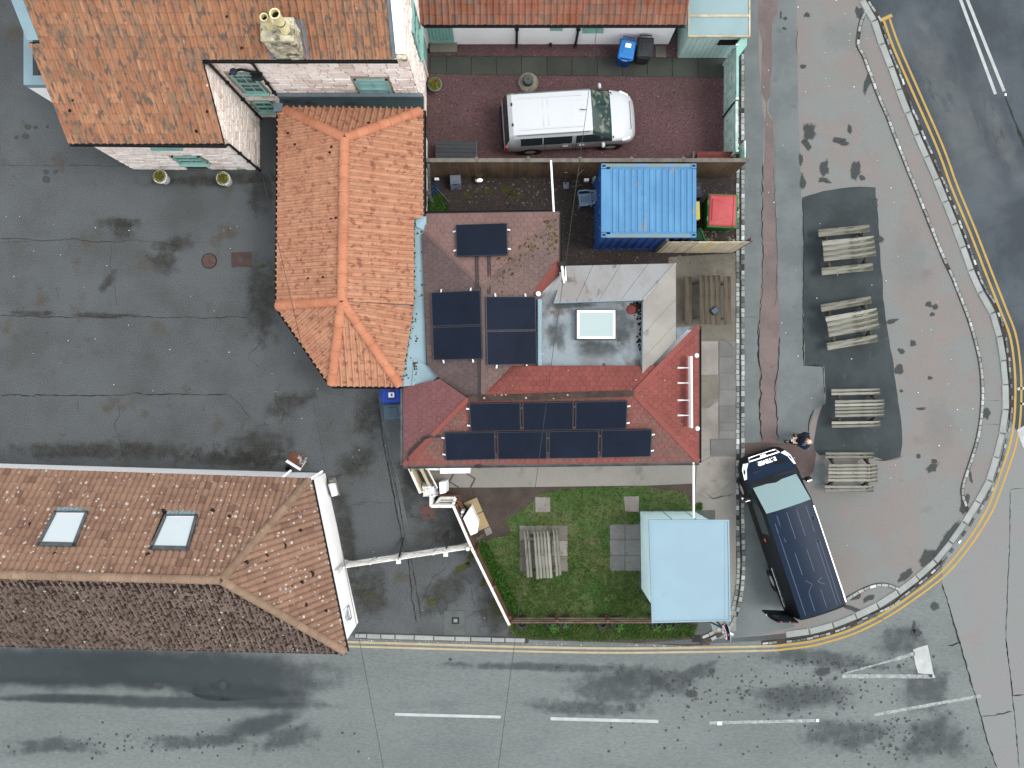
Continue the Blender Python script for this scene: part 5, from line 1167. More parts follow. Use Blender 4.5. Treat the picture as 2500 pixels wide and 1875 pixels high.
for k, m in (('r', 'sh_red'), ('b', 'sh_brown'), ('m', 'sh_mix'), ('p', 'sh_plum'), ('g', 'sh_brown_shaded'), ('k', 'sh_brown_lit')): HX.mesh(k, v_, f_, MT[m])
pitch = D / math.cos(R(30)) / 2 * 1.5; ext = (0, 0, 1, D / math.cos(R(30)) / pitch)
for pts, k in ((q_pl, 'p'), (n_pl, 'k'), (w_pl, 'g'), (s_pl, 'm'), (x_pl, 'r'), (t_pl, 'r')): cover(HX, k, pts, hroof, D, pitch, lift=.004, jit=.0015, half=D / 2, ext=ext, ang=.25)
cover(HX, 'b', e_pl, hroof, D, pitch, lift=.004, jit=.0015, half=D / 2, ext=ext, ang=.25)
HX.finish()
def ridgestrip(name, a, b, m, w=.16, h=.035, parent=hroof): return MB().beam(Vector(a) + Vector((0, 0, .01)), Vector(b) + Vector((0, 0, .01)), w, h).build(name, MT[m], parent, bevel=.012)
ridgestrip('ridge_cap', apW, apE, 'soot', .2, .03); ridgestrip('ridge_cap', apA, P(1180, 962, HR), 'sh_brown', .16); ridgestrip('hip_cap', hipw, apA, 'sh_brown', .1, .02); ridgestrip('hip_cap', P(1365, 520, HE), apA, 'sh_brown', .1, .02)
ridgestrip('hip_cap', P(985, 1136, HE), apW, 'sh_red', .16, .03); ridgestrip('hip_cap', P(1706, 1127, HE), apE, 'sh_red', .18, .03); ridgestrip('hip_cap', P(1706, 797, HE), apE, 'sh_red', .18, .03)
pd = Plane(P(1365, 670, HE), P(1320, 716, HE + .3), P(1365, 672, HE)); 
MB().slab([HEP.hit(1364, 630, .025), HEP.hit(1364, 671, .025), HEP.hit(1318, 718, .025), HEP.hit(1306, 706, .025)], .02).build('red_verge', MT['sh_red'], hroof)
# moss on the north-east hip
rr = random.Random(3); mb = MB()
for _ in range(150):
    t = rr.random(); x, y = 1352 - 150 * t + rr.gauss(0, 10), 545 + 140 * t + rr.gauss(0, 16)
    if rr.random() < .35: x, y = rr.uniform(1335, 1362), rr.uniform(535, 620)
    if y < 525 or x > 1362 or x < 1200: continue
    pl_ = HEP if (x - 1364) * (703 - 517) - (y - 517) * (1180 - 1364) > 0 else HNP
    p = pl_.hit(x, y, .012); r = rr.uniform(.015, .05); mb.lathe([(0, r * .7), (r * .7, r * .5), (r, 0)], tuple(p), 6)
MT['moss_y'] = mat('olive_moss', tone('#6a6424'), tone('#463c1e'), s=5, rng=(.4, .6), fine=.3, bump=.5)
mb.build('moss_clumps', MT['moss_y'], hroof)['kind'] = 'stuff'
mb = MB()
for _ in range(420):     # pale lichen round the panels
    k = rr.choice(((1590, 1060, 40, 60, 's'), (1090, 1080, 50, 50, 's'), (1120, 1030, 25, 25, 's'), (1560, 1000, 25, 40, 's'), (1680, 1010, 20, 60, 'x')))
    x, y = rr.gauss(k[0], k[2]), rr.gauss(k[1], k[3] * .6); pl_ = HSP if k[4] == 's' else HXP
    if not (990 < x < 1700 and 985 < y < 1125): continue
    if k[4] == 's' and x > 1548 + (y - 960) * .9: continue
    p = pl_.hit(x, y, .014); r = rr.uniform(.008, .022); mb.lathe([(0, .006), (r, .004), (r, -.01)], tuple(p), 6)
mb.build('lichen_spots', MT['rubble'], hroof)['kind'] = 'stuff'
gutter('gutter', P(1036, 520, HE - .03), P(1366, 515, HE - .03), hh); gutter('gutter', P(1368, 517, HE - .03), P(1368, 668, HE - .03), hh, r=.055); gutter('gutter', P(1709, 797, HE - .03), P(1709, 1130, HE - .03), hh, r=.05)
gutter('gutter', P(983, 1140, HE - .04), P(1708, 1131, HE - .04), hh, 'gutgrey', .065); gutter('gutter', P(981, 948, HE - .03), P(981, 1136, HE - .03), hh, 'gutgrey', .055)
MB().box(tuple(P(1168, 1138, HE - .02)), (.16, .12, .14)).build('hopper', MT['gutter'], hh)
# lead valley between annex and house
lv = MB().prism([tuple(P(x, y, 2.66))[:2] for x, y in ((1008, 535), (1014, 530), (1041, 528), (1042, 568), (1029, 573), (1034, 700), (1041, 890), (1020, 912), (1006, 941), (979, 944), (1008, 760))], 2.6, 2.66).build('lead_valley', MT['lead'], hh)
MB().slab([P(1011, 876, 2.70), P(1068, 905, 2.72), P(1072, 918, 2.78), P(1045, 938, 2.74), P(1006, 941, 2.72)], .07).build('lead_saddle', MT['lead'], lv); MB().slab([P(1014, 530, 2.68), P(1040, 529, 2.68), P(1041, 567, 2.70), P(1016, 552, 2.76)], .03).build('lead_saddle', MT['lead'], lv)
mb = MB()
for _ in range(170):
    y = rr.uniform(540, 940); x = 1010 + rr.gauss(0, 1.6) if y < 740 else 1010 - (y - 740) * .14 + rr.gauss(0, 1.6)
    if rr.random() < .2: x += rr.uniform(2, 20)
    r = rr.uniform(.012, .045); mb.lathe([(0, r * .6), (r * .8, r * .4), (r, 0)], tuple(P(x, y, 2.662)), 6)
for _ in range(40): r = rr.uniform(.02, .05); mb.lathe([(0, r * .6), (r, 0)], tuple(P(1014 + rr.gauss(0, 3), rr.uniform(885, 935), 2.70)), 6)
mb.build('moss_clumps', MT['moss_y'], lv)['kind'] = 'stuff'
# flat roof, skylight, fibre-cement sheets
FZ = 3.02
fr_ = MB().prism([tuple(P(x, y, FZ))[:2] for x, y in ((1319, 732), (1348, 708), (1600, 704), (1600, 897), (1317, 897))], 2.4, FZ).build('flat_roof', MT['felt'], hh)
mb = MB(); mb.beam(P(1318, 730, FZ), P(1318, 898, FZ), .14, .1); mb.beam(P(1316, 897, FZ + .02), P(1575, 897, FZ + .02), .12, .14); mb.build('roof_kerb', MT['lead'], fr_, bevel=.02)
s = Stains()
for x, y, rx, ry in ((1465, 850, 60, 24), (1520, 800, 30, 50), (1360, 820, 24, 40), (1400, 745, 60, 10)): s.blob(x, y, rx, ry, 0, FZ + .004, rag=.5)
s.build('dried_puddle', 'st_dirt_shade2' if 'st_dirt_shade2' in MT else 'st_soft', fr_)
skl = MB().prism([tuple(P(x, y, FZ + .28))[:2] for x, y in ((1405, 754), (1505.5, 754), (1505.5, 829.5), (1405, 829.5))], FZ - .1, FZ + .26).build('skylight', MT['gutgrey'], hh, bevel=.02)
A_, B_ = P(1409, 757.5, FZ + .3), P(1502, 826.5, FZ + .3); mb = MB(); t_ = .075
mb.bb((A_.x, A_.y, FZ + .26), (B_.x, A_.y - t_, FZ + .31)).bb((A_.x, B_.y + t_, FZ + .26), (B_.x, B_.y, FZ + .31)).bb((A_.x, A_.y - t_, FZ + .26), (A_.x + t_, B_.y + t_, FZ + .309)).bb((B_.x - t_, A_.y - t_, FZ + .26), (B_.x, B_.y + t_, FZ + .309)).build('skylight_frame', MT['whitepaint'], skl, bevel=.01)
MB().bb((A_.x + t_, A_.y - t_, FZ + .262), (B_.x - t_, B_.y + t_, FZ + .285)).build('skylight_pane', MT['skyglass'], skl)
Zi, Zo = 3.34, 2.62
inN = [P(1352, 738, Zi), P(1571, 731, Zi)]; outN = [P(1381, 649, Zo), P(1650, 643, Zo)]
inE = [P(1571, 731, Zi), P(1569, 917, Zi)]; outE = [P(1650, 643, Zo), P(1650, 832, Zo)]
csr = bpy.data.objects.new('sheet_roof', None)
SHT = []
for k in range(4):
    a, b = k / 4, (k + 1) / 4 - .004
    q = [outN[0].lerp(outN[1], a), outN[0].lerp(outN[1], b), inN[0].lerp(inN[1], b), inN[0].lerp(inN[1], a)]
    MB().slab(q, .04).build('roofing_sheet', MT['sheet'], hh)
ks = [0, .46, .78, 1.0]
for a, b in zip(ks, ks[1:]):
    b -= .004
    q = [outE[0].lerp(outE[1], a), outE[0].lerp(outE[1], b), inE[0].lerp(inE[1], b), inE[0].lerp(inE[1], a)]
    MB().slab(q, .04).build('roofing_sheet', MT['sheet_e'], hh)
MB().beam(inN[1] + Vector((0, 0, .015)), outN[1] + Vector((0, 0, .015)), .06, .02).build('mitre_strip', MT['sheet'], hh)
mb = MB(); mb.beam(inN[0] + Vector((0, -.01, -.17)), inN[1] + Vector((-.03, -.01, -.17)), .03, .32); mb.beam(inE[0] + Vector((.0, -.06, -.17)), inE[1] + Vector((.0, 0, -.17)), .03, .319); mb.build('sheet_upstand', MT['lead'], hh)
MB().slab([P(1650, 800, 2.6), P(1688, 797, 2.55), P(1652, 829, 2.62)], .03).build('lead_apron', MT['leadgrey'], hh)
mb = MB()
for _ in range(60): r = rr.uniform(.02, .05); mb.lathe([(0, r * .6), (r, 0)], tuple(P(rr.gauss(1563, 4), rr.uniform(745, 880), FZ + .003)), 6)
for _ in range(60): r = rr.uniform(.02, .055); mb.lathe([(0, r * .7), (r, 0)], tuple(P(rr.gauss(1553, 9), rr.gauss(748, 8), FZ + .003)), 6)
mb.build('moss_clumps', MT['moss_clump'], fr_)['kind'] = 'stuff'
MB().lathe([(0, .05), (.1, .04), (.16, .02), (.17, 0)], tuple(P(1541, 756, FZ)), 14).build('rust_dish', MT['redplank'], fr_)
# pipes, vent, brackets
MB().tube([P(1372, 651, 2.75), P(1377, 690, 3.0)], .045, 10).build('white_pipe', MT['whitepaint'], hh, smooth=40); MB().tube([P(1380, 651, 2.8), P(1382, 686, 3.05)], .02, 8).build('white_pipe', MT['whitepaint'], hh, smooth=40); MB().box(tuple(P(1371, 645, 2.6)), (.2, .16, .12)).build('pipe_head', MT['gutter'], hh)
MB().lathe([(0, .14), (.07, .13), (.085, .09), (.06, .07), (.055, -.2)], tuple(P(1314, 718, 2.98)), 16).build('vent_cap', MT['whiteplast'], hh, smooth=40)
def on(pl_, pts, off): return [pl_.hit(x, y, off) for x, y in pts]
for pts in (on(HNP, [(1161, 626), (1162, 665)], .03) + on(HNP, [(1163, 704)], .03), on(HNP, [(1191, 626), (1192, 665)], .03) + on(HEP, [(1191, 716)], .03), on(HWP, [(1168, 880), (1169, 925), (1169, 966)], .03)):
    MB().tube(pts, .022, 6).build('conduit', MT['cable'], hroof); MB().tube([p + Vector((.07, 0, 0)) for p in pts], .018, 6).build('conduit', MT['cable'], hroof)
cpts = on(HSP, [(1075, 1063), (1045, 1064)], .03) + on(HQP, [(1032, 1069), (1003, 1098), (996, 1108), (995, 1122)], .035) + [P(1000, 1140, 2.45), P(1003, 1150, 2.0)]
MB().tube(cpts, .026, 8).build('conduit', MT['cable'], hroof); MB().tube([p + Vector((.035, -.05, .004)) for p in cpts[:6]], .02, 6).build('conduit', MT['cable'], hroof)
sb = MB().beam(HXP.hit(1685, 870, .34), HXP.hit(1686.5, 1044, .34), .05, .42).build('sign_board', MT['whitepaint'], hh); 
for y in (898, 935, 977, 1014):
    st = MB().beam(HXP.hit(1656, y, .03), HXP.hit(1683, y, .30), .03, .03); st.beam(HXP.hit(1654, y, .012), HXP.hit(1668, y, .012), .06, .02); st.build('stay', MT['alu'], sb)
for x, y in ((1700, 868), (1702, 1046)): MB().lathe([(0, .1), (.06, .085), (.085, .03), (.07, 0), (.02, -.08)], tuple(P(x, y, 2.55)), 12).build('floodlight', MT['whiteplast'], hh, smooth=50)

# solar panels
def panel(corners, pl_, label):
    c = [pl_.hit(x, y, .13) for x, y in corners]; o = sum(c, Vector()) / 4
    t = thing('solar_panel', label, 'solar panel', tuple(o), 0, 'black solar panels on the shingle roof')
    n = pl_.n; cc = [p + (o - p).normalized() * .012 for p in c]
    MB().slab(cc, .035, None).build('frame', MT['cellframe'], t)
    ii = [p + (o - p).normalized() * .035 + n * .003 for p in cc]
    MB().add(ii, [(0, 1, 2, 3)] if (ii[1]-ii[0]).cross(ii[2]-ii[0]).z > 0 else [(3, 2, 1, 0)]).build('glass_sheet', MT['cell'], t)
    return t, cc, n
def clamps(t, cc, n, edges):
    for e in edges:
        a, b = cc[e], cc[(e + 1) % 4]; out = ((a + b) / 2 - sum(cc, Vector()) / 4).normalized()
        for k in (.2, .8):
            p = a.lerp(b, k); MB().beam(p - out * .02 - n * .02, p + out * .10 - n * .06, .05, .03, n).build('clamp', MT['alu'], t)
r3 = q5(1000, 400); r5 = q5(940, 800)
PN = []
t, c, n = panel(pl(r3, (385, 512), (825, 498), (832, 770), (392, 782)), HNP, 'lone black solar panel on the north brown shingle slope'); clamps(t, c, n, (1, 3))
t, c, n = panel(pl(r3, (178, 1085), (600, 1065), (608, 1358), (188, 1374)), HWP, 'upper of two stacked black solar panels beside the pale blue valley'); clamps(t, c, n, (0,))
t, c, n = panel(pl(r3, (189, 1380), (608, 1364), (618, 1648), (198, 1658)), HWP, 'lower of two stacked black solar panels beside the pale blue valley'); clamps(t, c, n, (2,))
t, c, n = panel(pl(r3, (638, 1118), (1066, 1118), (1072, 1402), (644, 1408)), HEP, 'upper of two stacked black solar panels beside the flat grey roof'); clamps(t, c, n, (0,))
t, c, n = panel([r3(645, 1413), r3(1073, 1407), r5(1284, 312), r5(856, 318)], HEP, 'lower of two stacked black solar panels beside the flat grey roof'); clamps(t, c, n, (2,))
for q, lb, ed in (([(705, 640), (1145, 632), (1150, 870), (718, 878)], 'left panel of the row of three below the sooty ridge', (3,)), ([(1157, 632), (1595, 625), (1592, 864), (1160, 870)], 'middle panel of the row of three below the sooty ridge', ()), ([(1605, 625), (2050, 618), (2040, 857), (1602, 864)], 'right panel of the row of three below the sooty ridge', (1,)),
                  ([(497, 886), (930, 881), (937, 1112), (510, 1122)], 'first panel of the lowest row of four, by the bent black conduit', (3,)), ([(943, 881), (1370, 874), (1370, 1108), (948, 1112)], 'second panel from the conduit in the lowest row of four', ()), ([(1378, 874), (1810, 867), (1804, 1100), (1380, 1106)], 'third panel from the conduit in the lowest row of four', ())):
    t, c, n = panel(pl(r5, *q), HSP, lb); clamps(t, c, n, ed)
t, c, n = panel([(1467.5, 1050.5), (1593, 1048.5), (1589.5, 1115), (1466.5, 1118)], HSP, 'last panel of the lowest row of four, at the red hip end'); clamps(t, c, n, (1,))
mb = MB()
for f, x, y in ((r5, 1150, 680), (r5, 1153, 845), (r5, 1600, 668), (r5, 1598, 842), (r5, 934, 920), (r5, 938, 1070), (r5, 1374, 930), (r5, 1374, 1060), (r5, 1813, 915), (r5, 1808, 1055)):
    mb.box(tuple(HSP.hit(*f(x, y), .14)), (.03, .05, .02))
mb.build('mid_clamps', MT['gutgrey'], hroof)['kind'] = 'stuff'

# ---------------------------------------------------------------- white outbuilding
ob = thing('white_outbuilding', 'long low white outbuilding with lichened pantile roof and black gutter above the red gravel', 'outbuilding', (1.3, 13.5, 0))
OY, OE = 12.44, 2.2
ow = MB().bb((-3.1, OY, 0), (5.72, 17, OE)).build('wall', MT['white'], ob)
OS = .8
o_pl = [Vector((-3.12, 12.2, OE + .02)), Vector((5.9, 12.2, OE + .02)), Vector((5.9, 14.9, OE + .02 + 2.7 * OS)), Vector((-3.12, 14.9, OE + .02 + 2.7 * OS))]
o_bk = [Vector((-3.12, 17.3, OE + .1)), Vector((5.9, 17.3, OE + .1)), o_pl[2], o_pl[3]]
oroof = deck('roof', [o_pl, o_bk], MT['deck'], ob, .05)
OT = Pieces('tile'); v_, f_ = pantile(.215, .33, .055, .026); OT.mesh('t', v_, f_, MT['tile_shed'], 40); cover(OT, 't', o_pl, oroof, .215, .33); cover(OT, 't', o_bk, oroof, .215, .33); OT.finish()
gutter('gutter', (-3.14, 12.17, OE - .05), (5.9, 12.17, OE - .05), ob, r=.065)
for x in (P(1263, 85, 1).x - .02, P(1411, 85, 1).x - .02):
    d_ = MB().tube([(x, 12.2, OE - .1), (x, OY - .07, OE - .3), (x, OY - .07, .12), (x, OY - .16, .04)], .045, 8).build('downpipe', MT['gutter'], ob, smooth=40); MB().box((x, OY - .06, 1.4), (.14, .1, .05)).build('pipe_clip', MT['gutter'], d_)
dd = MB().bb((-2.98, OY - .045, .22), (-2.1, OY - .001, 2.12)).build('door', MT['teal'], ob)
for k in range(7):
    x = -2.93 + k * .125; MB().bb((x, OY - .065, .5), (x + .1, OY - .044, 2.1)).build('board', MT['teal'], dd)
MB().bb((-2.96, OY - .07, .24), (-2.12, OY - .043, .46)).build('rail', MT['teal'], dd); MB().box((-2.2, OY - .09, 1.75), (.03, .05, .16)).build('handle', MT['black'], dd)
MB().bb((-3.0, OY - .35, 0), (-2.0, OY - .002, .2)).build('doorstep', MT['patio'], ob, bevel=.02)
MB().lathe([(0, .07), (.1, .05), (.13, 0)], (0, 0, 0), 16, Matrix.Translation((P(1127, 68, 1.7).x, OY - .0, 1.7)) @ Matrix.Rotation(R(90), 4, 'X')).build('bulkhead_lamp', MT['whiteplast'], ob, smooth=50)
for x0, x1, z0, z1 in ((P(1347, 68, 1.7).x, P(1371, 68, 1.7).x, 1.55, 1.85), (P(1427, 72, 1.6).x, P(1472, 72, 1.6).x, 1.35, 2.05)): window(ow, (0, OY, 0), (1, 0, 0), (0, -1, 0), x0, x1, z0, z1, 1, 1, sash=False, g='glassblind')
MB().lathe([(0, .16), (.05, .15), (.055, 0)], tuple(P(1344, 111, 0)), 12).build('vent_stub', MT['gutter'], ob)
MB().box((5.75, 12.75, 1.95), (.3, .12, .16)).build('eaves_bracket', MT['white'], ob)

# ---------------------------------------------------------------- teal shed
gs = thing('teal_shed', 'pale teal boarded shed with flat sheet roof beside the white outbuilding', 'shed', (7.0, 13.0, 0))
GX0, GX1, GY = 6.07, 8.0, 11.95
gw = MB().bb((GX0, GY, 0), (GX1, 15.5, 1.93)).build('wall', MT['shedwall'], gs)
for k in range(11):
    x = GX0 + .01 + k * .176; MB().bb((x, GY - .02, .03), (x + .166, GY - .001, 1.9)).build('board', MT['shedwall'], gw)
for k in range(18):
    y = GY + .01 + k * .176; MB().bb((GX0 - .02, y, .03), (GX0 - .001, y + .166, 1.9)).build('board', MT['shedwall'], gw)
gr_ = MB().bb((GX0 - .02, GY - .04, 1.95), (8.09, 15.6, 2.0)).build('roof', MT['shedroof'], gs)
MB().bb((GX0 - .05, GY - .09, 1.93), (8.14, GY - .042, 2.03)).bb((8.092, GY - .04, 1.93), (8.14, 15.6, 2.029)).bb((GX0 - .05, GY - .04, 1.93), (GX0 - .022, 15.6, 2.028)).build('roof_trim', MT['fence_buff'], gr_); MB().bb((GX0 - .019, 12.54, 2.001), (8.09, 12.62, 2.03)).build('roof_batten', MT['fence_buff'], gr_)
MB().bb((7.2, GY - .04, 1.2), (7.85, GY - .022, 1.62)).build('dark_vent', MT['soothole'], gw)

# ---------------------------------------------------------------- white cottage
wc = thing('white_cottage', 'white cottage with hipped brown lichen-spotted tile roof and two roof windows', 'cottage', (-12, -6, 0))
CE, CR = 2.5, 5.35
nwall = [P(-260, 1124, 0), P(794, 1155, 0)]; se = P(874.7, 1519.7, 0); swl = P(-260, 1502, 0)
foot = [nwall[0], nwall[1], se, swl]
cw = MB().prism([(p.x, p.y) for p in foot], 0, CE - .02).build('wall', MT['whitewash'], wc)
eN0, eN1, eS1, eS0 = P(-330, 1136, CE), P(757, 1172, CE), P(844, 1592, CE), P(-330, 1567, CE)
r0, r1 = P(-330, 1392, CR), P(540, 1416, CR)
CN, CS_ = Plane(eN0, eN1, r1), Plane(eS0, eS1, r1)
cN, cE_, cS = [eN0, eN1, r1, CN.hit(-330, 1392)], [eN1, eS1, r1], [eS0, eS1, r1, CS_.hit(-330, 1394)]
croof = deck('roof', [cN, cE_, cS], MT['deck'], wc, .05)
CT = Pieces('tile'); v_, f_ = pantile(.2, .30, .055, .045, 'barrel'); CT.mesh('t', v_, f_, MT['tile_cot'], 40); v_, f_ = pantile(.2, .30, .062, .022, 'rib'); CT.mesh('m', v_, f_, MT['tile_moss'], 40)
RWQ = [[(133, 1247.5), (215.5, 1248), (182, 1334), (89.5, 1331.5)], [(402, 1256), (483, 1256), (459, 1343), (364, 1341)]]
rw_in = [[px_of(CN.hit(x, y, 0)) for x, y in q] for q in RWQ]
def skiprw(c):
    x, y = px_of(c)
    return any(in_poly(x, y, [(q[0][0] + 6, q[0][1] - 8), (q[1][0] - 6, q[1][1] - 8), (q[2][0] - 6, q[2][1] - 8), (q[3][0] + 6, q[3][1] - 8)]) for q in RWQ)
cover(CT, 't', cN, croof, .2, .30, skip=skiprw); cover(CT, 't', cE_, croof, .2, .30); cover(CT, 'm', cS, croof, .2, .30); CT.finish()
CRG = Pieces('ridge_tile'); v_, f_ = halfround(.45, .125); CRG.mesh('r', v_, f_, MT['ridge_cot'], 40)
for a, b in ((CN.hit(-330, 1394), r1), (eN1 + Vector((-.03, 0, .03)), r1), (eS1 + Vector((-.03, .05, .03)), r1)): ridge(CRG, 'r', a, b, croof, .45, .03)
CRG.finish()
mb = MB()
for _ in range(520):
    x = rr.uniform(-20, 560); y = 1424 + rr.gauss(2, 3) + .008 * x; r = rr.uniform(.015, .05); mb.lathe([(0, r * .7), (r, 0)], tuple(CS_.hit(x, max(y, 1419), .05)), 5)
for _ in range(260):
    t = rr.random(); x, y = 545 + 290 * t + rr.gauss(0, 4), 1432 + 160 * t + rr.gauss(4, 4); r = rr.uniform(.015, .045); mb.lathe([(0, r * .7), (r, 0)], tuple(CS_.hit(x, y, .05)), 5)
for x, y, r in ((732, 1295, .08), (693, 1332, .1), (650, 1358, .09), (601, 1374, .09), (760, 1401, .11), (736, 1422, .08), (745, 1477, .09), (795, 1492, .08), (725, 1367, .06), (73, 1281, .08), (134, 1353, .07), (362, 1355, .09), (518, 1246, .08), (519, 1249, .1), (560, 1260, .06), (398, 1249, .1)):
    pl_ = CN if x < 560 and y < 1380 and x < 760 - (y - 1172) * .9 else Plane(*cE_[:3])
    mb.lathe([(0, r * .5), (r * .7, r * .35), (r, 0)], tuple(pl_.hit(x, y, .045)), 9)
A_, u_, v__, n_ = frame_of(cS)
for i in range(-2, 125):
    for j in range(0, 22):
        if rr.random() < .22: continue
        c = A_ + u_ * (i * .2 + .056 + rr.uniform(-.015, .015)) + v__ * (j * .19 + rr.uniform(0, .19)) + n_ * .022
        if not in_poly(*px_of(c), [px_of(t) for t in cS]): continue
        L_ = rr.uniform(.05, .13); w_ = rr.uniform(.025, .05); b0_ = len(mb.v)
        mb.v += [tuple(c + v__ * L_ * a + u_ * w_ * b + n_ * k) for a, b, k in ((-1, 0, 0), (-.4, -1, 0), (.5, -.9, 0), (1, 0, 0), (.4, 1, 0), (-.5, .9, 0), (0, 0, .02))]
        mb.f += [(b0_ + 5, b0_ + 6, b0_)] + [(b0_ + k, b0_ + 6, b0_ + k + 1) for k in range(5)]
mb.build('moss_clumps', MT['moss_clump'], croof)['kind'] = 'stuff'
for q, lb in zip(RWQ, ('a', 'b')):
    c = [CN.hit(x, y, .14) for x, y in q]; o = sum(c, Vector()) / 4; n = CN.n
    top = (c[0] + c[1]) / 2 - (c[2] + c[3]) / 2; top.normalize(); sd_ = (c[1] - c[0]).normalized()
    rwf = MB()
    t_ = .08
    for a, b, w in ((c[0], c[1], .07), (c[1], c[2], .09), (c[2], c[3], .13), (c[3], c[0], .09)):
        ins = (o - (a + b) / 2).normalized() * w / 2; rwf.beam(a + ins - n * .04, b + ins - n * .04, w, .12, n)
    rw = rwf.build('roof_window', MT['gutgrey'], croof)
    ii = [p.lerp(o, .13) - n * .01 for p in c]; ii[2] = ii[2].lerp(ii[1], .06); ii[3] = ii[3].lerp(ii[0], .06)
    MB().add(ii, [(0, 1, 2, 3)] if (ii[1]-ii[0]).cross(ii[2]-ii[0]).z > 0 else [(3, 2, 1, 0)]).build('pane', MT['rwglass'], rw)
    jj = [p.lerp(o, .10) - n * .006 for p in c]; ib = MB()
    for k in range(4): ib.beam(jj[k], jj[(k + 1) % 4], .025, .02, n)
    ib.build('inner_frame', MT['whitepaint'], rw)
    up = CN.n.cross(Vector((1, 0, 0))); dn = up if up.z > 0 else -up
    f0, f1 = c[0] - dn * .02 - n * .06, c[1] - dn * .02 - n * .06
    pv = MB()
    dirv = (c[0] - c[3]).normalized()
    for k in range(8):
        a = f0.lerp(f1, k / 8), f0.lerp(f1, (k + .9) / 8); pv.slab([a[0], a[1], a[1] + dirv * .22 - n * .03, a[0] + dirv * .22 - n * .03], .015)
    pv.build('lead_apron', MT['leadgrey'] if lb == 'z' else MT['lead'], rw)
gutter('gutter', eN0 + Vector((0, .02, -.05)), eN1 + Vector((.02, .02, -.05)), wc, 'gutter', .035); gutter('gutter', eN1 + Vector((.06, 0, -.05)), eS1 + Vector((.06, 0, -.05)), wc, 'gutter', .055); gutter('gutter', eS0 + Vector((0, -.05, -.05)), eS1 + Vector((.02, -.05, -.05)), wc, 'gutgrey', .05)
ed = (se - nwall[1]).normalized(); en = Vector((-ed.y, ed.x, 0)); en = en if en.x > 0 else -en
k0 = nwall[1] + ed * (5.55 * .84)
sg = MB().beam(k0 + Vector((0, 0, 1.35)) + en * .015, k0 + ed * .55 + Vector((0, 0, 1.35)) + en * .015, .02, 1.0, (0, 0, 1)).build('wall_sign', MT['whiteplast'], wc)
mb = MB()
def onw(u, z): return k0 + ed * u + Vector((0, 0, z)) + en * .028
for a, b in (((.06, .9), (.49, .9)), ((.49, .9), (.49, 1.2)), ((.49, 1.2), (.06, 1.2)), ((.06, 1.2), (.06, .9))): mb.beam(onw(*a), onw(*b), .012, .04, (0, 0, 1))
mb.beam(onw(.12, 1.36), onw(.46, 1.36), .012, .07); mb.build('sign_mark', MT['navymark'], sg)
mb = MB(); mb.beam(onw(.16, 1.55), onw(.42, 1.55), .012, .04); mb.beam(onw(.2, 1.7), onw(.36, 1.7), .012, .03); mb.build('sign_line', MT['gutgrey'], sg)
MB().beam(P(788, 1150, 1.9), P(745, 1178, 2.05), .06, .05).build('white_pipe', MT['whitepaint'], wc)
MB().beam(P(682, 1172, 1.7), P(711, 1148, 1.5), .07, .05).build('pipe_bracket', MT['whitepaint'], wc)
stp = MB().prism([tuple(P(x, y, .15))[:2] for x, y in ((799, 1168), (818, 1166), (830, 1210), (808, 1214))], 0, .15).prism([tuple(P(x, y, .3))[:2] for x, y in ((801, 1172), (815, 1170), (826, 1210), (808, 1213))], .15, .3).build('doorstep', MT['plinth'], wc, bevel=.02)
MB().prism([tuple(P(x, y, .5))[:2] for x, y in ((801, 1182), (817, 1180), (824, 1209), (809, 1213))], .3, .52).build('meter_box', MT['whiteplast'], wc, bevel=.02)

# ================================================================ FENCES, SHED, GATE
fd = thing('boundary_fence', 'tall dark brown panel fence between the red gravel yard and the back yard', 'fence', (2.5, 7.57, 0))
fx = [-2.96, -1.2, .55, 2.3, 4.05, 5.8, 7.98]
for a, b in zip(fx, fx[1:]):
    n_ = int((b - a) / .146); w_ = (b - a) / n_
    for k in range(n_): MB().bb((a + k * w_ + .003, 7.55 + random.uniform(-.004, .004), .02), (a + (k + 1) * w_ - .003, 7.585, 2.24)).build('board', MT['fence_dark'], fd)
for a, b in zip(fx, fx[1:]): MB().bb((a + .004, 7.51, 2.245), (b - .004, 7.64, 2.285)).build('coping', MT['coping'], fd)
for a in fx: MB().bb((a - .05, 7.59, 0), (a + .05, 7.69, 2.3)).build('post', MT['coping'], fd)
fb = thing('pale_fence', 'weathered pale board fence between the blue container and the patio', 'fence', (6.7, 4.82, 0))
x = 5.28; k = 0
while x < 8.05:
    w_ = random.uniform(.12, .17); MB().bb((x, 4.80 + random.uniform(-.006, .006), .03), (x + w_ - .012, 4.825, 2.26 + random.uniform(-.03, .03))).build('board', MT['fence_buff'], fb); x += w_
for z in (.5, 1.8): MB().bb((5.3, 4.828, z), (8.1, 4.87, z + .08)).build('rail', MT['fence_buff'], fb)
MB().bb((8.06, 4.83, 0), (8.16, 4.95, 2.4)).build('post', MT['coping'], fb); MB().bb((5.22, 4.84, 0), (5.3, 4.93, 2.28)).build('post', MT['coping'], fb)
ft = thing('teal_fence', 'flaking teal horizontal board fence along the gravel yard and pavement', 'fence', (7.78, 10, 0))
for y0_, y1_, zt in ((9.86, 11.62, 1.76), (8.06, 9.78, 1.66)):
    k = 0; z = .05
    while z < zt - .05:
        h_ = .155; MB().bb((7.745 + random.uniform(-.005, .005), y0_, z), (7.77, y1_, min(z + h_ - .012, zt))).build('board', MT['teal_old'], ft); z += h_
    MB().bb((7.72, y0_ + .01, zt), (7.80, y1_ - .01, zt + .05)).build('top_rail', MT['teal_old'] if zt < 1.7 else MT['teal'], ft)
for y in (8.02, 9.82, 11.66): MB().bb((7.70, y - .035, 0), (7.79, y + .035, 1.85)).build('post', MT['teal_old'], ft)
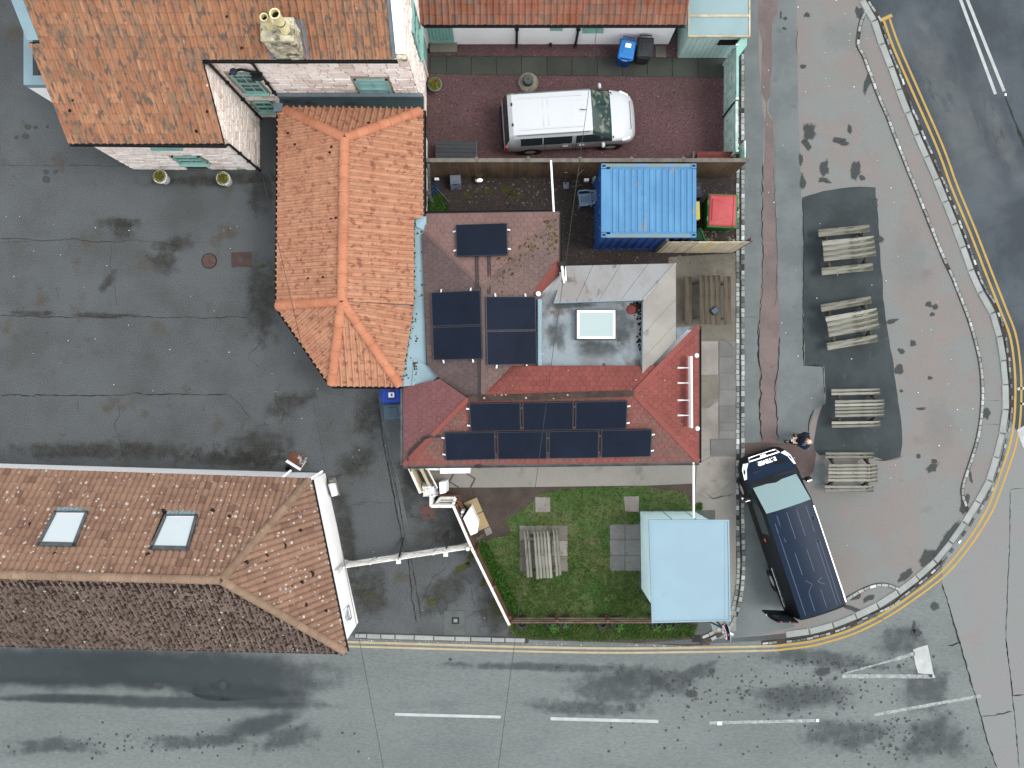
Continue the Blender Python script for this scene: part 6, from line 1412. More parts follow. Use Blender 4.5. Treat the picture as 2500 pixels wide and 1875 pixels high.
MB().beam((7.69, 9.75, .05), (7.73, 9.8, 1.78), .05, .05, (0, 1, 0)).build('brace', MT['dkgreen'], ft)
MB().bb((7.98, 7.66, .3), (8.02, 8.35, 1.9)).build('end_board', MT['teal_old'], ft)
MB().slab([Vector((7.75, 11.7, 1.8)), Vector((8.05, 12.15, 1.9)), Vector((8.15, 11.75, 1.6)), Vector((7.82, 11.3, 1.55))], .03).build('end_board', MT['teal'], ft)
# garden fence, white top rails over brown boards
gf = thing('garden_fence', 'low fence with white top rail and brown boards slanting past the lawn', 'fence', tuple(P(1180, 1390, 0)))
def fence_run(parent, a, b, h, side, m='fence_brown', cap='oldwhite', bw=.13, capw=.09):
    a, b = Vector(a), Vector(b); d = (b - a); L = d.length; d.normalize(); s_ = Vector((d.y, -d.x, 0)) * side
    n = max(1, int(L / 1.0))
    for k in range(int(h / (bw + .03))):
        z = .1 + k * (bw + .03)
        for i in range(n):
            p, q = a.lerp(b, (i + .01) / n), a.lerp(b, (i + .99) / n)
            MB().beam(p + s_ * .05 + Vector((0, 0, z + bw/2)), q + s_ * .05 + Vector((0, 0, z + bw/2)), .022, bw).build('board', MT[m], parent)
    for i in range(n + 1):
        p = a.lerp(b, min(max(i / n, .01), .99)); MB().beam(p + s_ * .10 + Vector((0, 0, 0)), p + s_ * .10 + Vector((0, 0, h - .02)), .08, .08).build('post', MT[m], parent)
    MB().beam(a + Vector((0, 0, h)), b + Vector((0, 0, h)), capw, .06).build('top_rail', MT[cap], parent)
fz = 1.0
fp = [P(1052, 1211, fz), P(1052, 1236, fz), P(1108, 1236, fz), P(1157, 1348, fz), P(1244, 1526, fz)]
fp = [Vector((p.x, p.y, 0)) for p in fp]
fence_run(gf, fp[2], fp[3], fz, -1, capw=.12); fence_run(gf, fp[3] , fp[4], fz, -1, capw=.10)
fence_run(gf, fp[1], fp[2], fz + .01, -1, 'oldwhite'); fence_run(gf, fp[0], fp[1], fz, -1, 'oldwhite')
f2 = thing('corner_fence', 'short white and bare wood fence panel below the bent black conduit', 'fence', tuple(P(1012, 1172, 0)))
a, b = P(999, 1142, 1.1), P(1027, 1204, 1.1); a.z = b.z = 0
fence_run(f2, a, b, 1.1, -1, 'fence_buff', 'oldwhite', .15, .10)
a2, b2 = a + Vector((.36, -.02, 0)), b + Vector((.36, .06, 0))
MB().beam(a2 + Vector((0, 0, .8)), b2 + Vector((0, 0, .8)), .10, .05).build('shelf_board', MT['fence_buff'], f2); MB().beam(a2 + Vector((.2, .03, .7)), b2 + Vector((.2, .06, .7)), .05, .05).build('shelf_board', MT['oldwhite'], f2); MB().beam(a2 + Vector((.10, .03, .74)), b2 + Vector((.10, .06, .74)), .05, .05).build('shelf_board', MT['wood_brown'], f2)
cr = thing('wooden_crate', 'old white wooden window frame leaning inside the fence corner', 'window frame', tuple(P(1085, 1225, 0)))
q = [P(1064, 1232, .75), P(1106, 1232, .75), P(1112, 1216, .55), P(1075, 1216, .55)]
mb = MB()
for i in range(4): mb.beam(q[i], q[(i + 1) % 4], .10, .05)
mb.build('frame', MT['oldwhite'], cr); MB().beam(q[0].lerp(q[3], .5), q[1].lerp(q[2], .5), .05, .04).build('glazing_bar', MT['oldwhite'], cr); MB().slab([p - Vector((0, 0, .03)) for p in q], .02).build('backing_board', MT['wood_grey'], cr)
lr = thing('brown_rail', 'brown timber rails edging the garden corner behind the white fence', 'rail', tuple(P(1110, 1210, 0)))
for a, b, z in (((1070, 1209), (1126, 1211), .35), ((1126, 1211), (1122, 1222), .35), ((1122, 1222), (1132, 1242), .32), ((1112, 1216), (1128, 1240), .55)): MB().beam(P(*a, z), P(*b, z), .07, .05).build('rail', MT['fence_brown'], lr)
# post and rail fence by the road
rf = thing('rail_fence', 'brown post and rail fence along the grass verge with tyres beneath', 'fence', tuple(P(1420, 1508, 0)))
ya = P(1245, 1519.5, .82).y
xa, xb = P(1247, 1500, .8).x, P(1625, 1500, .8).x
xs = [xa + .05, P(1360, 1520, .8).x, P(1484, 1520, .8).x, P(1600, 1520, .8).x]
for z in (.28, .55, .82):
    for a, b in zip(xs, xs[1:]): MB().beam((a + .003, ya, z), (b - .003, ya, z), .04, .09 if z < .8 else .075).build('rail', MT['rail_brown'], rf)
for x in xs: MB().beam((x, ya + .06, 0), (x, ya + .06, .92), .10, .09).build('post', MT['fence_brown'], rf)
MB().bb((xa - .14, ya - .02, 0), (xa + .02, ya + .22, .85)).build('corner_post', MT['fence_brown'], rf)
# field gate
gate = thing('field_gate', 'old white five-bar gate across the yard entrance beside the white cottage', 'gate', tuple(P(1000, 1348, 0)))
ga, gb = P(852, 1370, 0), P(1146, 1325, 0)
gm = ga.lerp(gb, .44); gq = ga.lerp(gb, .82)
for p, h_, w_ in ((ga + (ga - gb).normalized() * .12, 1.75, .16), (gb, 1.2, .12)): MB().beam(p, p + Vector((0, 0, h_)), w_, w_).build('gate_post', MT['oldwhite'], gate, bevel=.015)
for a, b in ((ga, gm), (gm + (gb - ga).normalized() * .04, gb)):
    for z in (.22, .42, .62, .84, 1.08): MB().beam(a + Vector((0, 0, z)), b + Vector((0, 0, z)), .035, .085).build('bar', MT['oldwhite'], gate)
    for t in (0.015, .5, .985): p = a.lerp(b, t); MB().beam(p + Vector((0, 0, .16)), p + Vector((0, 0, 1.13)), .05, .08).build('stile', MT['oldwhite'], gate)
    nn = Vector((-(b - a).y, (b - a).x, 0)).normalized() * .04
    MB().beam(a + nn + Vector((0, 0, .22)), a.lerp(b, .5) + nn + Vector((0, 0, 1.05)), .03, .08).build('brace', MT['oldwhite'], gate); MB().beam(a.lerp(b, .5) + nn + Vector((0, 0, 1.05)), b + nn + Vector((0, 0, .22)), .03, .08).build('brace', MT['oldwhite'], gate)
for p in (gm, gq):
    e = Vector((.05, .55, 0)); MB().beam(p + e + Vector((0, 0, .04)), p + Vector((0, 0, .75)), .07, .07).build('gate_stay', MT['wood_dk'], gate); MB().box(tuple(p + Vector((0, -.12, .9))), (.16, .14, .1)).build('latch_block', MT['oldwhite'], gate)

# ---------------------------------------------------------------- pale blue kiosk
ki = thing('blue_kiosk', 'pale blue hut with flat sheet roof and chamfered corners beside the lawn', 'hut', tuple(P(1670, 1390, 0)))
KZ = 2.0
rk = [P(1583.7, 1269, KZ), P(1779.6, 1269, KZ), P(1783.4, 1516, KZ), P(1591, 1520.7, KZ)]
X0, X1, YT, YB = rk[0].x, rk[1].x, rk[0].y, rk[2].y
bodyp = [(X0 + .02, YT - .02), (X1 - .75, YT - .02), (X1 - .03, YT - .42), (X1 - .03, YB + .03), (X0 + .45, YB + .03), (X0 + .06, YB + .62)]
kw = MB().prism(bodyp, 0.02, KZ - .07).build('wall', MT['kioskwall'], ki)
kr = MB().prism([(p.x, p.y) for p in rk], KZ - .065, KZ).build('roof', MT['kiosk'], ki)
mb = MB()
for i in range(4):
    a, b = rk[i], rk[(i + 1) % 4]; o = (rk[0] + rk[2]) / 2; ins = (o - (a + b) / 2).normalized() * .02
    mb.beam(a + ins * (1 + .1 * i) + Vector((0, 0, .003 + .001 * i)), b + ins * (1 + .1 * i) + Vector((0, 0, .003 + .001 * i)), .045, .05)
mb.build('roof_edge', MT['kiosk'], kr)
MB().beam(Vector((X1 - .14, YT - .1, KZ + .004)), Vector((X1 - .14, YB + .1, KZ + .004)), .03, .012).build('seam', MT['kiosk'], kr)
mb = MB()
for k in range(1, 3): mb.bb((X0 + (X1 - X0) * k / 3.3 - .015, YT - .022, .1), (X0 + (X1 - X0) * k / 3.3 + .015, YT - .008, KZ - .08))
mb.build('wall_joint', MT['kiosk'], kw)
MB().bb((X0 - .03, YB + .6, 0), (X1 + .02, YT + .02, .02)).build('base', MT['grey_conc'], ki)
wp = thing('white_pole', 'long white pole bridging the red roof corner and the pale blue hut', 'pole', (6.16, -3.5, 2.3)); MB().tube([P(1693, 1128, 2.42), P(1693.5, 1264, 2.06)], .033, 10).build('pole', MT['whitepaint'], wp, smooth=50)
wp2 = thing('white_rail', 'long white pole from the dark fence to the brown shingle roof', 'pole', (1.33, 6.6, 2.3)); MB().tube([P(1345, 392, 2.32), P(1352, 517, 2.5)], .034, 10).build('pole', MT['whitepaint'], wp2, smooth=50)

# ---------------------------------------------------------------- shipping container
co = thing('shipping_container', 'short blue shipping container with ribbed faded roof and scuffed edges', 'container', (4.58, 6.145, 0))
cx0, cx1, cy0, cy1, cz = 2.99, 6.17, 4.91, 7.38, 2.59
for x in (cx0, cx1):
    for y in (cy0, cy1): MB().bb((x - (.16 if x == cx1 else 0), y - (.14 if y == cy1 else 0), .14), (x + (.16 if x == cx0 else 0), y + (.14 if y == cy0 else 0), cz - .13)).build('corner_post', MT['blue_side'], co)
mb = MB()
mb.bb((cx0 + .17, cy0, cz - .14), (cx1 - .17, cy0 + .11, cz - .02)).bb((cx0 + .17, cy1 - .11, cz - .14), (cx1 - .17, cy1, cz - .02))
mb.build('top_rail', MT['greyedge'], co)
MB().bb((cx0, cy0 + .18, cz - .14), (cx0 + .3, cy1 - .18, cz - .015)).build('door_header', MT['blue_roof'], co); MB().bb((cx1 - .12, cy0 + .18, cz - .14), (cx1, cy1 - .18, cz - .017)).build('end_header', MT['blue_roof'], co)
mb = MB(); mb.bb((cx0 + .17, cy0, 0), (cx1 - .17, cy0 + .1, .15)).bb((cx0 + .17, cy1 - .1, 0), (cx1 - .17, cy1, .15)).bb((cx0 + .02, cy0 + .17, 0), (cx0 + .12, cy1 - .17, .15)).bb((cx1 - .1, cy0 + .17, 0), (cx1, cy1 - .17, .15)); mb.build('bottom_rail', MT['blue_side'], co)
for x in (cx0, cx1):
    for y in (cy0, cy1):
        for z in (.07, cz - .065):
            c = (x + (.085 if x == cx0 else -.085), y + (.08 if y == cy0 else -.08), z); o = MB().box(c, (.175, .165, .125)).build('corner_casting', MT['blue_roof'], co, bevel=.008)
            if z > 1: MB().box((c[0], c[1], z + .064), (.11, .06, .004)).build('casting_slot', MT['soothole'], o)
def corrug(o0, U, V, N, L, Hh, pitch, depth, name, m, parent, rib=.5, sl=.14):
    O = Vector(o0); U = Vector(U); V = Vector(V); N = Vector(N); pts = []; n = int(L / pitch); p = L / n
    for k in range(n):
        for t, d in ((0, 0), (.5 - rib / 2 - sl, 0), (.5 - rib / 2, 1), (.5 + rib / 2, 1), (.5 + rib / 2 + sl, 0)): pts.append(((k + t) * p, d * depth))
    pts.append((L, 0)); m_ = len(pts)
    vs = [O + U * a + N * d for a, d in pts] + [O + U * a + V * Hh + N * d for a, d in pts]
    caps_v = []; fs = [(i, i + 1, m_ + i + 1, m_ + i) for i in range(m_ - 1)]
    return MB().add(vs, fs).build(name, MT[m], parent)
# roof: raised ribs with rounded ends
mb = MB(); mb.bb((cx0 + .3, cy0 + .11, cz - .06), (cx1 - .12, cy1 - .11, cz - .045)); rp = mb.build('roof_panel', MT['blue_roof'], co)
nr = 13; pw = (cx1 - .14 - (cx0 + .34)) / nr
for k in range(nr):
    xc = cx0 + .34 + (k + .5) * pw; w_ = pw * .32; y0_, y1_ = cy0 + .15, cy1 - .15; zz = cz - .046
    low = [(xc - w_ * 1.25, y0_), (xc + w_ * 1.25, y0_), (xc + w_ * 1.25, y1_), (xc - w_ * 1.25, y1_)]
    hi = [(xc - w_ * .8, y0_ + .05), (xc + w_ * .8, y0_ + .05), (xc + w_ * .8, y1_ - .05), (xc - w_ * .8, y1_ - .05)]
    MB().add([(x, y, zz) for x, y in low] + [(x, y, zz + .034) for x, y in hi], [(4, 5, 6, 7)] + [(i, (i+1) % 4, 4 + (i+1) % 4, 4 + i) for i in range(4)]).build('roof_rib', MT['blue_roof'], rp)
corrug((cx0 + .16, cy0 + .05, .15), (1, 0, 0), (0, 0, 1), (0, -1, 0), cx1 - cx0 - .32, cz - .29, .27, .04, 'side_panel', 'blue_side', co)
corrug((cx1 - .16, cy1 - .05, .15), (-1, 0, 0), (0, 0, 1), (0, 1, 0), cx1 - cx0 - .32, cz - .29, .27, .04, 'side_panel', 'blue_side', co)
corrug((cx1 - .05, cy0 + .15, .15), (0, 1, 0), (0, 0, 1), (1, 0, 0), cy1 - cy0 - .3, cz - .29, .27, .04, 'end_panel', 'blue_side', co)
for y0_, y1_ in ((cy0 + .15, 6.135), (6.155, cy1 - .15)):
    d_ = MB().bb((cx0 + .01, y0_, .16), (cx0 + .06, y1_, cz - .15)).build('door', MT['blue_side'], co)
    for k in (.25, .72):
        y = y0_ + (y1_ - y0_) * k; MB().tube([(cx0 - .02, y, .2), (cx0 - .02, y, cz - .17)], .02, 8).build('lock_rod', MT['blue_side'], d_); mb = MB()
        for z in (.3, .9, 1.5, 2.2): mb.box((cx0 - .0, y, z), (.06, .09, .06))
        mb.build('rod_guide', MT['greyedge'], d_)
        MB().beam((cx0 - .05, y, 1.1), (cx0 - .05, y + .3, 1.08), .02, .04).build('lock_handle', MT['blue_side'], d_)
    for z in (.45, 1.0, 1.55, 2.05): MB().bb((cx0 - .004, y0_ + .03, z), (cx0 + .009, y1_ - .03, z + .1)).build('door_rib', MT['blue_side'], d_)

# ---------------------------------------------------------------- wheelie bins
def bin_(label, loc, rz, lid, body, group, sticker=None, badge=False):
    t = thing('wheelie_bin', label, 'wheelie bin', loc, rz, group)
    a, b = .20, .255; c, d = .275, .335
    vs = [(-a, -b, .06), (a, -b, .06), (a, b - .06, .06), (-a, b - .06, .06), (-c, -d, .96), (c, -d, .96), (c, d, .96), (-c, d, .96)]
    MB().add(vs, [(3, 2, 1, 0), (0, 1, 5, 4), (1, 2, 6, 5), (2, 3, 7, 6), (3, 0, 4, 7), (4, 5, 6, 7)]).build('body', MT[body], t, world=False, bevel=.03)
    MB().box((0, .0, .955), (c * 2 + .04, d * 2 + .03, .05)).build('rim', MT[body], t, world=False, bevel=.015)
    l = MB().add([(-.285, -.36, .985), (.285, -.36, .985), (.285, .33, .985), (-.285, .33, .985), (-.25, -.32, 1.04), (.25, -.32, 1.04), (.24, .29, 1.06), (-.24, .29, 1.06)], [(3, 2, 1, 0), (4, 5, 6, 7), (0, 1, 5, 4), (1, 2, 6, 5), (2, 3, 7, 6), (3, 0, 4, 7)]).build('lid', MT[lid], t, world=False, bevel=.03)
    MB().add([(-.17, -.2, 1.055), (.17, -.2, 1.055), (.15, .16, 1.06), (-.15, .16, 1.06), (-.14, -.16, 1.072), (.14, -.16, 1.072), (.12, .13, 1.078), (-.12, .13, 1.078)], [(4, 5, 6, 7), (0, 1, 5, 4), (1, 2, 6, 5), (2, 3, 7, 6), (3, 0, 4, 7)]).build('lid_boss', MT[lid], l, world=False)
    MB().tube([(-.26, -.365, 1.0), (-.1, -.40, 1.0), (.1, -.40, 1.0), (.26, -.365, 1.0)], .016, 8).build('lid_grip', MT[lid], l, world=False, smooth=50)
    MB().tube([(-.2, .34, .97), (-.2, .42, .99), (.2, .42, .99), (.2, .34, .97)], .018, 8).build('handle', MT[body], t, world=False, smooth=50)
    for s_ in (-1, 1): MB().lathe([(0, -.03), (.09, -.03), (.1, -.015), (.1, .015), (.09, .03), (0, .03)], (0, 0, 0), 16, Matrix.Translation((s_ * .235, .24, .1)) @ Matrix.Rotation(R(90), 4, 'Y')).build('wheel', MT['rubber'], t, world=False, smooth=40)
    if sticker:
        MB().box((sticker[0], sticker[1], 1.078), (.2, .15, .004)).build('sticker', MT['label'], l, world=False)
        MB().add([(-.1, -.318, .70), (.1, -.318, .70), (.1, -.333, .86), (-.1, -.333, .86)], [(0, 1, 2, 3)]).build('sticker', MT['label'], t, world=False)
    if badge:
        MB().box((0, .0, 1.081), (.17, .2, .004)).build('label', MT['label'], l, world=False); MB().box((0, .01, 1.0835), (.09, .07, .003)).build('label_mark', MT['green_bin'], l, world=False)
        for s_ in (-1, 1): MB().box((s_ * .14, 0, 1.07), (.07, .2, .004)).build('label_side', MT['redplank'], l, world=False)
    return t
bin_('bright blue wheelie bin with white stickers against the white outbuilding', (4.07, 11.86, .0), R(-10), 'binblue', 'binbody', 'wheelie bins', (.02, .1))
bin_('charcoal wheelie bin right beside the bright blue bin', (4.72, 11.93, 0), R(-3), 'bindark', 'bindark', 'wheelie bins')
bin_('royal blue lidded bin with white label tucked under the orange eaves', (-4.26, -.385, 0), R(-89), 'binblue_dk', 'binblue_dk', 'wheelie bins', badge=True)
bin_('grey lidded bin beside the red hexagon shingle roof', (-4.2, -.98, 0), R(-87), 'bingrey', 'bingrey', 'wheelie bins')

# ---------------------------------------------------------------- picnic tables
def picnic(label, loc, rz, L=1.86, n_top=4, topw=.72, n_seat=1, seatw=.28, sd=.70, m='wood_grey', gap=.008, seatL=None, over=0.0):
    t = thing('picnic_table', label, 'picnic table', loc, rz, 'wooden picnic tables'); seatL = seatL or L
    bw = topw / n_top
    for k in range(n_top):
        y = -topw / 2 + bw * (k + .5); MB().box((0, 0, 0), (L + random.uniform(-.02, .02), bw - gap, .042)).build('tabletop_board', MT[m], t, world=False, bevel=.006).location = (random.uniform(-.008, .008), y, .75 + random.uniform(-.004, .004))
    for s_ in (-1, 1):
        sw = seatw / n_seat
        for k in range(n_seat):
            y = s_ * sd - seatw / 2 + sw * (k + .5); MB().box((0, 0, 0), (seatL, sw - gap, .042)).build('seat_board', MT[m], t, world=False, bevel=.006).location = (random.uniform(-.01, .01) - over, y, .45)
    for x in (-L * .36, L * .36):
        for s_ in (-1, 1): MB().beam((x, s_ * (sd - .05), 0.0), (x, s_ * .26, .725), .045, .09, (0, 1, 0)).build('leg', MT['wood_brown'], t, world=False)
        MB().beam((x + .046, -sd - .1, .40), (x + .046, sd + .1, .40), .045, .09).build('crossbar', MT['wood_brown'], t, world=False); MB().beam((x + .046, -topw / 2 + .02, .69), (x + .046, topw / 2 - .02, .69), .045, .07).build('top_bearer', MT['wood_brown'], t, world=False)
        MB().beam((x * .95, 0, .42), (x * .3, 0, .70), .04, .07).build('brace', MT['wood_brown'], t, world=False)
    MB().lathe([(0, .001), (.02, .001)], (0, 0, .773), 10).build('parasol_hole', MT['soothole'], t, world=False)
    return t
def tl(x, y): p = P(x, y, .75); return (p.x, p.y, 0)
picnic('weathered plank table with wide seats nearest the round manhole stains, first on the dark patch', tl(2072.5, 607), R(5.6), 1.86, 4, .74, 1, .275, .695)['label'] = 'tilted solid-topped picnic table at the upper end of the dark asphalt patch'
picnic('tilted solid-topped picnic table below the first one, more steeply turned', tl(2081.5, 787.5), R(9.8), 1.84, 4, .74, 1, .275, .70)['label'] = 'more steeply tilted solid-topped picnic table, second down the dark asphalt patch'
picnic('slatted picnic table standing square on the dark patch, behind the walking person', tl(2098.5, 997), R(0.6), 1.76, 5, .63, 2, .25, .585, gap=.028)
picnic('slatted picnic table beside the dark van at the edge of the dark patch', tl(2082, 1154.5), R(-.6), 1.76, 5, .66, 2, .25, .60, gap=.035)
picnic('dark mossy picnic table on the patio with a slate blue box on it', tl(1733, 732), R(90.5), 1.74, 4, .76, 1, .27, .70, 'wood_brown')
picnic('grey slatted picnic table on paving in the middle of the lawn', tl(1325.5, 1354), R(93.5), 1.70, 5, .60, 2, .23, .52, gap=.02)
bx = thing('slate_box', 'small slate blue box lying on the patio picnic table', 'box', tuple(P(1744, 759, .77)), R(38)); MB().box((0, 0, .06), (.26, .22, .12)).build('body', MT['bluegrey'], bx, world=False, bevel=.02); MB().box((0, 0, .125), (.22, .18, .014)).build('lid', MT['bingrey'], bx, world=False, bevel=.005)

# ---------------------------------------------------------------- vehicles
def loft(t, st, cell, mats, sub=2):
    """skin cross-sections st=[(x,[(y,z)...])] mirrored in y; cell(i,j) names the part of each patch"""
    m = len(st[0][1]); rows = []; seg = []
    for i in range(len(st) - 1):
        for k in range(sub):
            f = k / sub; rows.append((st[i][0] + (st[i+1][0] - st[i][0]) * f, [(a[0] + (b[0]-a[0]) * f, a[1] + (b[1]-a[1]) * f) for a, b in zip(st[i][1], st[i+1][1])])); seg.append(i)
    rows.append(st[-1]); parts = {}
    for r_ in range(len(rows) - 1):
        for j in range(m - 1):
            for s_ in (1, -1):
                nm = cell(seg[r_], j, s_)
                if nm is None: continue
                (xa, pa), (xb, pb) = rows[r_], rows[r_ + 1]
                q = [(xa, pa[j][0] * s_, pa[j][1]), (xb, pb[j][0] * s_, pb[j][1]), (xb, pb[j+1][0] * s_, pb[j+1][1]), (xa, pa[j+1][0] * s_, pa[j+1][1])]
                if s_ < 0: q = q[::-1]
                key = nm if nm in ('body', 'windscreen', 'rear_window', 'bonnet', 'roof') else nm + ('l' if s_ > 0 else 'r')
                d = parts.setdefault(key, (nm, {}, [])); ids = []
                for p in q:
                    kk = tuple(round(c, 5) for c in p); ids.append(d[1].setdefault(kk, len(d[1])))
                if len(set(ids)) >= 3: d[2].append(tuple(dict.fromkeys(ids)))
    for end, row in ((0, rows[0]), (1, rows[-1])):
        vs = [(row[0], y, z) for y, z in row[1]] + [(row[0], -y, z) for y, z in reversed(row[1][:-1])]
        d = parts['body']; ids = [d[1].setdefault(tuple(round(c, 5) for c in p), len(d[1])) for p in vs]; ids = list(dict.fromkeys(ids))
        d[2].append(tuple(ids if end == 0 else ids[::-1]))
    out = {}
    for key, (nm, vd, fs) in parts.items():
        vs = [k for k, _ in sorted(vd.items(), key=lambda e: e[1])]
        me = MB().add(vs, fs); o = me.build(nm, MT[mats.get(nm, mats['body'])], t, world=False, smooth=38); out.setdefault(nm, []).append(o)
    return out
def wheel(t, x, y, r, w):
    M = Matrix.Translation((x, y, r)) @ Matrix.Rotation(R(90), 4, 'X')
    wh = MB().lathe([(r * .6, -w/2), (r * .93, -w/2), (r, -w * .35), (r, w * .35), (r * .93, w/2), (r * .6, w/2)], (0, 0, 0), 24, M).build('wheel', MT['rubber'], t, world=False, smooth=40)
    MB().lathe([(0, -w * .46), (r * .2, -w * .47), (r * .62, -w * .44), (r * .62, w * .44), (r * .2, w * .47), (0, w * .46)], (0, 0, 0), 20, M).build('rim', MT['alu'], wh, world=False, smooth=40)
    s_ = 1 if y > 0 else -1
    MB().lathe([(r * 1.02, 0), (r * 1.2, 0), (r * 1.2, .02), (r * 1.02, .02)], (0, 0, 0), 24, Matrix.Translation((x, y + s_ * (w/2 - .01), r)) @ Matrix.Rotation(R(-90 * s_), 4, 'X')).build('arch_trim', MT['vanblack'], wh, world=False)
car = thing('white_people_carrier', 'white people carrier parked on the red gravel facing the teal fence', 'car', (2.03, 9.40, 0), R(3.7))
ws = [(.86, .26), (.925, .62), (.905, 1.09), (.80, 1.60), (.70, 1.76), (.40, 1.815), (0, 1.83)]
st = [(-2.37, [(.68, .36), (.80, .52), (.80, .80), (.79, .88), (.72, .92), (.4, .93), (0, .93)]),
      (-2.33, [(.78, .30), (.89, .56), (.885, 1.0), (.86, 1.05), (.80, 1.08), (.45, 1.10), (0, 1.10)]),
      (-2.17, [(.83, .27), (.915, .62), (.90, 1.08), (.80, 1.54), (.72, 1.64), (.40, 1.68), (0, 1.69)]),
      (-2.02, [(.85, .26), (.92, .62), (.90, 1.09), (.80, 1.60), (.70, 1.75), (.40, 1.80), (0, 1.815)]),
      (-1.78, ws), (-1.02, ws), (-.98, ws), (.02, ws), (.16, ws), (.72, [(.86, .26), (.925, .62), (.905, 1.08), (.79, 1.59), (.69, 1.74), (.39, 1.79), (0, 1.805)]),
      (1.46, [(.86, .26), (.925, .64), (.90, 1.03), (.84, 1.06), (.76, 1.11), (.40, 1.16), (0, 1.18)]),
      (1.62, [(.85, .26), (.92, .64), (.885, .99), (.84, 1.03), (.74, 1.07), (.40, 1.105), (0, 1.115)]),
      (2.02, [(.80, .27), (.88, .58), (.84, .86), (.79, .91), (.66, .96), (.38, 1.0), (0, 1.01)]),
      (2.22, [(.72, .29), (.80, .52), (.76, .72), (.71, .78), (.58, .84), (.34, .89), (0, .90)]),
      (2.34, [(.58, .32), (.64, .46), (.62, .58), (.58, .62), (.46, .67), (.28, .71), (0, .72)]),
      (2.385, [(.42, .36), (.46, .42), (.44, .48), (.42, .50), (.34, .53), (.2, .55), (0, .56)])]
def cc_(i, j, s_):
    if i == 1 and j >= 3: return 'rear_window'
    if i in (4, 6, 8) and j == 2: return 'side_window'
    if i == 9 and j == 2: return 'side_window'
    if i == 9 and j >= 3: return 'windscreen'
    if 10 <= i <= 12 and j >= 3: return 'bonnet'
    if 3 <= i <= 8 and j >= 3: return 'roof'
    return 'body'
loft(car, st, cc_, {'body': 'carwhite', 'rear_window': 'glass', 'side_window': 'glass', 'windscreen': 'carscreen', 'bonnet': 'carwhite', 'roof': 'carwhite'})
mb = MB(); mb.beam((1.47, -.80, 1.085), (1.47, .80, 1.085), .12, .03); mb.build('scuttle', MT['vanblack'], car, world=False)
for s_ in (-1, 1):
    MB().beam((2.13, s_ * .74, .80), (1.82, s_ * .86, .92), .10, .12).build('headlamp', MT['lamp'], car, world=False, bevel=.03)
    MB().beam((-2.30, s_ * .87, .75), (-2.26, s_ * .87, 1.05), .10, .12).build('tail_lamp', MT['redlamp'], car, world=False, bevel=.02)
    mr = MB().box((1.12, s_ * 1.04, 1.10), (.12, .2, .16)).build('mirror', MT['carwhite'], car, world=False, bevel=.04); MB().beam((1.13, s_ * .90, 1.04), (1.13, s_ * .98, 1.08), .05, .04).build('mirror_arm', MT['vanblack'], mr, world=False); MB().box((1.05, s_ * 1.04, 1.1), (.02, .17, .13)).build('mirror_glass', MT['glass'], mr, world=False)
    MB().beam((-.1, s_ * .945, .93), (-.3, s_ * .945, .93), .03, .035).build('door_handle', MT['carwhite'], car, world=False, bevel=.01); MB().beam((.28, s_ * .945, .93), (.48, s_ * .945, .93), .03, .035).build('door_handle', MT['carwhite'], car, world=False, bevel=.01)
    MB().beam((-1.9, s_ * .735, 1.765), (.62, s_ * .735, 1.765), .02, .012).build('roof_seam', MT['gutgrey'], car, world=False)
    for x in (-.0, .1, -1.0): MB().beam((x + .09, s_ * .925, .45), (x + .09, s_ * .915, 1.05), .008, .02, (1, 0, 0)).build('door_gap', MT['gutgrey'], car, world=False)
    for x in (-1.42, 1.48): wheel(car, x, s_ * .82, .325, .21)
MB().box((-2.385, 0, .5), (.10, 1.5, .22)).build('rear_bumper', MT['vanblack'], car, world=False, bevel=.04)
MB().beam((-.95, -.45, 1.825), (-.95, .45, 1.825), .03, .012).build('roof_rib', MT['carwhite'], car, world=False); MB().beam((-.78, -.45, 1.825), (-.78, .45, 1.825), .02, .01).build('roof_rib', MT['carwhite'], car, world=False)
mb = MB()
for k in range(7): y = -.54 + k * .18; mb.beam((-1.8, y, 1.822 - abs(y) * .03), (.4, y, 1.822 - abs(y) * .03), .03, .008)
mb.build('roof_ribs', MT['carwhite'], car, world=False)
MB().beam((.52, 0, 1.81), (.30, 0, 1.93), .02, .02).build('aerial', MT['black'], car, world=False)
for y in (-.35, .35): MB().box((-2.03, y, 1.80), (.06, .10, .02)).build('hatch_hinge', MT['vanblack'], car, world=False)
for y in (-.3, .25): MB().beam((1.40, y, 1.20), (1.16, y + .5, 1.36), .02, .012).build('wiper', MT['black'], car, world=False)
MB().beam((2.18, -.5, .95), (2.18, .5, .95), .02, .01).build('bonnet_edge', MT['gutgrey'], car, world=False)

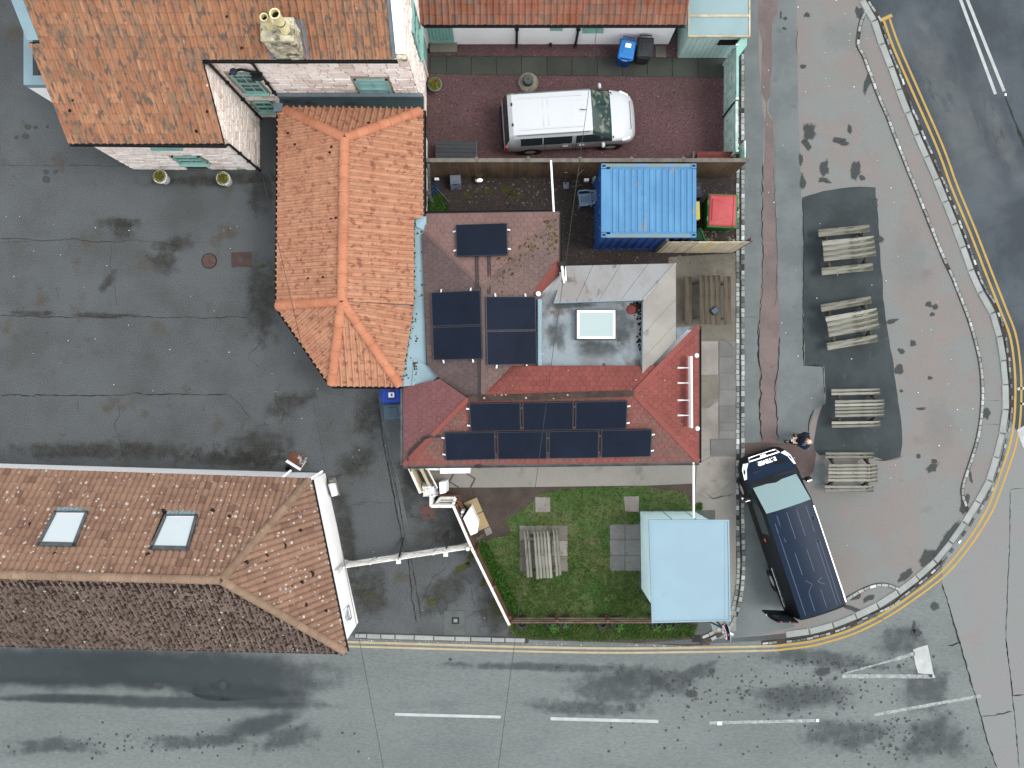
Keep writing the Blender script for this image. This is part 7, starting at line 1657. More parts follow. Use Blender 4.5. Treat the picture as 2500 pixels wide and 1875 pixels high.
van = thing('dark_blue_van', 'long dark blue van with a rear door swung open, parked over the kerb', 'van', (9.80, -5.15, 0), R(108.3))
vs_ = [(.94, .28), (1.0, .75), (.985, 1.18), (.90, 1.72), (.82, 1.93), (.45, 2.0), (0, 2.02)]
st = [(-2.86, [(.90, .32), (.96, .6), (.95, 1.18), (.87, 1.68), (.79, 1.88), (.44, 1.95), (0, 1.97)]), (-2.78, [(.93, .28), (.99, .7), (.975, 1.18), (.89, 1.71), (.81, 1.92), (.45, 1.99), (0, 2.01)]),
      (-2.4, vs_), (-1.1, vs_), (-1.0, vs_), (.12, vs_), (.22, vs_), (1.0, [(.94, .28), (1.0, .76), (.98, 1.17), (.89, 1.70), (.80, 1.90), (.44, 1.965), (0, 1.985)]),
      (1.84, [(.94, .28), (1.0, .78), (.965, 1.13), (.90, 1.18), (.80, 1.235), (.42, 1.29), (0, 1.31)]),
      (2.0, [(.93, .28), (.99, .78), (.95, 1.08), (.88, 1.13), (.78, 1.17), (.42, 1.21), (0, 1.225)]),
      (2.42, [(.88, .29), (.95, .70), (.90, .95), (.84, 1.0), (.70, 1.05), (.40, 1.09), (0, 1.10)]),
      (2.66, [(.80, .30), (.86, .60), (.82, .80), (.77, .85), (.60, .90), (.36, .94), (0, .95)]),
      (2.80, [(.66, .32), (.72, .50), (.68, .64), (.64, .68), (.50, .72), (.3, .75), (0, .76)]), (2.86, [(.5, .36), (.54, .44), (.52, .52), (.48, .55), (.38, .58), (.22, .60), (0, .61)])]
def cv_(i, j, s_):
    if i == 6 and j == 2: return 'side_window'
    if i == 7 and j == 2: return 'side_window'
    if i == 7 and j >= 4: return 'windscreen'
    if i == 7 and j == 3: return 'pillar'
    if 8 <= i <= 10 and j >= 3: return 'bonnet'
    if i >= 11 and j >= 3: return 'grille_panel'
    if 1 <= i <= 6 and j >= 4: return 'roof'
    return 'body'
loft(van, st, cv_, {'body': 'vanblack', 'side_window': 'glass', 'windscreen': 'vanscreen', 'bonnet': 'vanblue', 'roof': 'vanblue', 'pillar': 'vanblack', 'grille_panel': 'vanblack'})
MB().add([(1.82, -.88, 1.225), (1.82, .88, 1.225), (2.02, .82, 1.19), (2.05, 0, 1.245), (2.02, -.82, 1.19), (1.8, 0, 1.345)], [(0, 4, 3, 5), (5, 3, 2, 1)]).build('scuttle', MT['vanblack'], van, world=False)
def zr(x, y): return 2.018 - .10 * abs(y) ** 1.6 - max(0, x - .2) * .04
for x0, x1, ys__ in ((-.1, .85, (-.55, -.2, .15, .5)), (-1.35, -.55, (-.1, .32)), (-2.65, -2.0, (-.12, .3)), (-2.7, -.35, (-.62, -.5)), (-2.7, .6, (.64,))):
    for y in ys__: MB().beam((x0, y, zr(x0, y) + .002), (x1, y, zr(x1, y) + .002), .022, .014).build('roof_rib', MT['vanrib'], van, world=False)
for y0_, y1_, x in ((-.62, .6, -.42), (-.45, .45, -1.45)): MB().beam((x, y0_, zr(x, .5) + .012), (x, y1_, zr(x, .5) + .012), .018, .012).build('roof_swage', MT['vanblue'], van, world=False)
for a, b in (((-1.62, -.3), (-1.72, -.1)), ((-1.72, -.1), (-1.88, -.32)), ((-1.55, .28), (-1.74, .1)), ((-1.74, .1), (-1.98, .3))): MB().beam((a[0], a[1], zr(*a) + .006), (b[0], b[1], zr(*b) + .006), .02, .012).build('roof_emboss', MT['vanrib'], van, world=False)
MB().box((.35, -.68, 1.98), (.08, .05, .05)).build('aerial_base', MT['black'], van, world=False)
MB().beam((-2.75, -.86, 1.84), (.75, -.84, 1.84), .05, .025).build('roof_gutter', MT['alu'], van, world=False)
for s_ in (-1, 1):
    MB().add([(2.66, s_ * .60, .915), (2.68, s_ * .78, .86), (2.5, s_ * .90, .95), (2.15, s_ * .955, 1.05), (2.17, s_ * .87, 1.105), (2.48, s_ * .76, 1.035)], [(0, 1, 2, 3, 4, 5)] if s_ < 0 else [(5, 4, 3, 2, 1, 0)]).build('headlamp', MT['lamp'], van, world=False)
    mr = MB().box((1.55, s_ * 1.14, 1.22), (.12, .2, .26)).build('mirror', MT['vanblack'], van, world=False, bevel=.04); MB().beam((1.58, s_ * .95, 1.15), (1.56, s_ * 1.06, 1.2), .06, .05).build('mirror_arm', MT['vanblack'], mr, world=False); MB().box((1.485, s_ * 1.14, 1.22), (.02, .17, .22)).build('mirror_glass', MT['steel'], mr, world=False)
    for x in (-1.75, 1.72): wheel(van, x, s_ * .89, .335, .22)
MB().box((1.6, 1.26, 1.2), (.05, .05, .06)).build('mirror_repeater', MT['lamp'], van, world=False)
for p0, p1 in (((2.70, -.56, .905), (2.70, .56, .905)), ((2.80, -.5, .74), (2.80, .5, .74))): MB().beam(p0, p1, .035, .03).build('grille_bar', MT['alu'], van, world=False)
for s_ in (-1, 1): MB().beam((2.70, s_ * .56, .905), (2.80, s_ * .5, .74), .03, .03).build('grille_bar', MT['alu'], van, world=False)
MB().box((2.75, 0, .835), (.07, .22, .03)).build('badge', MT['alu'], van, world=False, bevel=.01)
MB().beam((2.40, -.62, 1.095), (2.40, -.26, 1.115), .11, .02).build('bonnet_vent', MT['soothole'], van, world=False); MB().beam((2.30, .30, 1.13), (2.30, .62, 1.108), .11, .012).build('bonnet_vent', MT['vanblue'], van, world=False)
tc = bpy.data.curves.new('bonnet_lettering', 'FONT'); tc.body = 'R.TEVER'; tc.size = .2; tc.align_x = 'CENTER'; tc.align_y = 'CENTER'; tc.offset = .012; tc.extrude = .003; tc.space_character = .95
to = bpy.data.objects.new('t_', tc); tm = bpy.data.meshes.new_from_object(to); bpy.data.objects.remove(to); tm.name = 'bonnet_lettering'; tm.materials.clear(); tm.materials.append(MT['signwhite'])
lo = link('bonnet_lettering', tm, van, False); lo.matrix_basis = Matrix.Translation((2.55, 0, 1.045)) @ Matrix.Rotation(R(29), 4, 'Y') @ Matrix.Rotation(R(90), 4, 'Z')
MB().beam((-2.55, 1.012, 1.0), (-1.1, 1.015, 1.0), .012, .06).build('side_stripe', MT['alu'], van, world=False); MB().box((.0, 1.0, 1.35), (.12, .03, .07)).build('side_marker', MT['redlamp'], van, world=False)
mb = MB(); rr = random.Random(8)
for k in range(9): x = -2.5 + k * .14; mb.beam((x, 1.0, 1.15 + rr.uniform(-.04, .06)), (x + rr.uniform(.06, .12), 1.0, 1.15 + rr.uniform(-.04, .08)), .01, rr.uniform(.05, .12))
mb.build('side_lettering', MT['gutgrey'], van, world=False)
# open rear door, hinged on the rear left corner
Rv = Matrix.Rotation(R(108.3), 4, 'Z').inverted(); hl = (-2.87, .93)
dv = (Rv @ Vector((-1, .03, 0))).normalized(); h0_ = Vector((hl[0], hl[1], 0)); dn_ = Vector((-dv.y, dv.x, 0))
dp = [h0_ + Vector((0, 0, .55)), h0_ + dv * .84 + Vector((0, 0, .55)), h0_ + dv * .84 + Vector((0, 0, 1.5)), h0_ + dv * .72 + Vector((0, 0, 1.95)), h0_ + Vector((0, 0, 1.95))]
rd = MB().slab([p + dn_ * .03 for p in dp], .06, dn_).build('rear_door', MT['vanblack'], van, world=False, bevel=.012)
wq = [h0_ + dv * .12 + Vector((0, 0, 1.25)), h0_ + dv * .72 + Vector((0, 0, 1.25)), h0_ + dv * .66 + Vector((0, 0, 1.82)), h0_ + dv * .12 + Vector((0, 0, 1.82))]
for sg_ in (1, -1): MB().slab([p + dn_ * .034 * sg_ for p in wq], .004, dn_).build('door_window', MT['glass'], rd, world=False)
for k in (.3, .6): MB().box(tuple(h0_ + dv * k + Vector((0, 0, 1.955))), (.05, .03, .012)).build('door_lamp', MT['redlamp'], rd, world=False)
MB().box(tuple(h0_ + dv * .84 + Vector((0, 0, 1.1))), (.05, .05, .1)).build('door_latch', MT['alu'], rd, world=False)
MB().beam((-2.93, -.85, .5), (-2.93, .85, .5), .12, .14).build('rear_bumper', MT['vanblack'], van, world=False)

# ---------------------------------------------------------------- person
pe = thing('person', 'person in dark jacket and trousers walking beside the van, holding a phone', 'person', (10.3, -1.99, .016), R(180))
def skin_chain(name, verts, edges, m, parent, sub=2):
    me = bpy.data.meshes.new(name); me.from_pydata([v[:3] for v in verts], edges, []); me.update(); me.materials.append(MT[m])
    o = link(name, me, parent, False); md = o.modifiers.new('skin', 'SKIN')
    if not me.skin_vertices: me.attributes
    for i, v in enumerate(verts):
        sv = me.skin_vertices[0].data[i]; sv.radius = (v[3], v[4] if len(v) > 4 else v[3]); sv.use_root = (i == 0)
    s_ = o.modifiers.new('smooth', 'SUBSURF'); s_.levels = sub; s_.render_levels = sub
    me.polygons.foreach_set('use_smooth', [True] * len(me.polygons)); return o
def with_skin(me):
    bm = bmesh.new(); bm.from_mesh(me); bm.verts.layers.skin.verify(); bm.to_mesh(me); bm.free()
_old = skin_chain
def skin_chain(name, verts, edges, m, parent, sub=2):
    me = bpy.data.meshes.new(name); me.from_pydata([v[:3] for v in verts], edges, []); me.update(); with_skin(me); me.materials.append(MT[m])
    o = link(name, me, parent, False); md = o.modifiers.new('skin', 'SKIN'); md.use_smooth_shade = True
    for i, v in enumerate(verts):
        sv = me.skin_vertices[0].data[i]; sv.radius = (v[3], v[4] if len(v) > 4 else v[3]); sv.use_root = (i == 0)
    s_ = o.modifiers.new('smooth', 'SUBSURF'); s_.levels = sub; s_.render_levels = sub
    return o
# local +x is the way the person walks (west)
V = [(0, 0, .94, .12, .15), (0, 0, 1.10, .11, .14), (.01, 0, 1.28, .12, .17), (.02, 0, 1.42, .10, .17), (.03, 0, 1.50, .055), (.05, 0, 1.57, .055), (.07, 0, 1.65, .085, .08), (.075, 0, 1.735, .075, .07)]
E_ = [(i, i + 1) for i in range(7)]
for s_ in (1, -1):
    b = len(V); V += [(.02, s_ * .19, 1.42, .06), (.0, s_ * .235, 1.18, .045), (.20, s_ * .13, 1.08, .038), (.27, s_ * .095, 1.09, .034), (.33, s_ * .075, 1.10, .04, .02)]; E_ += [(3, b)] + [(b + i, b + i + 1) for i in range(4)]
    for k in range(4): q = len(V); y = s_ * (.05 + .018 * k); V += [(.37, y, 1.105 - .004 * k, .010), (.40 - .006 * abs(k - 1), y - s_ * .006, 1.085, .009)]; E_ += [(b + 4, q), (q, q + 1)]
    q = len(V); V += [(.34, s_ * .045, 1.125, .011), (.365, s_ * .03, 1.13, .010)]; E_ += [(b + 4, q), (q, q + 1)]
    b = len(V); x = .16 * s_; V += [(.0, s_ * .10, .88, .075), (x * .6, s_ * .105, .50, .045), (x, s_ * .11, .10, .03), (x + .12, s_ * .12, .045, .02, .025)]; E_ += [(0, b)] + [(b + i, b + i + 1) for i in range(3)]
skin_chain('body', V, E_, 'skin', pe)
J = [(0, 0, .90, .155, .185), (0, 0, 1.10, .17, .21), (.01, 0, 1.28, .18, .24), (.02, 0, 1.42, .15, .22), (.03, 0, 1.50, .09)]; JE = [(i, i + 1) for i in range(4)]
for s_ in (1, -1): b = len(J); J += [(.02, s_ * .20, 1.41, .10), (.0, s_ * .24, 1.18, .088), (.18, s_ * .14, 1.085, .076), (.26, s_ * .10, 1.085, .07)]; JE += [(3, b)] + [(b + i, b + i + 1) for i in range(3)]
skin_chain('jacket', J, JE, 'cloth', pe)
T = [(0, 0, .93, .13, .165)]; TE = []
for s_ in (1, -1): b = len(T); x = .16 * s_; T += [(0, s_ * .10, .86, .135), (x * .6, s_ * .105, .5, .105), (x, s_ * .11, .08, .085)]; TE += [(0, b), (b, b + 1), (b + 1, b + 2)]
skin_chain('trousers', T, TE, 'trouser', pe)
for s_ in (1, -1): x = .16 * s_; MB().add([(x - .09, s_*.12 - .045, 0), (x + .2, s_*.12 - .045, 0), (x + .2, s_*.12 + .045, 0), (x - .09, s_*.12 + .045, 0), (x - .07, s_*.12 - .04, .10), (x + .17, s_*.12 - .035, .05), (x + .17, s_*.12 + .035, .05), (x - .07, s_*.12 + .04, .10)], [(3,2,1,0),(4,5,6,7),(0,1,5,4),(1,2,6,5),(2,3,7,6),(3,0,4,7)]).build('shoe', MT['black'], pe, world=False, bevel=.02)
hd = MB().lathe([(0, .115), (.05, .105), (.08, .07), (.088, .02), (.086, -.02)], (.055, 0, 1.70), 16).build('grey_hair', MT['skin'], pe, world=False, smooth=60); hd.name = 'bald_crown'
mb = MB(); mb.lathe([(.092, .0), (.096, .03), (.094, -.05), (.088, -.06)], (.045, 0, 1.68), 16); mb.build('hair_ring', MT['cloth'], pe, world=False, smooth=60)
for s_ in (1, -1): MB().box((.148, s_ * .03, 1.685), (.008, .022, .012)).build('eye', MT['black'], pe, world=False); MB().box((.06, s_ * .09, 1.66), (.03, .02, .055)).build('ear', MT['skin'], pe, world=False, bevel=.008)
MB().box((.165, 0, 1.655), (.03, .024, .045)).build('nose', MT['skin'], pe, world=False, bevel=.008); MB().box((.15, 0, 1.61), (.008, .045, .01)).build('mouth', MT['redplank'], pe, world=False)
MB().tube([(.10, .10, 1.47), (.12, .14, 1.36), (.08, .2, 1.25)], [.05, .05, .04], 8).build('blue_scarf', MT['bluecloth'], pe, world=False, smooth=60); MB().tube([(-.02, .24, 1.42), (-.03, .275, 1.3), (-.03, .27, 1.12)], [.05, .055, .05], 8).build('blue_sleeve_panel', MT['bluecloth'], pe, world=False, smooth=60)
ph = thing('phone', 'white phone held in both hands by the person in the dark jacket', 'phone', tuple(Vector((10.3, -1.99, 0)) + Matrix.Rotation(R(180), 3, 'Z') @ Vector((.385, 0, 1.13))), R(180)); MB().box((0, 0, 0), (.15, .075, .012)).build('case', MT['whiteplast'], ph, world=False, bevel=.004); MB().box((0, 0, .0065), (.13, .062, .002)).build('screen', MT['glass'], ph, world=False)

# ---------------------------------------------------------------- pots, yard things
def shrub(name, label, loc, r, hpot, mpot, squash=.8, group='potted shrubs'):
    t = thing(name, label, 'planter', loc, 0, group)
    MB().lathe([(0, .01), (r * .62, .0), (r * .7, .03), (r * .95, hpot - .05), (r * 1.02, hpot - .04), (r * 1.02, hpot), (r * .9, hpot), (r * .88, hpot - .05), (0, hpot - .06)], (0, 0, 0), 26).build('pot', MT[mpot], t, world=False, smooth=40)
    rr = random.Random(int(loc[0] * 100)); v = []; f = []
    for _ in range(900):
        a, b = rr.uniform(0, 6.28), math.acos(rr.uniform(-.1, 1)); q = r * .95 * rr.uniform(.6, 1.06) * (1 + .14 * math.sin(5 * a) * math.sin(3 * b))
        c = Vector((math.sin(b) * math.cos(a) * q, math.sin(b) * math.sin(a) * q, hpot + math.cos(b) * q * squash)); l = rr.uniform(.02, .045)
        d1 = Vector((rr.uniform(-1, 1), rr.uniform(-1, 1), rr.uniform(-.4, 1))).normalized(); d2 = d1.cross(Vector((rr.uniform(-1, 1), rr.uniform(-1, 1), rr.uniform(-1, 1)))).normalized()
        n = len(v); v += [c - d2 * l * .35, c + d1 * l, c + d2 * l * .35]; f.append((n, n + 1, n + 2))
    me = bpy.data.meshes.new('foliage'); me.from_pydata(v, [], f); me.materials.append(MT['shrub']); link('foliage', me, t, False)
    MB().lathe([(0, hpot + r * squash * .62), (r * .45, hpot + r * squash * .45), (r * .68, hpot), (r * .6, hpot - .04)], (0, 0, 0), 12).build('stem_core', MT['soil'], t, world=False)
def tz(x, y, z): p = P(x, y, z); return (p.x, p.y, 0)
shrub('potted_shrub', 'golden shrub in a tall white pot beneath the middle of the stone wall', tz(391, 431, .5), .245, .52, 'whitepot')
shrub('potted_shrub', 'golden shrub in a tall white pot near the stone house corner downpipe', tz(545, 436, .5), .245, .52, 'whitepot')
shrub('potted_shrub', 'golden shrub in a teal bowl on the red gravel', tz(1062, 206, .36), .25, .38, 'tealpot')
pb = thing('stone_pedestal', 'round lichened stone base with a domed top on the red gravel', 'pedestal', tuple(P(1289, 203, 0)))
MB().lathe([(0, .16), (.2, .17), (.33, .12), (.38, .05), (.37, 0)], (0, 0, 0), 22).build('footing', MT['plinth'], pb, world=False, smooth=30); MB().lathe([(0, .42), (.05, .43), (.16, .42), (.185, .38), (.19, .15)], (0, 0, 0), 22).build('drum', MT['grey_conc'], pb, world=False, smooth=30); MB().lathe([(0, .01), (.025, .01)], (0, 0, .43), 10).build('centre_hole', MT['soothole'], pb, world=False)
db = thing('deck_box', 'low charcoal slatted storage box on the red gravel by the dark fence', 'storage box', tuple(P(1113, 367, 0)))
c = [P(1063.5, 343, .62), P(1163, 345.5, .62), P(1163, 392, .62), P(1063, 390, .62)]; MB().prism([(p.x, p.y) for p in c], .02, .58).build('body', MT['deckbox'], db)
for k in range(5):
    q = [c[0].lerp(c[3], k / 5 + .006), c[1].lerp(c[2], k / 5 + .006), c[1].lerp(c[2], (k + 1) / 5 - .006), c[0].lerp(c[3], (k + 1) / 5 - .006)]; MB().slab([p + Vector((0, 0, random.uniform(-.003, .003))) for p in q], .035).build('lid_slat', MT['deckbox'], db)
MB().beam(c[1] + Vector((.01, 0, -.25)), c[2] + Vector((.01, 0, -.25)), .03, .5).build('end_board', MT['gutgrey'], db)
rb = thing('log_store', 'red-brown topped log store with pale blocks behind the dark fence', 'log store', (7.2, 7.95, 0))
MB().bb((6.55, 7.70, .05), (7.95, 8.15, 1.18)).build('body', MT['fence_dark'], rb)
for k in range(3): y = 7.7 + k * .155; MB().bb((6.5, y, 1.2 - .02 * (2 - k)), (7.72, y + .15, 1.24 - .02 * (2 - k))).build('top_board', MT['redplank'], rb)
for x, y in ((7.78, 8.12), (7.9, 8.1), (7.8, 8.0), (7.78, 7.88), (7.88, 7.86), (7.8, 7.74), (6.5, 7.85)): MB().box((x, y, 1.24), (.09, .09, .1), rz=random.uniform(-.3, .3)).build('block', MT['sett'], rb)
MB().bb((6.38, 7.70, .3), (6.44, 8.2, 1.1)).build('side_board', MT['coping'], rb)
gbn = thing('salvage_bin', 'large red-lidded green plastic bin behind the shipping container', 'bin', (7.43, 6.12, 0), R(-2.5))
MB().add([(-.46, -.54, .1), (.46, -.54, .1), (.46, .54, .1), (-.46, .54, .1), (-.5, -.58, 1.0), (.52, -.58, 1.0), (.52, .58, 1.0), (-.5, .58, 1.0)], [(3,2,1,0),(4,5,6,7),(0,1,5,4),(1,2,6,5),(2,3,7,6),(3,0,4,7)]).build('body', MT['green_bin'], gbn, world=False, bevel=.03)
MB().box((.01, 0, 1.02), (1.07, 1.2, .05)).build('rim', MT['green_bin'], gbn, world=False, bevel=.02)
ld = MB().add([(-.5, -.57, 1.05), (.49, -.57, 1.05), (.49, .57, 1.05), (-.5, .57, 1.05), (-.46, -.53, 1.11), (.44, -.53, 1.13), (.44, .53, 1.13), (-.46, .53, 1.11)], [(3,2,1,0),(4,5,6,7),(0,1,5,4),(1,2,6,5),(2,3,7,6),(3,0,4,7)]).build('lid', MT['red_lid'], gbn, world=False, bevel=.03)
MB().add([(-.4, -.42, 1.118), (.28, -.2, 1.128), (.28, .2, 1.128), (-.4, .42, 1.118), (-.36, -.36, 1.14), (.24, -.17, 1.145), (.24, .17, 1.145), (-.36, .36, 1.14)], [(4,5,6,7),(0,1,5,4),(1,2,6,5),(2,3,7,6),(3,0,4,7)]).build('lid_boss', MT['red_lid'], ld, world=False)
MB().box((.40, 0, 1.125), (.09, 1.04, .045)).build('lid_lip', MT['red_lid'], ld, world=False, bevel=.015); MB().box((.55, .1, 1.0), (.05, .14, .1)).build('latch', MT['black'], gbn, world=False)
for y in (.28, -.3): MB().box((-.51, y, 1.04), (.05, .16, .06)).build('hinge', MT['green_bin'], gbn, world=False)
def crate(name, label, cat, px, z, m, hcol=None, group=None):
    c = [P(x, y, z) for x, y in px]; o = sum(c, Vector()) / 4; t = thing(name, label, cat, (o.x, o.y, 0), 0, group)
    MB().prism([(p.x, p.y) for p in c], .02, z - .04).build('body', MT[m], t, bevel=.02); ci = [p.lerp(o, -.03) for p in c]; MB().prism([(p.x, p.y) for p in ci], z - .045, z).build('lid', MT[hcol or m], t, bevel=.02); return t, c, o
crate('yellow_bin', 'pale yellow grit bin half hidden beside the blue container', 'bin', [(1690, 491), (1708, 492), (1709, 535), (1690, 538)], 1.0, 'yellowp')
t, c, o = crate('dark_crate', 'dark slate plastic crate by the container end', 'crate', [(1688, 442), (1712, 444), (1714, 482), (1688, 484)], .5, 'bluegrey'); MB().beam(c[0].lerp(c[3], .4) + Vector((.1, 0, .01)), c[1].lerp(c[2], .4) + Vector((-.05, 0, .01)), .05, .02).build('strap', MT['gutgrey'], t)
gsl = thing('green_barrow', 'dark green plastic barrow tray lying beside the pale fence', 'barrow', tuple(P(1705, 572, 0))); q = [P(1694, 586, .25), P(1722, 588, .2), P(1709, 556, .4), P(1698, 558, .35)]; MB().slab(q, .25).build('tray', MT['dkgreen'], gsl); MB().beam(q[1] + Vector((0, 0, .02)), q[2] + Vector((0, 0, .02)), .05, .04).build('rim', MT['green_bin'], gsl)
chh = thing('garden_chair', 'pale blue plastic garden chair with slatted back beside the container doors', 'chair', (2.66, 6.68, 0), R(4))
MB().add([(-.25, -.2, .43), (.2, -.22, .41), (.2, .22, .41), (-.25, .2, .43), (-.25, -.2, .40), (.2, -.22, .38), (.2, .22, .38), (-.25, .2, .40)], [(0,1,2,3),(7,6,5,4),(4,5,1,0),(5,6,2,1),(6,7,3,2),(7,4,0,3)]).build('seat', MT['bluechair'], chh, world=False, bevel=.02)
mb = MB()
for k in range(5): mb.box((-.16 + k * .07, 0, .432), (.018, .2, .004))
mb.build('seat_slots', MT['bluegrey'], chh, world=False)
for x, y in ((-.24, -.23), (-.24, .23), (.2, -.22), (.2, .22)): MB().beam((x, y * 1.08, 0), (x, y, .42), .05, .05).build('leg', MT['bluechair'], chh, world=False)
for s_ in (-1, 1): MB().tube([(-.26, s_ * .25, .45), (-.25, s_ * .26, .64), (.0, s_ * .27, .65), (.24, s_ * .22, .66)], .03, 8).build('armrest', MT['bluechair'], chh, world=False, smooth=50)
MB().tube([(.24, -.23, .66), (.32, -.18, .80), (.36, 0, .84), (.32, .18, .80), (.24, .23, .66)], .032, 8).build('back_rail', MT['bluechair'], chh, world=False, smooth=50)
for k in range(5): y = -.15 + k * .075; MB().beam((.19, y * .8, .44), (.33, y, .79), .035, .012).build('back_slat', MT['bluechair'], chh, world=False)
sv = thing('shovel', 'grey bladed shovel leaning against the dark fence', 'shovel', tuple(P(1381, 450, 0))); MB().tube([P(1381, 448, .12), P(1383, 426, .95)], .018, 8).build('shaft', MT['wood_brown'], sv); MB().tube([P(1377.5, 421, 1.02), P(1386, 421, 1.02)], .016, 8).build('grip', MT['greyplast'], sv); MB().slab([P(1374.5, 445, .12), P(1389, 444, .12), P(1388.5, 460.5, .03), P(1376, 460.5, .03)], .015).build('blade', MT['greyplast'], sv)
kb = thing('drawer_box', 'grey plastic drawer box standing in the back yard', 'box', tuple(P(1112, 446, 0)))
c = [P(1098, 427, .55), P(1124, 426, .55), P(1125, 447, .55), P(1099, 449, .55)]; MB().prism([(p.x, p.y) for p in c], .02, .55).build('body', MT['greyplast'], kb, bevel=.015)
MB().slab([c[3] + Vector((0, -.004, -.02)), c[2] + Vector((0, -.004, -.02)), c[2] + Vector((.0, -.12, -.46)), c[3] + Vector((0, -.12, -.46))], .02).build('drawer_front', MT['greyplast'], kb); MB().beam(c[3].lerp(c[2], .35) + Vector((0, -.03, -.04)), c[3].lerp(c[2], .65) + Vector((0, -.03, -.04)), .03, .03).build('handle', MT['black'], kb); MB().beam(c[3].lerp(c[2], .35) + Vector((0, -.12, -.3)), c[3].lerp(c[2], .65) + Vector((0, -.12, -.3)), .03, .03).build('handle', MT['black'], kb); MB().beam(c[0].lerp(c[3], .8) + Vector((.05, 0, .004)), c[1].lerp(c[2], .8) + Vector((-.05, 0, .004)), .02, .012).build('lid_line', MT['gutgrey'], kb)
sp = thing('steel_pot', 'round stainless steel pot with lid handle in the back yard', 'pot', tuple(P(1170, 441, 0))); MB().lathe([(0, 0), (.13, 0), (.14, .02), (.14, .26), (.155, .27), (.15, .28), (.08, .32), (0, .33)], (0, 0, 0), 24).build('pot_body', MT['steel'], sp, world=False, smooth=30); MB().tube([(-.05, 0, .33), (-.03, 0, .36), (.03, 0, .36), (.05, 0, .33)], .012, 6).build('handle', MT['black'], sp, world=False)
for s_ in (-1, 1): MB().tube([(s_ * .14, -.05, .2), (s_ * .18, 0, .2), (s_ * .14, .05, .2)], .012, 6).build('side_handle', MT['steel'], sp, world=False)
rp_ = thing('blue_net', 'tangle of blue rope netting by the fence corner', 'rope', tuple(P(1060, 455, 0))); rr = random.Random(6)
for k in range(14):
    x, y = rr.uniform(1050, 1074), rr.uniform(432, 470); pts = [P(x, y, .04)]
    for _ in range(6): x += rr.uniform(-8, 8); y += rr.uniform(-7, 7); x = min(max(x, 1048), 1076); pts.append(P(x, y, rr.uniform(.02, .22)))
    MB().tube(pts, .012, 5).build('strand', MT['rope'], rp_)
wb_ = thing('white_tub', 'small white tub on the blue rope netting', 'tub', tuple(P(1067, 438.5, .16))); MB().box((0, 0, .05), (.15, .08, .1)).build('tub', MT['whiteplast'], wb_, world=False, bevel=.01); MB().box((0, 0, .105), (.16, .09, .012)).build('lid', MT['whiteplast'], wb_, world=False)
wt2 = thing('white_tub', 'small white tub standing near the shovel and container', 'tub', tuple(P(1431, 442, 0))); MB().box((0, 0, .1), (.16, .09, .2)).build('tub', MT['whiteplast'], wt2, world=False, bevel=.01); MB().box((0, 0, .205), (.17, .1, .012)).build('lid', MT['whiteplast'], wt2, world=False)
jc = thing('jerry_can', 'pale blue container with yellow cap at the container corner', 'can', tuple(P(1449, 443, 0))); MB().box((0, 0, .16), (.13, .2, .32)).build('can', MT['bluechair'], jc, world=False, bevel=.02); MB().box((.03, .06, .35), (.09, .09, .06)).build('cap', MT['yellowp'], jc, world=False, bevel=.01)
for a, b, lb, r_ in (((1413.5, 402, 2.0), (1406, 452, .05), 'tall bare branch leaning on the dark fence near the shovel', .022), ((1062, 456, .3), (1096, 494, .02), 'thin bare stick lying on the weeds in the back yard', .014)):
    t = thing('branch', lb, 'branch', tuple(P(*a[:2], 0))); MB().tube([P(*a), P((a[0]+b[0])/2 + 1.5, (a[1]+b[1])/2, (a[2]+b[2])/2), P(*b)], [r_ * .6, r_ * .9, r_], 7).build('stick', MT['wood_grey'], t)
    if r_ > .02: MB().tube([P(1410, 430, 1.0), P(1420, 418, 1.35), P(1428, 412, 1.5)], [.014, .012, .006], 6).build('twig', MT['wood_grey'], t)
for a, b, lb in (((1396, 442, .06), (1414, 444, .06), 'short grey offcut of wood beside the shovel blade'), ((1394, 456, .05), (1420, 451, .05), 'longer grey offcut of wood below the shorter one')):
    t = thing('wood_offcut', lb, 'offcut', tuple(P(*a[:2], 0))); MB().beam(P(*a), P(*b), .07, .05).build('piece', MT['wood_brown'], t)
tp = thing('timber_props', 'bare timber props leaning at the annex corner of the back yard', 'timber', tuple(P(1046, 470, 0)))
for a, b, w_ in (((1037, 420, 2.1), (1040, 520, .1), .10), ((1046, 402, 2.2), (1050, 478, .3), .07), ((1042, 463, 1.5), (1056, 496, .1), .10)): MB().beam(P(*a), P(*b), w_, .06).build('prop', MT['wood_grey'], tp)
bd = thing('brown_dish', 'flat brown half-sunk disc by the weeds and house wall', 'disc', tuple(P(1072, 524, 0))); MB().lathe([(0, .06), (.2, .05), (.26, .02), (.265, 0)], (0, 0, 0), 20).build('disc', MT['rust'], bd, world=False)

# ---------------------------------------------------------------- things round the garden corner
def rbox(name, label, cat, px, z, m, lid=None):
    c = [P(x, y, z) for x, y in px]; o = sum(c, Vector()) / len(c); t = thing(name, label, cat, (o.x, o.y, 0)); MB().prism([(p.x, p.y) for p in c], .03, z - .03).build('body', MT[m], t, bevel=.01); MB().prism([((p.lerp(o, -.02)).x, (p.lerp(o, -.02)).y) for p in c], z - .03, z).build('top', MT[lid or m], t, bevel=.008); return t, c, o
t, c, o = rbox('white_trestle', 'long white table board against the south wall under the eaves', 'table', [(1074, 1131), (1147, 1131), (1147, 1155), (1075, 1156)], .9, 'whiteplast', 'whitepaint')
t, c, o = rbox('white_shelf', 'narrow white shelf board beside the longer white table', 'shelf', [(1029, 1130), (1073, 1130), (1073, 1148), (1030, 1147)], .7, 'whiteplast')
t, c, o = rbox('white_cupboard', 'tall white cupboard standing behind the crumpled white cover', 'cupboard', [(1072, 1178), (1087, 1176), (1088, 1203), (1074, 1206)], .8, 'whiteplast')
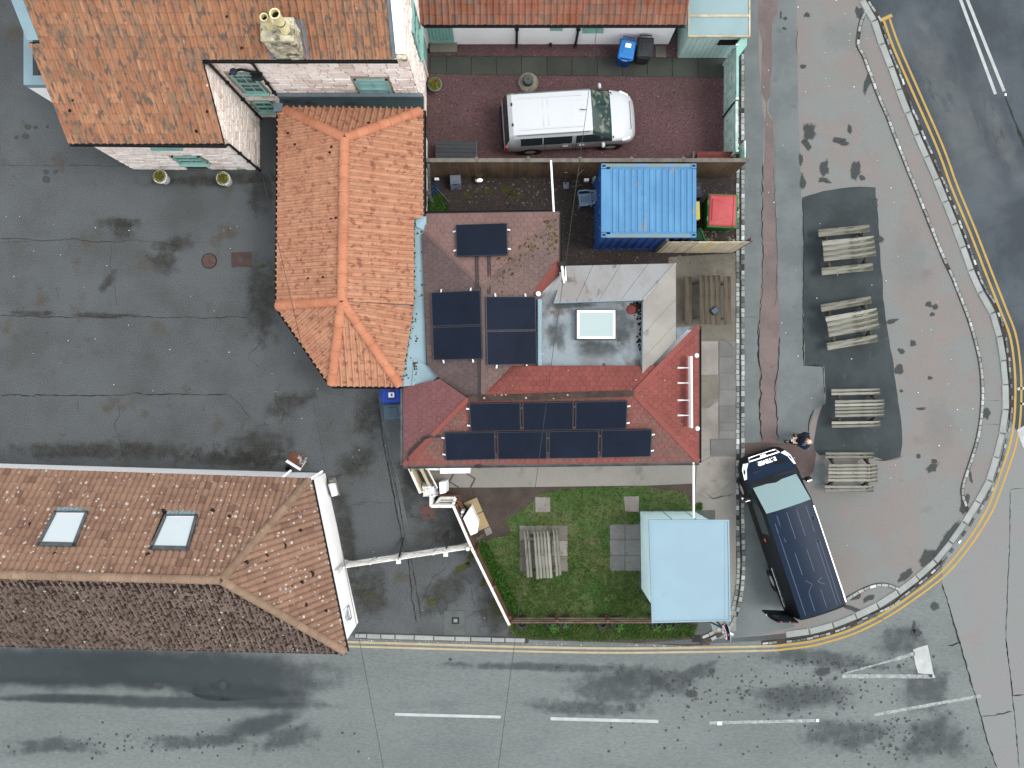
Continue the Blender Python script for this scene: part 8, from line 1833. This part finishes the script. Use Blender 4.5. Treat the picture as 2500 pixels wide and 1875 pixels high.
MB().slab([c[1] + Vector((.0, 0, -.06)), c[2] + Vector((0, 0, -.06)), c[2] + Vector((.06, 0, -.7)), c[1] + Vector((.06, 0, -.7))], .02).build('door', MT['whiteplast'], t)
cv = thing('covered_barbecue', 'appliance under a crumpled white cover by the corner fence', 'cover', tuple(P(1052, 1192, 0)))
bm = bmesh.new(); bmesh.ops.create_grid(bm, x_segments=22, y_segments=22, size=1.0); rr = random.Random(4)
o = P(1052, 1192, .85)
for v in bm.verts:
    x, y = v.co.x, v.co.y; e = max(abs(x), abs(y)); n1 = noise.noise(Vector((x * 2.2, y * 2.2, 3))) + .6 * noise.noise(Vector((x * 5, y * 5, 8)))
    k = min(1, max(0, (e - .72) / .28)); v.co = Vector((x * .27 * (1 + .12 * n1) - y * .03, y * .235 * (1 + .12 * n1), .85 + .06 * n1 - k ** 1.5 * .72))
me = bpy.data.meshes.new('cover_sheet'); bm.to_mesh(me); bm.free(); me.materials.append(MT['crumple']); co_ = link('cover_sheet', me, cv, False)
MB().box((0, 0, .36), (.36, .32, .7)).build('appliance', MT['black'], cv, world=False); MB().beam((-.2, .1, .93), (.1, -.14, .95), .02, .012).build('tie', MT['whitepaint'], cv, world=False)
t, c, o = rbox('white_chest', 'white chest freezer slanting along the inside of the garden fence', 'freezer', [(1150, 1238), (1168.5, 1278), (1165, 1300), (1149, 1307), (1131, 1266)], .85, 'whiteplast', 'whitepaint')
MB().beam(P(1143, 1257, .87), P(1163, 1299, .87), .012, .01).build('lid_seam', MT['gutgrey'], t)
wj = thing('white_jars', 'cluster of white plastic jars between the fence and the white chest', 'jar', tuple(P(1128, 1248, 0)))
for x, y, r_ in ((1131, 1244, .075), (1127, 1254, .075), (1128, 1262, .06)): MB().lathe([(0, 0), (r_, 0), (r_, .5), (r_ * .7, .6), (r_ * .6, .66), (0, .67)], tuple(P(x, y, .03)), 14).build('jar', MT['whiteplast'], wj, smooth=40)
fs_ = thing('folded_sign_frame', 'bent dark rod frame lying on the concrete garden path', 'frame', tuple(P(1130, 1172, .02)))
for a, b in (((1108, 1156), (1097, 1176)), ((1097, 1176), (1120, 1190)), ((1138, 1155), (1160, 1169)), ((1160, 1169), (1149, 1190))): MB().tube([P(*a, .04), P(*b, .04)], .018, 6).build('rod', MT['rust'], fs_)
bo = thing('discarded_board', 'rust-stained white board lying on the asphalt by the cottage', 'board', tuple(P(724, 1122, 0)))
q = [P(717, 1101, .06), P(750.5, 1119, .06), P(735, 1143, .06), P(699.5, 1121, .06)]; MB().slab(q, .03).build('panel', MT['board'], bo); MB().slab([p + Vector((-.05, -.1, -.03)) for p in q], .025).build('under_panel', MT['whiteplast'], bo)
MB().box(tuple(P(736, 1128, .065)), (.06, .06, .012)).build('knot', MT['rust'], bo)
bb_ = thing('black_bucket', 'small black bucket between the discarded board and the cottage wall', 'bucket', tuple(P(708, 1141, 0))); MB().lathe([(0, .02), (.09, 0), (.12, .24), (.13, .24), (.11, .23), (.08, .04)], (0, 0, 0), 18).build('bucket', MT['black'], bb_, world=False, smooth=40); MB().tube([(-.12, 0, .24), (-.06, .06, .29), (.06, .06, .29), (.12, 0, .24)], .008, 6).build('handle', MT['gutgrey'], bb_, world=False)
# tyres
def tyre(px, py, r, label, plant=None, rz=0, tilt=0.0):
    t = thing('tyre', label, 'tyre', tuple(P(px, py, .015)), rz, 'old tyres along the verge'); 
    o = MB().lathe([(r * .55, .05), (r * .62, .01), (r * .9, 0), (r, .04), (r, .13), (r * .9, .17), (r * .62, .16), (r * .55, .12), (r * .6, .09)], (0, 0, 0), 26).build('tread', MT['rubber'], t, world=False, smooth=30)
    mb = MB()
    for k in range(26): a = k * 2 * math.pi / 26; mb.box((math.cos(a) * r, math.sin(a) * r, .085), (.03, .022, .1), a)
    mb.build('tread_blocks', MT['rubber'], t, world=False)
    if tilt: t.rotation_euler = (tilt, 0, rz)
tyre(1274, 1518, .235, 'old tyre lying alone at the left end of the rail fence')
tyre(1346, 1518, .22, 'old tyre left of the second fence post, with weeds in it'); tyre(1379, 1518, .235, 'old tyre right of the second fence post')
tyre(1470, 1519, .22, 'old tyre left of the third fence post'); tyre(1504, 1519, .23, 'old tyre right of the third fence post'); tyre(1602, 1519, .22, 'old tyre half under the left edge of the pale blue hut'); tyre(1636, 1520, .22, 'old tyre on the verge below the pale blue hut')
for x, y, n_, r_ in ((1352, 1530, 200, 12), (1511, 1528, 160, 12), (1600, 1532, 90, 10), (1632, 1530, 90, 10), (1380, 1524, 60, 8)):
    t = thing('weed_clump', 'bright green weed clump growing %s' % {1352: 'in the tyre by the second post', 1511: 'by the third fence post tyres', 1600: 'below the left hut corner', 1632: 'by the rightmost tyre', 1380: 'inside the tyre right of the second post'}[x], 'weed', tuple(P(x, y, .02)), 0, 'weed clumps in the tyres')
    rr = random.Random(x); v = []; f = []
    for _ in range(n_):
        a = rr.uniform(0, 6.28); q = rr.uniform(0, r_ * .014); h_ = rr.uniform(.08, .26); c = P(x, y, .02) + Vector((math.cos(a) * q, math.sin(a) * q, h_)); l = rr.uniform(.03, .06)
        d1 = Vector((rr.uniform(-1, 1), rr.uniform(-1, 1), rr.uniform(-.2, .5))).normalized(); d2 = d1.cross(Vector((0, 0, 1))).normalized(); b = len(v); v += [c - d2 * l * .4, c + d1 * l, c + d2 * l * .4]; f.append((b, b + 1, b + 2))
    me = bpy.data.meshes.new('leaf_mass'); me.from_pydata(v, [], f); me.materials.append(MT['weed']); link('leaf_mass', me, t)
    MB().tube([P(x, y, .0), P(x, y, .2)], .008, 5).build('stem', MT['weed'], t)
# road sign
rs = thing('speed_sign', 'round red-bordered 20 speed sign on a post below the pale blue hut', 'road sign', (7.27, -8.42, 0))
MB().tube([(7.27, -8.42, 0), (7.27, -8.42, 2.5)], .038, 12).build('post', MT['gutgrey'], rs, smooth=50)
Mz = Matrix.Translation((7.22, -8.42, 2.25)) @ Matrix.Rotation(R(190), 4, 'Z') @ Matrix.Rotation(R(90), 4, 'Y')
dk = MB().lathe([(0, 0), (.30, 0), (.30, .012), (0, .012)], (0, 0, 0), 36, Mz).build('disc', MT['signred'], rs); MB().lathe([(0, .013), (.245, .013), (.245, .0155), (0, .0155)], (0, 0, 0), 32, Mz).build('white_face', MT['signwhite'], dk)
tc = bpy.data.curves.new('sign_number', 'FONT'); tc.body = '20'; tc.size = .34; tc.align_x = 'CENTER'; tc.align_y = 'CENTER'; tc.extrude = .001; tc.offset = .008
to = bpy.data.objects.new('t_', tc); tm = bpy.data.meshes.new_from_object(to); bpy.data.objects.remove(to); tm.name = 'sign_number'; tm.materials.clear(); tm.materials.append(MT['signblack']); tm.transform(Mz @ Matrix.Translation((0, 0, .017)) @ Matrix.Rotation(R(90), 4, 'Z')); link('sign_number', tm, dk)
Mz2 = Matrix.Translation((7.33, -8.43, 2.2)) @ Matrix.Rotation(R(8), 4, 'Z') @ Matrix.Rotation(R(90), 4, 'Y')
d2 = MB().lathe([(0, 0), (.30, 0), (.30, .012), (0, .012)], (0, 0, 0), 36, Mz2).build('back_disc', MT['signback'], rs); MB().lathe([(.27, -.012), (.31, -.012), (.31, .014), (.27, .014)], (0, 0, 0), 36, Mz2).build('edge_channel', MT['signblue'], d2)
pl3 = MB().beam((7.2, -8.38, 1.75), (6.8, -8.2, 1.75), .02, .28).build('plate', MT['signback'], rs); MB().beam((7.2, -8.40, 1.9), (6.8, -8.22, 1.9), .03, .03).build('plate_edge', MT['signblue'], pl3)
MB().beam((7.27, -8.42, 1.95), (7.58, -8.60, 1.9), .06, .05).build('bracket_arm', MT['whiteplast'], rs)
# overhead cables
for pts, r_, lb in (([P(1380, 648, 3.0), P(1354, 829, 4.2), P(1316, 1121, 4.4), P(1239, 1701, 4.4), P(1190, 2080, 4.5)], .008, 'thin overhead cable running from the white pipe across the panels to the road'), ([P(1380, 648, 3.0), P(1402, 487, 3.0), P(1431, 275, 2.8), P(1457, 70, 2.15)], .009, 'thin overhead cable from the white pipe to the white outbuilding eaves'), ([P(641, 430, 3.4), P(694, 660, 4.0), P(745, 880, 4.2), P(878, 1566, 4.4), P(960, 2000, 4.5)], .008, 'thin overhead cable from the stone house over the yard to the road')):
    t = thing('overhead_cable', lb, 'cable', tuple(pts[0])); MB().tube(pts, r_, 6).build('wire', MT['cable'], t)
for o in list(bpy.data.objects):
    if o.name.startswith('sheet_roof'): bpy.data.objects.remove(o)
